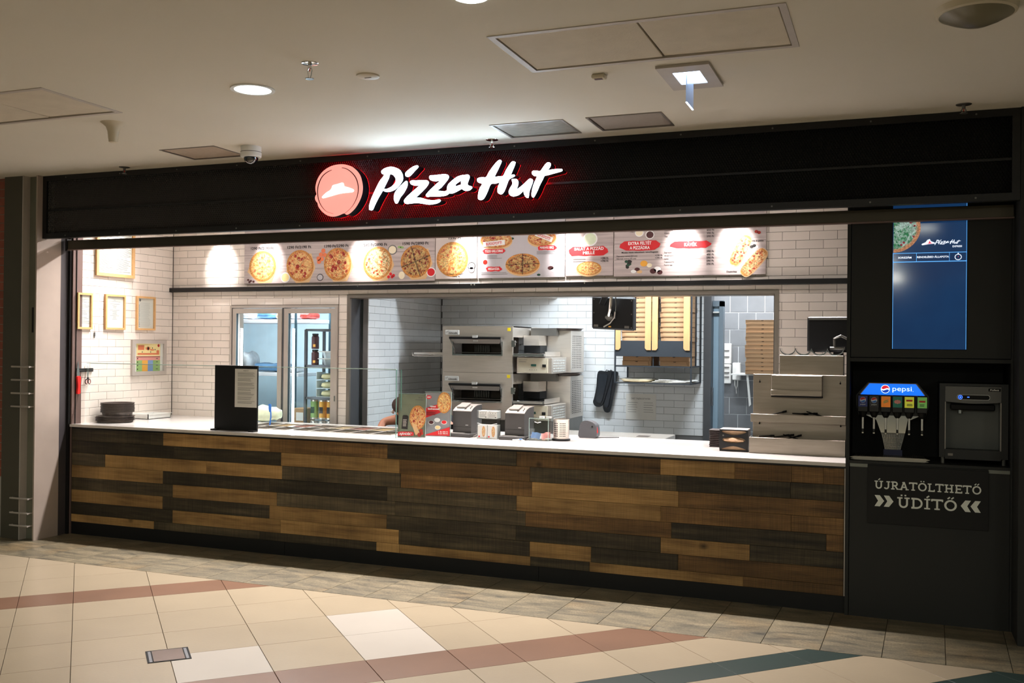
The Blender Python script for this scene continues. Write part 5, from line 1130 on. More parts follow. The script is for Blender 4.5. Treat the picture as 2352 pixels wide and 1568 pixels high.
def boxstack(x, y, z0, n, w, dpt, h, label, group, toplabel=None):
    proto = thing('pizza_box', (x, y, z0), label % nth(0, n), 'box', group); pbox(x, y, z0, w, dpt, h, proto)
    kids = [c for c in bpy.data.objects if c.parent == proto]
    for i in range(1, n):
        r = proto.copy(); COL.objects.link(r); r.location = (x+random.uniform(-.007, .007), y+random.uniform(-.006, .006), z0+i*h)
        r['label'] = label % nth(i, n)
        for c in kids:
            d = c.copy(); COL.objects.link(d); d.parent = r
boxstack(-2.245, 2.55, 1.476, 17, .275, .33, .0458, 'brown pizza box, %s of the left stack in the hanging rack', 'pizza boxes in the left stack of the rack')
boxstack(-1.885, 2.55, 1.476, 17, .275, .33, .0458, 'brown pizza box, %s of the right stack in the hanging rack', 'pizza boxes in the right stack of the rack')
for i, z in enumerate((1.320, 1.330)):
    tag(MB().lathe((-2.26, 2.68, z), [(.12, 0), (.14, .004), (.168, .020), (.170, .024), (.14, .010), (.01, .008)], 30).build('plate', M['cream_p'] if i == 0 else M['white'], smooth=True), ('lower', 'upper')[i]+' round cream plate on the lower shelf of the rack', 'plate')
for i in range(4):
    xf = Matrix.Translation((-1.93+.02*i, 2.70, 1.322+i*.007))@Matrix.Rotation(R_(6*i-8), 4, 'Z')@Matrix.Rotation(R_(-2+i), 4, 'Y')
    tag(MB(xf).bbox(-.19, .17, -.13, .13, 0, .005, .002).build('paper_bag', M['white']), 'flat white paper bag, %s in the pile on the rack' % nth(i, 4), 'bag', 'flat white paper bags on the rack')
# oven mitts
for i, (dx, dy, sc_, l) in enumerate(((0, 0, 1, 'front'), (.035, .035, .98, 'rear'))):
    px_, pz_ = -2.655+dx, 1.40; yy = 2.93+dy*.9
    lp = smoothloop([(-.07, 0), (0, .008), (.065, 0), (.060, -.06), (.020, -.20), (-.015, -.31), (-.045, -.345), (-.095, -.340), (-.118, -.30), (-.105, -.25), (-.085, -.14)], 4)
    if i: lp = [(x*.8+.035, z*1.16) for x, z in lp]
    T = thing('oven_mitt', (px_, yy, pz_-.3), l+' one of two shiny black oven mitts hanging on the kitchen wall', 'oven mitt')
    MB().prism(lp, (px_, yy, pz_), (1, 0, 0), (0, 0, 1), .026).build('mitt', pm('black_leatherette', (24, 28, 34), .22, spec=.7), T, smooth=True)
    MB().prism([(x*.62-.012, z*.8-.03) for x, z in lp], (px_, yy-.026, pz_), (1, 0, 0), (0, 0, 1), .014).build('padding', pm('black_leatherette_2', (30, 36, 44), .2, spec=.8), T, smooth=True)
    MB().tube([(px_, yy-.01, pz_), (px_+.01, yy, pz_+.02), (px_+.02, 2.985, pz_+.01)], .004, 6).build('loop', M['black'], T)
T = thing('wall_notice', (-2.31, 2.99, .935), 'white paper notice taped to the kitchen wall under the rack', 'notice')
MB().box(-2.458, -2.156, 2.988, 2.990, .934, 1.19).build('sheet', M['paper'], T)
MB().text('DIET TÁJÉKOZTATÁS', (-2.31, 2.9875, 1.135), .015, .19, 'C').lines(-2.44, -2.33, 1.0, 1.115, 2.9878, 5, .003, 3).lines(-2.28, -2.18, 1.0, 1.115, 2.9878, 5, .003, 4).build('printed_lines', M['ink'], T)
# room behind: dispensers, box stack
for i, (z0, z1) in enumerate(((1.478, 1.700), (1.266, 1.474))):
    T = thing('wall_dispenser', (-1.669, YG-.02, z0), ('upper', 'lower')[i]+' white dispenser with grey marks on the grey tiled wall', 'dispenser')
    MB().bbox(-1.712, -1.626, YG-.07, YG-.008, z0, z1, .006).build('body', M['white'], T)
    for f in ((.66, .36) if i == 0 else (.86, .58, .36)): MB().bbox(-1.698, -1.642, YG-.082, YG-.070, z0+(z1-z0)*f-.006, z0+(z1-z0)*f+.004, .002).build('slot', M['ink'], T)
T = thing('water_heater', (-1.563, YG-.02, 1.30), 'small white water heater with two looped hoses, right of the dispensers', 'water heater')
MB().bbox(-1.605, -1.523, YG-.10, YG-.008, 1.307, 1.493, .006).build('body', M['white'], T)
MB().tube([(-1.585, YG-.05, 1.307), (-1.583, YG-.05, 1.25), (-1.570, YG-.05, 1.21), (-1.556, YG-.05, 1.25), (-1.555, YG-.05, 1.307)], .007, 8).tube([(-1.57, YG-.05, 1.21), (-1.567, YG-.05, 1.16)], .004, 6).build('hose', M['white'], T, smooth=True)
hs = thing('folding_shelf', (-1.30, 4.0, 1.20), 'white bracket shelf carrying the right-hand stack of pizza boxes', 'shelf')
MB().box(-1.56, -.9, 3.75, YG-.008, 1.372, 1.386).build('board', M['white'], hs); MB().prism([(0, 0), (.02, 0), (.05, -.30), (.03, -.32)], (-1.40, 3.80, 1.372), (1, 0, 0), (0, 0, 1), .02).build('bracket', M['white'], hs)
boxstack(-1.235, 3.72, 1.387, 13, .335, .36, .0425, 'brown pizza box, %s of the stack before the grey tiled wall', 'pizza boxes in the stack before the grey wall')

# ================================================================ ON THE WORKTOP
def stand(c0, c1, h, label, deco):
    """upright acrylic leaflet holder whose front foot runs from c0 to c1"""
    a = Vector((*c0, 0)); b = Vector((*c1, 0)); w = (b-a).length; ang = math.atan2(b.y-a.y, b.x-a.x)
    xf = Matrix.Translation((a.x, a.y, HC))@Matrix.Rotation(ang, 4, 'Z')@Matrix.Rotation(R_(-5), 4, 'X')
    T = thing('leaflet_stand', (a.x+w/2*math.cos(ang), a.y+w/2*math.sin(ang), HC), label, 'sign holder')
    MB(xf).box(0, w, -.003, -.0005, .004, h).box(0, w, .0025, .005, .004, h).box(0, .003, -.003, .005, .004, h).box(w-.003, w, -.003, .005, .004, h).build('acrylic_sleeve', M['acryl'], T)
    MB(Matrix.Translation((a.x, a.y, HC))@Matrix.Rotation(ang, 4, 'Z')).box(0, w, -.003, .07, 0, .004).build('foot', M['acryl'], T)
    MB(xf).box(0, w, -.002, .004, h, h+.002).box(w, w+.002, -.002, .004, .004, h).build('bright_edge', M['edge'], T)
    deco(xf, w, h, T); return T
def deco1(xf, w, h, T):
    MB(xf).box(.004, w-.004, -.0003, .002, .006, h-.004).build('leaflet', M['menusage'], T); y = -.0035
    xx = Matrix.Translation(xf@Vector((w*.80, -.002, h*.46)))@xf.to_3x3().to_4x4()
    me = _D.copy(); me.materials.append(PZ['pep']); o = inst('pizza_print', me, xf@Vector((w*.72, y-.0006, h*.46)), T, (.063, .12, .092)); o.rotation_euler = xf.to_euler()
    MB(xf).prism([(w*.50, h*.34), (w*.66, h*.05), (w*.80, h*.12), (w*.66, h*.30)], (0, y, 0), (1, 0, 0), (0, 0, 1), .001).build('slice_print', M['beigepr'], T)
    for (x, z, r) in ((.80, .07, .016), (.88, .10, .013), (.86, .16, .014)): MB(xf).prism([(w*x+r*math.cos(i*.6), h*z+r*math.sin(i*.6)) for i in range(10)], (0, y-.001, 0), (1, 0, 0), (0, 0, 1), .001).build('tomato_print', M['tomato'], T)
    MB(xf).prism([(w*.14, h*.20), (w*.36, h*.185), (w*.38, h*.48), (w*.17, h*.49)], (0, y, 0), (1, 0, 0), (0, 0, 1), .0008).prism([(w*.17, h*.49), (w*.37, h*.48), (w*.35, h*.505), (w*.19, h*.51)], (0, y, 0), (1, 0, 0), (0, 0, 1), .0008).build('can_print', M['inkd'], T)
    MB(xf).lines(w*.19, w*.34, h*.25, h*.42, y-.001, 5, .006, 3).build('can_lettering', M['alu_matt'], T)
    MB(xf).prism(smoothloop([(w*.05, h*.035), (w*.55, h*.045), (w*.58, h*.085), (w*.54, h*.13), (w*.06, h*.13), (w*.03, h*.085)], 3), (0, y-.001, 0), (1, 0, 0), (0, 0, 1), .001).build('red_band', M['redp'], T)
    MB(xf).text('AJÁNDÉK*', (w*.30, y-.0028, h*.060), .016, w*.46, 'C', bold=.04).build('white_lettering', M['whp'], T)
    MB(xf).text('30 cm', (w*.80, y-.001, h*.90), .010, w*.14, 'C').lines(w*.62, w*.95, h*.85, h*.875, y-.0006, 1, .003, 3).build('small_lettering', M['ink'], T)
def deco2(xf, w, h, T):
    MB(xf).box(.004, w-.004, -.0003, .002, .006, h-.004).build('leaflet', M['menug'], T); y = -.0035
    P = lambda *p: MB(xf).prism([(w*a, h*b) for a, b in p], (0, y, 0), (1, 0, 0), (0, 0, 1), .0008)
    P((.0, .62), (.98, .82), (.98, .62), (.0, .40)).build('red_band', M['redp'], T)
    P((.0, .02), (.98, .02), (.98, .22)).build('red_corner', M['redp'], T)
    me = _D.copy(); me.materials.append(PZ['ham']); o = inst('pizza_print', me, xf@Vector((w*.74, y-.0018, h*.76)), T, (.056, .12, .082)); o.rotation_euler = xf.to_euler()
    blobm = lambda x, z, r, m, n, e=0: MB(xf).prism([(w*x+r*math.cos(2*math.pi*i/16), h*z+r*.7*math.sin(2*math.pi*i/16)) for i in range(16)], (0, y-.001-e, 0), (1, 0, 0), (0, 0, 1), .0008).build(n, M[m], T)
    for x, z, m in ((.28, .31, 'plum'), (.50, .37, 'whp'), (.76, .32, 'redp'), (.53, .20, 'yelp')): blobm(x, z, .024, 'whp', 'bowl_print'); blobm(x, z+.005, .019, m, 'sauce_print', .001)
    blobm(.16, .88, .022, 'redp', 'round_emblem'); MB(xf).lines(w*.10, w*.23, h*.86, h*.90, y-.003, 2, .004, 3, ragged=.1).build('emblem_mark', M['whp'], T)
    MB(xf).text('Válaszd', (w*.32, y-.002, h*.655), .012, w*.22, 'C', bold=.04, v=(0, 0, 1)).text('kedvenced!', (w*.36, y-.002, h*.60), .013, w*.44, 'C', bold=.05).text('1 db 290 Ft', (w*.74, y-.002, h*.095), .009, w*.36, 'C', bold=.03).text('2 db 490 Ft', (w*.74, y-.002, h*.055), .009, w*.36, 'C', bold=.03).build('white_lettering', M['whp'], T)
    MB(xf).lines(w*.06, w*.52, h*.47, h*.56, y-.002, 4, .003, 3).build('dark_lettering', M['plum'], T)
stand((-3.530, .215), (-3.325, .275), .335, 'front leaflet stand reading AJÁNDÉK, with a can and a pizza on sage ground', deco1)
stand((-3.400, .400), (-3.190, .440), .345, 'rear leaflet stand with red bands, sauces and a pizza, left of the first receipt printer', deco2)
MB_ = MB().bbox(-3.195, -3.185, .46, .49, HC, 1.09, .003)
def printer(x, y, label):
    T = thing('receipt_printer', (x, y, HC), label, 'printer')
    MB().bbox(x-.075, x+.125, y-.055, y+.13, HC, HC+.028, .003).build('base_tray', M['printer'], T)
    MB().box(x-.05, x+.06, y-.045, y, HC+.028, HC+.031).build('tray_insert', M['printer_t'], T)
    pr = [(0, .028), (0, .195), (.05, .222), (.11, .236), (.21, .240), (.21, .028)]
    MB().prism([(a, b) for a, b in pr][::-1], (x-.045, y+.0, HC), (0, 1, 0), (0, 0, 1), .155).build('housing', M['printer'], T)
    MB().prism([(-.002, .196), (-.003, .200), (.05, .226), (.11, .240), (.21, .244), (.21, .240), (.11, .236), (.05, .222)][::-1], (x-.046, y, HC), (0, 1, 0), (0, 0, 1), .157).build('top_cover', M['printer_t'], T)
    MB(Matrix.Translation((x+.01, y+.07, HC+.236))@Matrix.Rotation(R_(14), 4, 'X')).bbox(-.035, .045, -.05, .06, -.002, .008, .002).build('paper_door', M['printer_t'], T)
    MB(Matrix.Translation((x+.005, y+.018, HC+.212))@Matrix.Rotation(R_(28), 4, 'X')).box(-.03, .04, -.02, .03, -.001, .002).build('receipt', M['paper'], T)
    MB().box(x-.046, x+.111, y-.0015, y+.0, HC+.075, HC+.078).build('seam', M['black'], T)
    MB().text('EPSON', (x+.085, y-.001, HC+.088), .006, .022, 'R', bold=.03).build('maker_mark', M['whp'], T)
    mb = MB()
    for k in range(3): mb.cyl((x+.09, y+.03+k*.014, HC+.215+k*.007), (x+.09, y+.03+k*.014, HC+.224+k*.006), .003, n=6)
    mb.build('button', M['inkd'], T)
    MB().tube([(x+.10, y+.10, HC+.02), (x+.13, y+.06, HC+.012), (x+.135, y-.01, HC+.007)], .004, 6).build('cable', M['printer_t'], T)
printer(-3.150, .50, 'left charcoal receipt printer, beside the red leaflet stand')
printer(-2.695, .46, 'right charcoal receipt printer, between the box display and the tip box')
T = thing('box_display', (-2.87, .45, HC), 'small clear display of printed white cartons between the two receipt printers', 'display')
for x0 in (-2.953, -2.873):
    b = MB().bbox(x0+.001, x0+.078, .425, .50, HC, HC+.105, .002).build('lower_carton', M['white'], T)
    me = _D.copy(); me.materials.append(PZ['veg']); o = bpy.data.objects.new('pizza_print', me); COL.objects.link(o); o.parent = b; o.location = Vector((x0+.050, .4245, HC+.055))-WL[b.name]; o.scale = (.014, .1, .040)
    MB().prism([(x0+.014+.007*math.cos(i*.6), HC+.016+.007*math.sin(i*.6)) for i in range(10)], (0, .4248, 0), (1, 0, 0), (0, 0, 1), .0006).build('round_mark', M['redp'], b)
    b = MB().bbox(x0+.003, x0+.079, .435, .50, HC+.155, HC+.212, .002).build('upper_carton', M['white'], T)
    mb = MB()
    for k in range(3): mb.box(x0+.018+k*.02, x0+.023+k*.02, .4340, .4348, HC+.192, HC+.197)
    mb.lines(x0+.01, x0+.07, HC+.162, HC+.186, .4348, 3, .002, 3).box(x0+.058, x0+.068, .434, .4348, HC+.160, HC+.168).build('printed_marks', M['ink'], b)
MB().box(-2.958, -2.790, .50, .503, HC, HC+.225).box(-2.958, -2.955, .42, .50, HC, HC+.225).box(-2.793, -2.790, .42, .50, HC, HC+.225).box(-2.955, -2.793, .42, .50, HC+.150, HC+.153).build('acrylic_shell', M['acryl'], T)
MB().tube([(-2.955, .425, HC+.118), (-2.90, .415, HC+.108), (-2.84, .415, HC+.108), (-2.793, .425, HC+.118)], .0025, 6).build('chrome_wire', M['chrome'], T)
T = thing('card_reader', (-2.80, .62, HC), 'dark square device half hidden left of the right receipt printer', 'device')
MB().bbox(-2.80, -2.735, .60, .75, HC, HC+.145, .006).build('body', pm('dark_brown_plastic', (62, 54, 50), .45), T)
T = thing('tip_box', (-2.467, .50, HC), 'clear acrylic tip box with banknotes inside, left of the perforated cutlery cup', 'box')
tx0, tx1, ty0, ty1, tz1 = -2.546, -2.392, .458, .585, HC+.165
MB().box(tx0, tx1, ty0, ty0+.003, HC, tz1).box(tx0, tx1, ty1-.003, ty1, HC, tz1).box(tx0, tx0+.003, ty0+.003, ty1-.003, HC, tz1).box(tx1-.003, tx1, ty0+.003, ty1-.003, HC, tz1).box(tx0, tx1, ty0, ty1, tz1, tz1+.003).box(tx0, tx1, ty0, ty1, HC, HC+.003).build('acrylic_walls', M['acryl'], T)
MB().box(tx0-.001, tx0+.002, ty0-.001, ty0+.002, HC, tz1).box(tx1-.002, tx1+.001, ty0-.001, ty0+.002, HC, tz1).box(tx0, tx1, ty0-.001, ty0+.001, tz1, tz1+.004).build('bright_edge', M['edge'], T)
MB().cyl((-2.475, ty0+.0, HC+.148), (-2.475, ty0-.012, HC+.148), .011, n=12).tube([(-2.50, ty0-.002, HC+.142), (-2.475, ty0-.006, HC+.136), (-2.45, ty0-.002, HC+.142)], .004, 6).build('cam_lock', M['chrome'], T)
for x in (-2.46, -2.405): MB().box(x-.018, x+.018, ty0+.03, ty0+.06, tz1+.003, tz1+.016).build('white_tape', M['white'], T)
for i, (dx, m, l) in enumerate(((-.040, 'blup', 'blue'), (.035, 'pinkp', 'pinkish'))):
    xf = Matrix.Translation((-2.467+dx, .505+.02*i, HC+.030))@Matrix.Rotation(R_(8-20*i), 4, 'Y')@Matrix.Rotation(R_(-24), 4, 'X')
    o = MB(xf).add([(-.035+.01*k, -.010+.008*math.sin(k*1.1), z) for k in range(8) for z in (-.022, .026)], [(2*k, 2*k+2, 2*k+3, 2*k+1) for k in range(7)]).build('banknote', M[m], smooth=True)
    tag(o, l+' crumpled banknote inside the clear tip box', 'banknote')
for i in range(3):
    tag(MB().cyl((-2.44+.012*i, .49+.02*(i % 2), HC+.003+.003*i), (-2.44+.012*i, .49+.02*(i % 2), HC+.0058+.003*i), .012, n=16).build('coin', M['tanp']), 'coin in the clear tip box, %s of three' % nth(i, 3), 'coin', 'coins in the tip box')
T = thing('cutlery_cup', (-2.325, .56, HC), 'perforated stainless cutlery cup on a dark base, right of the tip box', 'cup')
MB().lathe((-2.325, .56, HC), [(.062, 0), (.070, .002), (.070, .014), (.058, .018)], 28).build('base', M['black'], T)
MB().lathe((-2.325, .56, HC+.014), [(.060, 0), (.062, .145), (.063, .148), (.059, .148), (.056, .004)], 32).build('cup_wall', M['steel'], T, smooth=True)
mb = MB()
for j in range(7):
    for i in (-4, -3, -2, 0, 1, 2, 3):
        a = R_(-90+i*11+12); c = Vector((-2.325, .56, HC+.038+j*.0155)); d = Vector((math.cos(a), math.sin(a), 0)); mb.cyl(c+d*.0605, c+d*.0632, .0038, n=8)
mb.build('hole', M['emb'], T)
T = thing('payment_terminal', (-2.30, .86, HC), 'charcoal card terminal lying at the back of the worktop behind the cutlery cup', 'card terminal')
MB(Matrix.Translation((-2.265, .84, HC))).prism(smoothloop([(0, 0), (.12, 0), (.135, .05), (.12, .11), (.06, .135), (.01, .12), (-.01, .05)], 3), (0, 0, 0), (1, 0, 0), (0, 0, 1), -.09).build('body', pm('charcoal_terminal', (84, 84, 88), .45), T, smooth=True)
MB().cyl((-2.165, .838, HC+.09), (-2.165, .842, HC+.09), .008, n=10).build('knob', M['black'], T); MB().tube([(-2.145, .86, HC+.01), (-2.13, .86, HC+.05), (-2.14, .87, HC+.085)], .007, 8).build('red_strap', M['red'], T)
MB().tube([(-2.14, .88, HC+.006), (-2.05, .92, HC+.006), (-1.98, .95, HC+.006)], .004, 6).build('cable', M['printer'], T)
T = thing('pen', (-2.58, .37, HC), 'white pen with blue clip lying on its cord before the right receipt printer', 'pen')
MB().tube([(-2.64, .36, HC+.006), (-2.58, .37, HC+.012), (-2.54, .345, HC+.006)], .0055, 8).build('barrel', M['white'], T, smooth=True); MB().bbox(-2.585, -2.565, .355, .372, HC+.012, HC+.019, .002).build('clip', M['blue'], T)
MB().tube([(-2.62, .38, HC+.003), (-2.59, .34, HC+.003), (-2.545, .335, HC+.003), (-2.52, .31, HC+.003), (-2.55, .30, HC+.003), (-2.60, .325, HC+.003)], .003, 6).build('cord', M['white'], T, smooth=True)
# napkin dispenser
T = thing('napkin_dispenser', (-1.01, .43, HC), 'black napkin dispenser with tan napkins showing through two oval openings', 'napkin dispenser')
nx0, nx1, ny0, ny1 = -1.110, -.918, .370, .50
mb = MB(); mb.fill([[(nx0, HC), (nx1, HC), (nx1+.004, HC+.06), (nx1, HC+.150), (nx0, HC+.150), (nx0-.004, HC+.06)][::1],
    [((nx0+nx1)/2+.080*math.cos(t)*(1 if abs(math.cos(t)) < .9 else .98), HC+.078+.020*math.sin(t)) for t in [2*math.pi*i/24 for i in range(24)]],
    smoothloop([(nx0+.02, HC+.010), (nx1-.02, HC+.010), (nx1-.03, HC+.022), ((nx0+nx1)/2, HC+.036), (nx0+.03, HC+.022)], 3),
    smoothloop([(nx0+.02, HC+.140), (nx0+.03, HC+.125), ((nx0+nx1)/2, HC+.112), (nx1-.03, HC+.125), (nx1-.02, HC+.140)], 3)], (0, ny0, 0), (1, 0, 0), (0, 0, 1), .006)
mb.build('face_plate', M['black'], T)
MB().box(nx0, nx0+.005, ny0, ny1, HC, HC+.148).box(nx1-.005, nx1, ny0, ny1, HC, HC+.148).box(nx0, nx1, ny1-.005, ny1, HC, HC+.148).box(nx0, nx1, ny0, ny1, HC, HC+.006).build('shell', M['black'], T)
MB().bbox(nx0+.002, nx1-.002, ny0+.004, ny1, HC+.146, HC+.153, .003).build('top_plate', M['alu_matt'], T)
MB().box(nx0+.012, nx1-.012, ny0+.012, ny1-.01, HC+.01, HC+.142).build('napkin_pack', M['tanp'], T)
MB().tube([(nx0+.03, ny0+.004, HC+.078), (-1.02, ny0-.006, HC+.082), (nx1-.03, ny0+.002, HC+.074)], [.008, .014, .006], 8).build('pulled_napkin', M['tanp'], T, smooth=True)
MB().cyl((nx0+.025, ny0-.004, HC+.108), (nx0+.025, ny0-.002, HC+.108), .006, n=10).build('round_mark', M['steel_d'], T)
for i in range(10):
    o = MB().bbox(-1.222+random.uniform(-.002, .002), -1.085, .60, .72, HC+i*.0128, HC+i*.0128+.0105, .003).build('food_tray', pm('dark_brown_tray', (44, 32, 30), .45) if i == 0 else bpy.data.materials['dark_brown_tray'])
    tag(o, 'dark brown takeaway tray, %s of the stack behind the napkin dispenser' % nth(i, 10), 'tray', 'dark takeaway trays beside the napkin dispenser')
# steel organiser
T = thing('cutlery_organiser', (-.60, .42, HC), 'tall stainless steel organiser with troughs at the right end of the worktop', 'organiser')
sx0, sx1 = -.905, -.285
MB().bbox(sx0, sx1, .33, .336, HC, HC+.108, .002).box(sx0, sx0+.004, .336, .44, HC, HC+.108).box(sx1-.004, sx1, .336, .44, HC, HC+.108).box(sx0, sx1, .336, .44, HC, HC+.004).build('lower_trough', M['steel_flat'], T)
MB().bbox(sx0+.005, sx1, .36, .366, 1.150, 1.205, .002).box(sx0+.005, sx1, .366, .44, 1.150, 1.154).build('upper_trough', M['steel_flat'], T)
MB().bbox(sx0+.01, sx1, .44, .446, HC+.02, 1.474, .002).build('back_plate', M['steel_flat'], T)
MB().bbox(-.765, -.435, .36, .44, 1.33, 1.472, .004).build('hood_box', M['steel_flat'], T); MB().bbox(-.768, -.435, .352, .36, 1.335, 1.372, .003).build('hood_lip', M['steel_flat'], T); MB().box(-.765, -.435, .358, .44, 1.322, 1.332).build('slot_gap', M['emb'], T)
mb = MB()
for x, z in ((-.85, 1.42), (-.325, 1.42), (-.85, 1.135), (-.32, 1.135)): mb.cyl((x, .436, z), (x, .441, z), .006, n=8).box(x-.002, x+.002, .436, .441, z, z+.014)
mb.build('keyhole', M['emb'], T)
MB().bbox(-.722, -.307, .46, .466, 1.470, 1.606, .002).box(-.722, -.716, .466, .60, 1.47, 1.606).box(-.313, -.307, .466, .60, 1.47, 1.606).box(-.722, -.307, .60, .606, 1.47, 1.606).build('top_bin', M['steel_flat'], T)
for i in range(4):
    a = -.722+i*.1038; pts = [(a+.0519-.0519*math.cos(t), 1.650-.046*math.sin(t)) for t in [math.pi*k/12 for k in range(13)]]
    lp = pts+[(a+.0519-.0495*math.cos(t), 1.654-.041*math.sin(t)) for t in [math.pi*k/12 for k in range(12, -1, -1)]]
    MB().prism(lp, (0, .60, 0), (1, 0, 0), (0, 0, 1), .13).build('u_divider', M['chrome'], T, smooth=True)
rr = random.Random(5)
for i, (x, y, z) in enumerate([(-.80, .40, HC+.108), (-.70, .39, HC+.112), (-.67, .40, HC+.115), (-.64, .39, HC+.110), (-.62, .40, HC+.108), (-.72, .41, 1.207), (-.58, .40, 1.207), (-.52, .40, 1.210), (-.49, .41, 1.208)]):
    a = rr.uniform(-.5, .5); d = Vector((math.cos(a)*.05, .0, -.012+.02*rr.random()))
    p = Vector((x, y, z+.006)); a *= 1.6; o = MB().prism([(-.05, -.003), (.02, -.004), (.03, -.008), (.055, -.007), (.055, .007), (.03, .008), (.02, .004), (-.05, .003)], p, (math.cos(a*.4), 0, math.sin(a*.4)), (0, -.5, .87), .003).build('plastic_fork', M['blackmat'])
    tag(o, 'black plastic fork in the %s organiser trough, %s from the left' % (('lower', ORD[(0, 1, 2, 3, 4)[i]]) if i < 5 else ('upper', ORD[i-5])), 'fork', 'plastic forks in the %s trough' % ('lower' if i < 5 else 'upper'))
# till monitor behind it
T = thing('till_monitor', (-.38, .72, 1.62), 'black till monitor behind the steel organiser, at the edge of the black cabinet', 'monitor')
xf = Matrix.Translation((-.555, .60, 0))@Matrix.Rotation(R_(-10), 4, 'Z')
MB(xf).bbox(0, .33, 0, .02, 1.628, 1.872, .008).build('bezel', M['black'], T); MB(xf).box(.018, .33, -.003, .002, 1.645, 1.852).build('back_recess', M['niche'], T); MB(xf).box(.012, .33, -.004, 0, 1.850, 1.858).build('top_edge_highlight', M['steel_d'], T)  # the paler strip on top puts a highlight into the bezel's colour
MB(xf).tube([(.20, -.05, 1.66), (.20, -.06, 1.72), (.24, -.05, 1.74), (.28, -.04, 1.72)], .010, 8).cyl((.17, -.05, 1.655), (.27, -.05, 1.655), .012).build('bracket', M['steel_d'], T); MB(xf).box(.12, .28, 0, .14, HC+.03, HC+.05).box(.17, .23, .04, .08, HC+.05, 1.64).build('stand', M['black'], T)

# ================================================================ DRINKS CABINET
T = thing('drinks_cabinet', (.2, .2, 0), 'tall matt black cabinet with a screen above and a drinks niche', 'cabinet')
yc = -.02
MB().box(-.268, -.247, yc-.004, .45, 0, 2.93).build('side_panel', M['cabinet'], T); MB().box(.650, .661, yc, .45, 0, 2.93).build('side_panel', M['cabinet'], T)
MB().box(-.247, .650, .43, .45, 0, 2.93).build('rear_panel', M['niche'], T)
mb = MB(); sx = (-.008, .412); szt, szb = 2.62, 1.652
mb.box(-.243, sx[0], yc, .0, 1.603, 2.93).box(sx[1], .648, yc, .0, 1.603, 2.93).box(sx[0], sx[1], yc, .0, 1.603, szb).box(sx[0], sx[1], yc, .0, szt, 2.93).build('upper_door', M['cabinet'], T)
MB().box(-.247, .650, yc+.004, .43, 1.575, 1.598).build('niche_head', M['cabinet'], T)
MB().box(-.247, .650, yc-.002, .43, .945, .962).build('niche_shelf', M['cabinet'], T)
MB().box(-.247, -.245, .0, .43, .962, 1.575).box(.648, .650, .0, .43, .962, 1.575).box(-.245, .648, .425, .43, .962, 1.575).build('niche_lining', M['niche'], T)
MB().box(-.243, .648, yc, .0, .0, .943).build('lower_door', M['cabinet'], T)
MB().box(-.243, -.139, yc-.004, yc, .924, .944).box(.534, .648, yc-.004, yc, .924, .944).build('pale_strip', pm('pale_grey_strip', (120, 124, 116), .5), T)
# screen
T = thing('order_screen', (.2, -.01, szb), 'tall dark blue order status screen in the black cabinet', 'screen')
MB().box(sx[0]+.003, sx[1]-.003, yc+.006, .004, szb+.003, szt-.003).build('display_panel', M['screen'], T)
ys = yc+.0058
mb = MB()
for a, b, c, d in ((-.004, .408, 2.238, 2.2415), (-.004, .408, 2.184, 2.189), (-.004, -.0015, szb+.004, 2.24), (.4055, .408, szb+.004, 2.60), (.1285, .131, 2.189, 2.238), (.312, .314, 2.189, 2.238)): mb.box(a, b, ys-.0006, ys, c, d)
mb.build('blue_rules', M['screen_line'], T)
mb = MB().text('SORSZÁM', (.0635, ys-.0007, 2.208), .0105, .076, 'C', bold=.04).text('RENDELÉSED ÁLLAPOTA', (.2215, ys-.0007, 2.209), .0105, .178, 'C', bold=.04).text('EXPRESS', (.3815, ys-.0007, 2.270), .0105, .052, 'R', bold=.03)
mb.prism([(.361+.0195*math.cos(t), 2.2105+.0185*math.sin(t)) for t in [2*math.pi*i/28 for i in range(29)]]+[(.361+.0155*math.cos(t), 2.2105+.0145*math.sin(t)) for t in [2*math.pi*i/28 for i in range(28, -1, -1)]], (0, ys, 0), (1, 0, 0), (0, 0, 1), .0006).box(.358, .364, ys-.0006, ys, 2.228, 2.235)
sx_, sz_ = .152/1.512, .058/.34
for k in names:
    for kk_ in [k]+(['dot'] if k == 'i' else []):
        f = lambda q: (.230+(q[0]+3.440)*.152/1.50, 2.2855+(q[1]-2.59)*.036/.34)
        mb.fill([[f(q) for q in sg_(kk_, 2)]]+([[f(q) for q in sg_('ahole', 2)]] if k == 'a' else []), (0, ys-.0004, 0), (1, 0, 0), (0, 0, 1), .0005)
hat = [(.157, 2.290), (.160, 2.295), (.180, 2.304), (.190, 2.318), (.203, 2.323), (.210, 2.310), (.232, 2.300), (.234, 2.294), (.200, 2.292), (.162, 2.286)]
mb.prism(hat, (0, ys, 0), (1, 0, 0), (0, 0, 1), .0005); mb.build('white_lettering', M['screen_txt'], T)
MB().prism([(.168, 2.2915), (.195, 2.296), (.203, 2.314), (.209, 2.300), (.222, 2.297), (.200, 2.2945)], (0, ys-.0006, 0), (1, 0, 0), (0, 0, 1), .0005).prism([(.3605, 2.209), (.3635, 2.209), (.3625, 2.217), (.3605, 2.216)], (0, ys-.0006, 0), (1, 0, 0), (0, 0, 1), .0005).build('red_marks', M['screen_red'], T)
me = bpy.data.meshes.new('pizza_picture'); n = 20; a0 = math.pi*1.5; R0 = .153
cz = 2.395; pts = [(0, 0), ]+[(math.sin(t), -math.cos(t)) for t in [math.pi/2*1.32*i/n for i in range(n+1)]]
pts = [(0, 0)]+[(x, z) for x, z in pts[1:]]+[(0, pts[-1][1])]
me.from_pydata([(x, 0, z) for x, z in pts], [], [tuple(range(len(pts)))]); me.materials.append(PZ['screen']); inst('pizza_picture', me, (-.001, ys-.0004, cz), T, (.153, .1, .150))
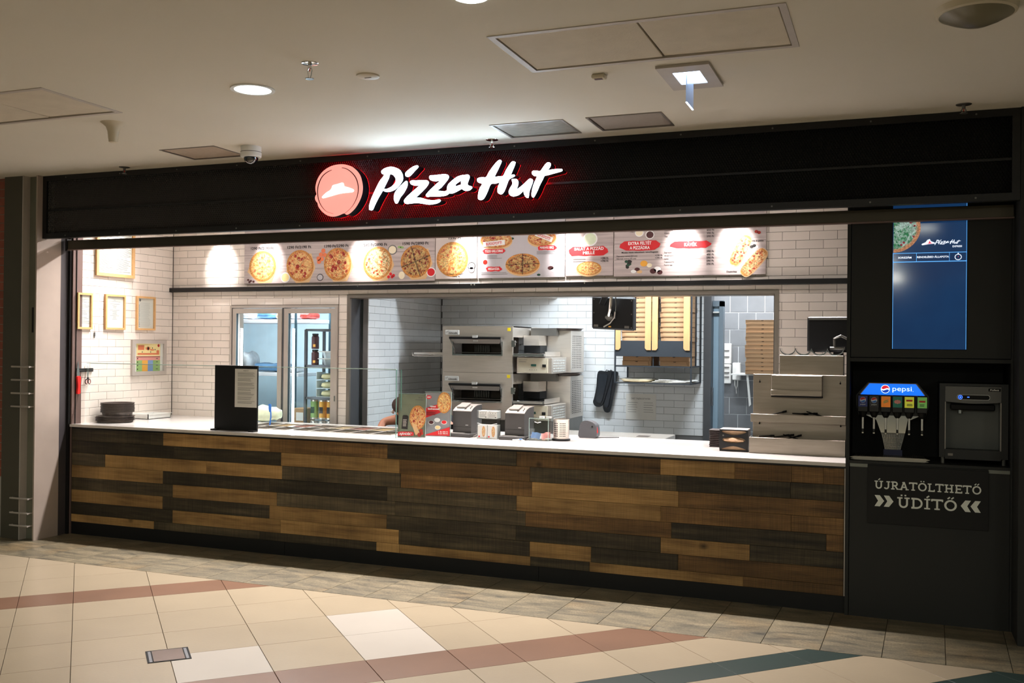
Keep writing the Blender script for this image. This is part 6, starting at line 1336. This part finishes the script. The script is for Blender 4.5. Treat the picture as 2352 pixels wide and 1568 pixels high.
# glued board with the lettering
T = thing('drinks_sign', (.2, yc-.01, .583), 'black board reading ÚJRATÖLTHETŐ ÜDÍTŐ between white chevrons under the drinks niche', 'sign')
MB().bbox(-.139, .535, yc-.012, yc-.0005, .583, .937, .001).build('board', M['blackmat'], T)
def slab_text(mb, s, x0, z0, h, width, y, th=.17):
    G = {}; cnt = [0]
    arc = lambda cx, cy, rx, ry, a, b, n=8: [(cx+rx*math.cos(R_(a+(b-a)*i/n)), cy+ry*math.sin(R_(a+(b-a)*i/n))) for i in range(n+1)]
    sf = lambda x, yy, w=.42: [(x-w/2, yy), (x+w/2, yy)]
    t2 = th/2
    G['U'] = (1.05, [[(.24, 1)]+arc(.525, .38, .285, .31, 180, 360, 10)+[(.81, 1)]], [sf(.24, 1-.07), sf(.81, 1-.07)])
    G['J'] = (.82, [[(.58, 1)]+arc(.34, .34, .24, .27, 0, -150, 8)], [sf(.56, .93, .44)])
    G['R'] = (.98, [[(.26, 0), (.26, 1)], [(.2, .93), (.52, .93)]+arc(.52, .70, .22, .225, 90, -90, 8)+[(.2, .475)], [(.50, .47), (.78, .07)]], [sf(.26, .07), sf(.2, .93, .3), [(.68, .07), (.95, .07)]])
    G['A'] = (1.08, [[(.20, 0), (.54, 1)], [(.54, 1), (.88, 0)], [(.30, .34), (.78, .34)]], [sf(.18, .07, .36), sf(.90, .07, .36), sf(.50, .93, .3)])
    G['T'] = (.98, [[(.08, .93), (.90, .93)], [(.49, 1), (.49, 0)]], [sf(.49, .07), [(.08, .78), (.08, 1)], [(.90, .78), (.90, 1)]])
    G['O'] = (1.08, [arc(.54, .5, .40, .43, 0, 360, 26)], [])
    G['L'] = (.86, [[(.26, 1), (.26, 0)], [(.1, .07), (.78, .07)]], [sf(.26, .93), [(.78, 0), (.78, .26)]])
    G['H'] = (1.12, [[(.27, 1), (.27, 0)], [(.85, 1), (.85, 0)], [(.27, .5), (.85, .5)]], [sf(.27, .93), sf(.27, .07), sf(.85, .93), sf(.85, .07)])
    G['E'] = (.92, [[(.26, 1), (.26, 0)], [(.1, .07), (.82, .07)], [(.1, .93), (.80, .93)], [(.26, .5), (.66, .5)]], [[(.82, 0), (.82, .24)], [(.80, 1), (.80, .78)], [(.66, .40), (.66, .60)]])
    G['D'] = (1.06, [[(.27, 1), (.27, 0)], [(.1, .93), (.50, .93)]+arc(.50, .5, .41, .43, 90, -90, 12)+[(.1, .07)]], [])
    G['I'] = (.56, [[(.28, 1), (.28, 0)]], [sf(.28, .93, .46), sf(.28, .07, .46)])
    acc = {'Ú': ('U', 1), 'Ö': ('O', 2), 'Ő': ('O', 3), 'Ü': ('U', 2), 'Í': ('I', 1)}
    tot = sum(G[acc[c][0] if c in acc else c][0] for c in s); k = width/tot; x = x0
    for c in s:
        b, ac = acc.get(c, (c, 0)); w, st, se = G[b]
        f = lambda p: (x+p[0]*k, z0+p[1]*h)
        def put(p, t):
            cnt[0] += 1; yy = y-cnt[0] % 7*.00025
            p = [f(q) for q in p]
            if b in 'O' and len(p) > 20:
                m = len(p)-1; cx = sum(q[0] for q in p[:m])/m; cz = sum(q[1] for q in p[:m])/m; o1 = [(cx+(q[0]-cx)*(1+t/2/.4/h*h*.0+.21), cz+(q[1]-cz)*1.19) for q in p[:m]]; i1 = [(cx+(q[0]-cx)*.79, cz+(q[1]-cz)*.81) for q in p[:m]]
                mb.fill([o1, i1], (0, yy, 0), (1, 0, 0), (0, 0, 1), .0012)
            else:
                lp = band(p, t); mb.fill([lp], (0, yy, 0), (1, 0, 0), (0, 0, 1), .0012)
        for q in st: put(q, th*h)
        for q in se: put(q, .13*h)
        cx = w/2
        if ac == 1: put([(cx-.05, 1.10), (cx+.15, 1.27)], .13*h)
        if ac == 2:
            for d in (-.15, .15): put([(cx+d-.07, 1.18), (cx+d+.07, 1.18)], .14*h)
        if ac == 3:
            for d in (-.17, .12): put([(cx+d-.06, 1.10), (cx+d+.12, 1.27)], .12*h)
        x += w*k
mb = MB(); slab_text(mb, 'ÚJRATÖLTHETŐ', -.100, .797, .049, .598, yc-.0125); slab_text(mb, 'ÜDÍTŐ', .030, .689, .064, .338, yc-.0125)
for s_, xs in ((1, (-.097, -.044)), (-1, (.493, .440))):
    for x in xs: mb.prism([(x, .689), (x+s_*.030, .689), (x+s_*.055, .723), (x+s_*.030, .757), (x, .757), (x+s_*.020, .723)][::s_], (0, yc-.0122, 0), (1, 0, 0), (0, 0, 1), .0008)
mb.build('pale_lettering', M['signpaint'], T)
# soda dispenser
T = thing('soda_dispenser', (0, .15, .962), 'soda dispenser with a lit blue header and six valves, left in the drinks niche', 'drink dispenser')
yb = .14
MB().prism([(-.215, 1.30), (-.20, 1.235), (.195, 1.235), (.212, 1.30), (.212, 1.36), (.145, 1.443), (-.145, 1.443), (-.215, 1.36)], (0, yb+.10, 0), (1, 0, 0), (0, 0, 1), .08).build('tower_body', M['black'], T)
MB().prism([(-.196, 1.363), (.194, 1.363), (.140, 1.439), (-.140, 1.439)], (0, yb+.012, 0), (1, 0, 0), (0, 0, 1), .008).build('header_frame', M['steel_d'], T)
h = MB().prism([(-.188, 1.366), (.186, 1.366), (.135, 1.4355), (-.135, 1.4355)], (0, yb+.004, 0), (1, 0, 0), (0, 0, 1), .006).build('lit_header', M['sodablue'], T)
yh = yb-.0025
MB().text('pepsi', (.0, yh-.0005, 1.392), .030, .112, bold=.0, depth=.0008).box(.118, .121, yh-.001, yh, 1.390, 1.393).build('white_lettering', M['sodatxt'], h)
cx, cz, r_ = -.042, 1.402, .023
full = [(cx+r_*1.15*math.cos(t), cz+r_*1.15*math.sin(t)) for t in [2*math.pi*i/28 for i in range(28)]]
MB().prism(full, (0, yh, 0), (1, 0, 0), (0, 0, 1), .0008).build('emblem_ring', M['sodatxt'], h)
def half(cx, cz, r, y, top, a0=8, wob=.18, depth=.0006):
    seq = [(cx+r*math.cos(R_(t)), cz+r*math.sin(R_(t))) for t in ([a0+i*(164)/12 for i in range(13)] if top else [-14-i*(152)/12 for i in range(13)])]
    b0, b1 = seq[-1], seq[0]; mid = [(b0[0]+(b1[0]-b0[0])*s, b0[1]+(b1[1]-b0[1])*s+(r*wob*math.sin(s*2*math.pi)*(-1))) for s in (.25, .5, .75)]
    return MB().prism(seq+mid, (0, y, 0), (1, 0, 0), (0, 0, 1), depth)
half(cx, cz, r_, yh-.0012, True).build('emblem_top', M['sodared'], h); half(cx, cz, r_, yh-.0012, False).build('emblem_bottom', M['sodanavy'], h)
VX = (-.173, -.107, -.038, .030, .098, .172)
LB = (('navy_label', (22, 30, 74)), ('black_label', (22, 20, 24)), ('orange_label', (214, 118, 34)), ('deep_green_label', (10, 84, 66)), ('lime_label', (206, 206, 60)), ('green_label', (110, 170, 80)))
for i, x in enumerate(VX):
    v = MB().bbox(x-.031, x+.031, yb-.045, yb+.03, 1.258, 1.366, .004).build('valve', M['black'], T)
    lab = pm(LB[i][0], LB[i][1], .4, noise=(30, .12), emis=LB[i][1], es=.28)
    MB().box(x-.027, x+.027, yb-.0465, yb-.0445, 1.291, 1.358).build('label', lab, v)
    if i < 2:
        q = yb-.0470; MB().prism([(x+.018*math.cos(t), 1.333+.018*math.sin(t)) for t in [2*math.pi*k/20 for k in range(20)]], (0, q, 0), (1, 0, 0), (0, 0, 1), .0006).build('emblem_ring', M['whp'], v)
        half(x, 1.333, .0165, q-.0012, True).build('emblem_top', M['redp'], v); half(x, 1.333, .0165, q-.0012, False).build('emblem_bottom', M['blue'], v); MB().text(('pepsi', 'pepsi')[i], (x, q-.0004, 1.302), .007, .030, 'C', bold=.02).build('lettering', M['signpaint'], v)
    elif i == 2: MB().prism([(x-.018, 1.320), (x+.010, 1.332), (x+.018, 1.340), (x-.010, 1.330)], (0, yb-.0472, 0), (1, 0, 0), (0, 0, 1), .0006).prism([(x-.014, 1.314), (x+.014, 1.324), (x+.016, 1.330), (x-.012, 1.320)], (0, yb-.0472, 0), (1, 0, 0), (0, 0, 1), .0006).build('label_mark', M['grnp'], v)
    elif i == 3: MB().prism([(x+.020*math.cos(t)*(1+.08*math.cos(8*t)), 1.326+.012*math.sin(t)*(1+.12*math.cos(8*t))) for t in [2*math.pi*k/32 for k in range(32)]], (0, yb-.0472, 0), (1, 0, 0), (0, 0, 1), .0006).build('label_mark', M['pinkp'], v)
    else:
        MB().bbox(x-.018, x+.018, yb-.0478, yb-.0462, 1.330-.004*(i-4), 1.341-.004*(i-4), .0006).build('red_mark', M['redp'], v)
        MB().lines(x-.014, x+.020, 1.300, 1.316, yb-.0472, 2, .004, i).build('label_lettering', M['darkg'], v)
    MB().lathe((x, yb-.01, 1.222), [(.012, 0), (.020, .012), (.025, .036)], 14).build('nozzle', M['blackmat'], v)
    L_ = MB().bbox(x-.0065, x+.0065, yb-.032, yb-.028, 1.150, 1.224, .0015).build('lever', M['alu'], T)
    MB().bbox(x-.006, x+.006, yb-.034, yb-.026, 1.132, 1.150, .001).build('lever_sleeve', M['black'], L_); MB().bbox(x-.007, x+.007, yb-.036, yb-.026, 1.120, 1.132, .002).build('lever_tip', M['chrome'], L_)
MB().prism([(-.158, 1.236), (.158, 1.236), (.100, 1.208), (.090, 1.206), (.076, 1.127), (-.066, 1.127), (-.094, 1.206), (-.104, 1.210)], (0, yb+.03, 0), (1, 0, 0), (0, 0, 1), .012).build('splash_plate', M['chrome'], T)
mb = MB()
for k in range(13):
    s = -1+2*k/12; mb.cyl((.005+s*.062, yb+.024, 1.118), (.003+s*.044, yb+.024, 1.022), .0014, n=5)
for z in (1.094, 1.065, 1.040): mb.cyl((-.060+(1.118-z)*.18, yb+.025, z), (.068-(1.118-z)*.18, yb+.025, z), .0014, n=5)
mb.build('wire_splash_guard', M['chrome'], T)
MB().prism([(-.066, 1.127), (.076, 1.127), (.050, 1.018), (-.041, 1.018)], (0, yb+.06, 0), (1, 0, 0), (0, 0, 1), .01).build('pedestal', M['steel_d'], T)
MB().box(-.05, .06, yb+.03, yb+.10, .963, 1.02).build('pedestal_foot', pm('navy_base', (14, 22, 70), .4), T)
tr3 = MB(); tr3.prism(smoothloop([(-.222, .986), (-.221, .974), (-.212, .966), (.180, .966), (.190, .974), (.190, .988)], 2), (0, .02, 0), (1, 0, 0), (0, 0, 1), .02); tr3.build('drip_tray', pm('pale_drip_tray', (176, 172, 160), .4), T)
MB().box(-.222, .190, .02, .24, .963, .984).build('drip_tray_floor', M['steel_d'], T)
mb = MB()
for k in range(34): mb.box(-.215+k*.0121, -.2125+k*.0121, .025, .235, .984, .987)
mb.build('drip_grille', M['black'], T)
# ice and water machine
T = thing('ice_dispenser', (.46, .12, .962), 'black and grey countertop ice and water dispenser, right in the drinks niche', 'drink dispenser')
yi = .06
mb = MB(); mb.box(.268, .300, yi, .40, 1.0, 1.449).box(.606, .645, yi, .40, 1.0, 1.449).box(.300, .606, yi+.0, .40, 1.434, 1.449).box(.30, .606, yi+.10, .40, 1.05, 1.434).box(.30, .606, yi-.012, .40, .992, 1.050).build('casing', M['black'], T)
gp_ = pm('smoke_grey_plastic', (92, 92, 90), .4)
n = 12; lp = [(.300, 1.432), (.300, 1.340)]+[(.300+.306*i/n, 1.340-.010*math.sin(math.pi*i/n)) for i in range(1, n)]+[(.606, 1.340), (.606, 1.432)]
hp = MB().prism(lp, (0, yi+.06, 0), (1, 0, 0), (0, 0, 1), .066).build('head_panel', gp_, T)
MB().box(.302, .604, yi+.085, yi+.10, 1.050, 1.338).box(.302, .306, yi+.0, yi+.09, 1.05, 1.338).box(.600, .604, yi, yi+.09, 1.05, 1.338).build('recess_lining', pm('recess_grey', (84, 88, 86), .5), T)
MB().box(.299, .302, yi-.003, yi, 1.05, 1.338).box(.604, .607, yi-.003, yi, 1.05, 1.338).build('bright_trim', M['alu_matt'], T)
pill = [(.380+.0135*math.cos(t), 1.3675+.0135*math.sin(t)) for t in [math.pi/2+math.pi*k/10 for k in range(11)]]+[(.530+.0135*math.cos(t), 1.3675+.0135*math.sin(t)) for t in [-math.pi/2+math.pi*k/10 for k in range(11)]]
pillo = [(x+(-.002 if x < .38 else .002 if x > .53 else 0), z+(.002 if z > 1.3675 else -.002)) for x, z in pill]
MB().prism(pillo, (0, yi-.006, 0), (1, 0, 0), (0, 0, 1), .001).build('bezel', M['alu'], hp); MB().prism(pill, (0, yi-.007, 0), (1, 0, 0), (0, 0, 1), .001).build('touch_panel', M['niche'], hp)
cir = lambda x, z, r, n=20: [(x+r*math.cos(2*math.pi*k/n), z+r*math.sin(2*math.pi*k/n)) for k in range(n)]
MB().fill([cir(.383, 1.3675, .0125), cir(.383, 1.3675, .0095)], (0, yi-.0085, 0), (1, 0, 0), (0, 0, 1), .001).prism(cir(.383, 1.3675, .005), (0, yi-.0085, 0), (1, 0, 0), (0, 0, 1), .001).box(.421, .433, yi-.0095, yi-.0085, 1.366, 1.371).prism(cir(.437, 1.293, .0035), (0, yi+.02, 0), (1, 0, 0), (0, 0, 1), .004).build('indicator_light', M['bluelight'], T)
MB().bbox(.330, .575, yi+.004, yi+.07, 1.288, 1.325, .006).build('outlet_bar', M['niche'], T); MB().cyl((.386, yi+.03, 1.268), (.386, yi+.03, 1.300), .0155, n=18).build('chrome_outlet', M['chrome'], T)
MB().bbox(.536, .602, yi-.010, yi-.006, 1.406, 1.423, .002).build('badge', M['niche'], hp); MB().text('Follett', (.569, yi-.0105, 1.410), .009, .050, 'C', bold=.03, shear=.2).build('badge_lettering', M['whp'], hp)
MB().box(.316, .344, yi-.0135, yi-.012, 1.012, 1.026).build('small_label', M['printer_t'], T)
for x in (.29, .625): MB().cyl((x, yi+.03, .962), (x, yi+.03, 1.0), .012, n=10).build('foot', M['steel_d'], T)

# ================================================================ MALL CEILING DEVICES, FLOOR COVER
T = thing('downlight', (-3.23, -2.05, CEIL), 'round lit downlight in the ceiling, left of centre', 'light')
MB().fill([[(.118*math.cos(t), .118*math.sin(t)) for t in [2*math.pi*i/36 for i in range(36)]], [(.098*math.cos(t), .098*math.sin(t)) for t in [2*math.pi*i/36 for i in range(36)]]], (-3.23, -2.05, CEIL-.003), (1, 0, 0), (0, 1, 0), .006).build('trim_ring', M['white'], T)
MB().lathe((-3.23, -2.05, CEIL-.003), [(.098, 0), (.098, .004)], 36).build('diffuser', M['lamp'], T)
def sprinkler(x, y, label, mat='chrome', drop=.05):
    T = thing('sprinkler', (x, y, CEIL), label, 'sprinkler')
    MB().lathe((x, y, CEIL-.007), [(.020, 0), (.040, .004), (.042, .007)], 22).build('escutcheon', M[mat], T, smooth=True)
    MB().cyl((x, y, CEIL-.025), (x, y, CEIL), .010, n=10).tube([(x-.004, y, CEIL-.02), (x-.013, y, CEIL-.035), (x-.004, y, CEIL-drop)], .003, 6).tube([(x+.004, y, CEIL-.02), (x+.013, y, CEIL-.035), (x+.004, y, CEIL-drop)], .003, 6).build('frame', M[mat], T)
    MB().lathe((x, y, CEIL-drop-.003), [(.020, 0), (.022, .003), (.008, .004)], 16).build('deflector', M[mat], T)
    MB().cyl((x, y, CEIL-.04), (x, y, CEIL-.02), .0025, n=8).build('bulb', M['red'], T)
sprinkler(-2.666, -2.365, 'sprinkler with a white rosette, up the ceiling left of centre', 'chrome', .075)
sprinkler(-2.498, -.440, 'chrome sprinkler just above the letters of the sign')
sprinkler(-5.631, -.414, 'dark sprinkler at the left end above the black fascia', 'steel_d')
sprinkler(.357, -.472, 'dark sprinkler at the right end above the black fascia', 'steel_d')
T = thing('ceiling_rosette', (-2.506, -2.078, CEIL), 'small flat cream blanking plate with a slot in the ceiling', 'cover plate')
MB().lathe((-2.506, -2.078, CEIL-.010), [(.045, 0), (.058, .004), (.060, .010)], 28).build('plate', M['cream'], T, smooth=True); MB().box(-2.525, -2.487, -2.08, -2.074, CEIL-.0115, CEIL-.0095).build('slot', M['ink'], T)
T = thing('wifi_antenna', (-4.56, -1.66, CEIL), 'cream bell-shaped antenna hanging from the ceiling at left', 'antenna')
MB().lathe((-4.56, -1.66, CEIL-.125), [(.018, 0), (.026, .004), (.030, .03), (.034, .07), (.045, .10), (.068, .118), (.078, .125)], 30).build('bell', M['cream'], T, smooth=True)
T = thing('dome_camera', (-4.186, -.76, CEIL), 'white dome surveillance camera above the left part of the fascia', 'camera')
MB().lathe((-4.186, -.76, CEIL-.075), [(.066, 0), (.072, .006), (.072, .038), (.070, .040), (.070, .075)], 32).build('body', M['white'], T, smooth=True); MB().lathe((-4.186, -.76, CEIL-.041), [(.0725, 0), (.0725, .003)], 32).build('seam', M['inkd'], T)
MB().lathe((-4.186, -.76, CEIL-.122), [(.004, 0), (.026, .006), (.042, .020), (.049, .036), (.050, .048)], 30).build('dome', pm('smoked_dome', (20, 22, 28), .06, spec=1., coat=1.), T, smooth=True)
T = thing('ceiling_sensor', (-1.39, -1.71, CEIL), 'tiny beige box sensor below the large double ceiling panel', 'sensor')
MB().bbox(-1.425, -1.355, -1.735, -1.68, CEIL-.022, CEIL, .006).build('box', M['cream'], T); MB().box(-1.412, -1.372, -1.72, -1.70, CEIL-.024, CEIL-.021).build('lens', M['plum'], T)
T = thing('emergency_light', (-.96, -1.55, CEIL), 'square emergency light with a glowing diffuser and a hanging glass blade', 'emergency light')
ex0, ex1, ey0, ey1 = -1.090, -.830, -1.765, -1.335
MB().fill([[(ex0, ey0), (ex1, ey0), (ex1, ey1), (ex0, ey1)], [(ex0+.062, ey0+.10), (ex0+.062, ey1-.10), (ex1-.062, ey1-.10), (ex1-.062, ey0+.10)]], (0, 0, CEIL-.008), (1, 0, 0), (0, 1, 0), .014).build('bezel', M['alu_matt'], T)
MB().box(ex0+.062, ex1-.062, ey0+.10, ey1-.10, CEIL-.010, CEIL-.004).build('diffuser', M['lampblue'], T)
MB().bbox(-.972, -.966, -1.60, -1.43, CEIL-.145, CEIL-.010, .001).build('glass_blade', pm('frosted_blade', (176, 190, 204), .2, spec=.6, emis=(120, 150, 200), es=.25), T); MB().box(-.973, -.965, -1.60, -1.43, CEIL-.148, CEIL-.145).build('lit_edge', M['lampblue'], T)
T = thing('round_ceiling_lamp', (.30, -2.14, CEIL), 'large round unlit ceiling lamp cut by the top edge of the photo, at right', 'light')
MB().lathe((.30, -2.14, CEIL-.03), [(.135, 0), (.150, .006), (.156, .030)], 40).build('rim', M['cream'], T, smooth=True); MB().lathe((.30, -2.14, CEIL-.075), [(.01, 0), (.05, .006), (.10, .026), (.138, .046)], 40).build('bowl', pm('olive_glass_bowl', (120, 114, 92), .3), T, smooth=True)
tag(MB().lathe((-1.56, -2.93, CEIL-.008), [(.05, 0), (.07, .008)], 24).build('ceiling_rosette', M['lamp'], smooth=True), 'small lit round fitting just touching the top edge of the photo', 'light')
T = thing('floor_box', (-3.548, -2.288, 0), 'square steel floor outlet cover set diagonally between beige tiles', 'floor outlet')
xf = Matrix.Translation((-3.548, -2.288, 0))@Matrix.Rotation(R_(45), 4, 'Z')
MB(xf).fill([[(-.108, -.104), (.108, -.104), (.108, .104), (-.108, .104)], [(-.098, -.094), (-.098, .094), (.098, .094), (.098, -.094)]], (0, 0, .001), (1, 0, 0), (0, 1, 0), .003).build('dark_frame', M['emb'], T)
MB(xf).box(-.098, .098, -.094, .094, .0, .0015).build('base_plate', M['greyframe'], T); MB(xf).bbox(-.078, .078, -.094, .094, .001, .0035, .001).build('lid', pm('rosy_steel', (150, 136, 130), .25, .9), T); MB(xf).box(-.083, -.078, -.092, .092, .001, .003).box(.078, .083, -.092, .092, .001, .003).build('slit', M['emb'], T)

# ================================================================ PERSON bending behind the counter
def skin_mesh(name, pts, edges, rad, mat, root, parent, sub=2):
    me = bpy.data.meshes.new(name); me.from_pydata([Vector(p)-WL[parent.name] for p in pts], edges, []); o = bpy.data.objects.new(name, me); COL.objects.link(o); o.parent = parent; WL[o.name] = WL[parent.name]
    m = o.modifiers.new('skin', 'SKIN'); m.use_smooth_shade = True
    for i, r in enumerate(rad): v = me.skin_vertices[0].data[i]; v.radius = r if isinstance(r, tuple) else (r, r); v.use_root = (i == root)
    s = o.modifiers.new('sub', 'SUBSURF'); s.levels = sub; s.render_levels = sub; me.materials.append(mat); return o
T = thing('person', (-3.70, 1.50, 0), 'person in a black short-sleeved shirt bending low behind the worktop, one bare elbow showing', 'person')
J = dict(pel=(-3.62, 1.50, .86), sp=(-3.74, 1.42, .96), ch=(-3.90, 1.34, 1.00), nk=(-3.98, 1.29, 1.03), hd=(-4.02, 1.25, 1.07), ht=(-4.03, 1.235, 1.12),
         sl=(-4.02, 1.42, 1.00), el=(-4.27, 1.33, .955), wl_=(-4.25, 1.18, .80), sr=(-3.90, 1.18, .98), er=(-3.98, 1.10, .78), wr=(-4.10, 1.12, .66),
         hl=(-3.60, 1.60, .84), kl=(-3.72, 1.58, .46), al=(-3.62, 1.62, .09), fl=(-3.76, 1.60, .05), hr=(-3.60, 1.42, .84), kr=(-3.70, 1.40, .46), ar=(-3.60, 1.42, .09), fr=(-3.74, 1.40, .05))
ks = list(J); ix = {k: i for i, k in enumerate(ks)}
E_ = [('pel', 'sp'), ('sp', 'ch'), ('ch', 'nk'), ('nk', 'hd'), ('hd', 'ht'), ('ch', 'sl'), ('sl', 'el'), ('el', 'wl_'), ('ch', 'sr'), ('sr', 'er'), ('er', 'wr'), ('pel', 'hl'), ('hl', 'kl'), ('kl', 'al'), ('al', 'fl'), ('pel', 'hr'), ('hr', 'kr'), ('kr', 'ar'), ('ar', 'fr')]
rad = dict(pel=.12, sp=.115, ch=.125, nk=.058, hd=.085, ht=.078, sl=.062, el=.040, wl_=.026, sr=.062, er=.040, wr=.026, hl=.085, kl=.058, al=.040, fl=.035, hr=.085, kr=.058, ar=.040, fr=.035)
skin_mesh('body', [J[k] for k in ks], [(ix[a], ix[b]) for a, b in E_], [rad[k] for k in ks], M['skin'], 0, T)
sh_ = ['pel', 'sp', 'ch', 'sl', 'sr']; pts = [J[k] for k in sh_]+[tuple(Vector(J['sl']).lerp(Vector(J['el']), .62)), tuple(Vector(J['sr']).lerp(Vector(J['er']), .6)), tuple(Vector(J['ch']).lerp(Vector(J['nk']), .55))]
skin_mesh('shirt', pts, [(0, 1), (1, 2), (2, 3), (2, 4), (3, 5), (4, 6), (2, 7)], [.135, .132, .142, .078, .078, .060, .060, .078], M['shirt'], 0, T)
pts = [J['pel'], J['hl'], J['kl'], J['al'], J['hr'], J['kr'], J['ar']]
skin_mesh('trousers', pts, [(0, 1), (1, 2), (2, 3), (0, 4), (4, 5), (5, 6)], [.130, .098, .070, .055, .098, .070, .055], M['blackmat'], 0, T)
for s_, a, f in (('l', 'al', 'fl'), ('r', 'ar', 'fr')): MB().tube([J[a], tuple(Vector(J[a]).lerp(Vector(J[f]), .5)), J[f]], [.05, .05, .04], 10).build('shoe', M['black'], T, smooth=True)
hb = bmesh.new(); bmesh.ops.create_icosphere(hb, subdivisions=3, radius=1)
for v in hb.verts: v.co = Vector((-4.025+v.co.x*.100, 1.245+v.co.y*.092, 1.115+v.co.z*.082))
mb = MB().add([v.co.copy() for v in hb.verts], [[q.index for q in f.verts] for f in hb.faces]); hb.free(); mb.build('hair', M['hair'], T, smooth=True)
for s_ in (-1, 1): MB().lathe((-4.103, 1.225+s_*.030, 1.060), [(.002, -.006), (.010, -.003), (.010, .003), (.002, .006)], 8, 'x').build('eye', M['white'], T)
MB().tube([(-4.105, 1.235, 1.075), (-4.125, 1.232, 1.052), (-4.108, 1.232, 1.045)], [.008, .012, .008], 8).build('nose', M['skin'], T, smooth=True)
for w_, e_, nm in ((J['wl_'], J['el'], 0), (J['wr'], J['er'], 1)):
    d = (Vector(w_)-Vector(e_)).normalized(); sd = d.orthogonal().normalized(); pl = Vector(w_)+d*.08
    pts = [w_, tuple(Vector(w_)+d*.04), tuple(pl)]; ed = [(0, 1), (1, 2)]; rd = [.026, .030, .026]
    for k_ in range(4):
        o_ = sd*(.028*(k_-1.5)/1.5); L = (.060, .068, .064, .050)[k_]; b = len(pts); pts += [tuple(pl+o_*.9), tuple(pl+o_+d*L*.5), tuple(pl+o_+d*L+d.cross(sd)*.012)]; ed += [(2, b), (b, b+1), (b+1, b+2)]; rd += [.010, .009, .008]
    b = len(pts); pts += [tuple(Vector(w_)+d*.03+sd*.035), tuple(Vector(w_)+d*.065+sd*.055)]; ed += [(1, b), (b, b+1)]; rd += [.011, .009]
    skin_mesh('hand', pts, ed, rd, M['skin'], 0, T, 1)
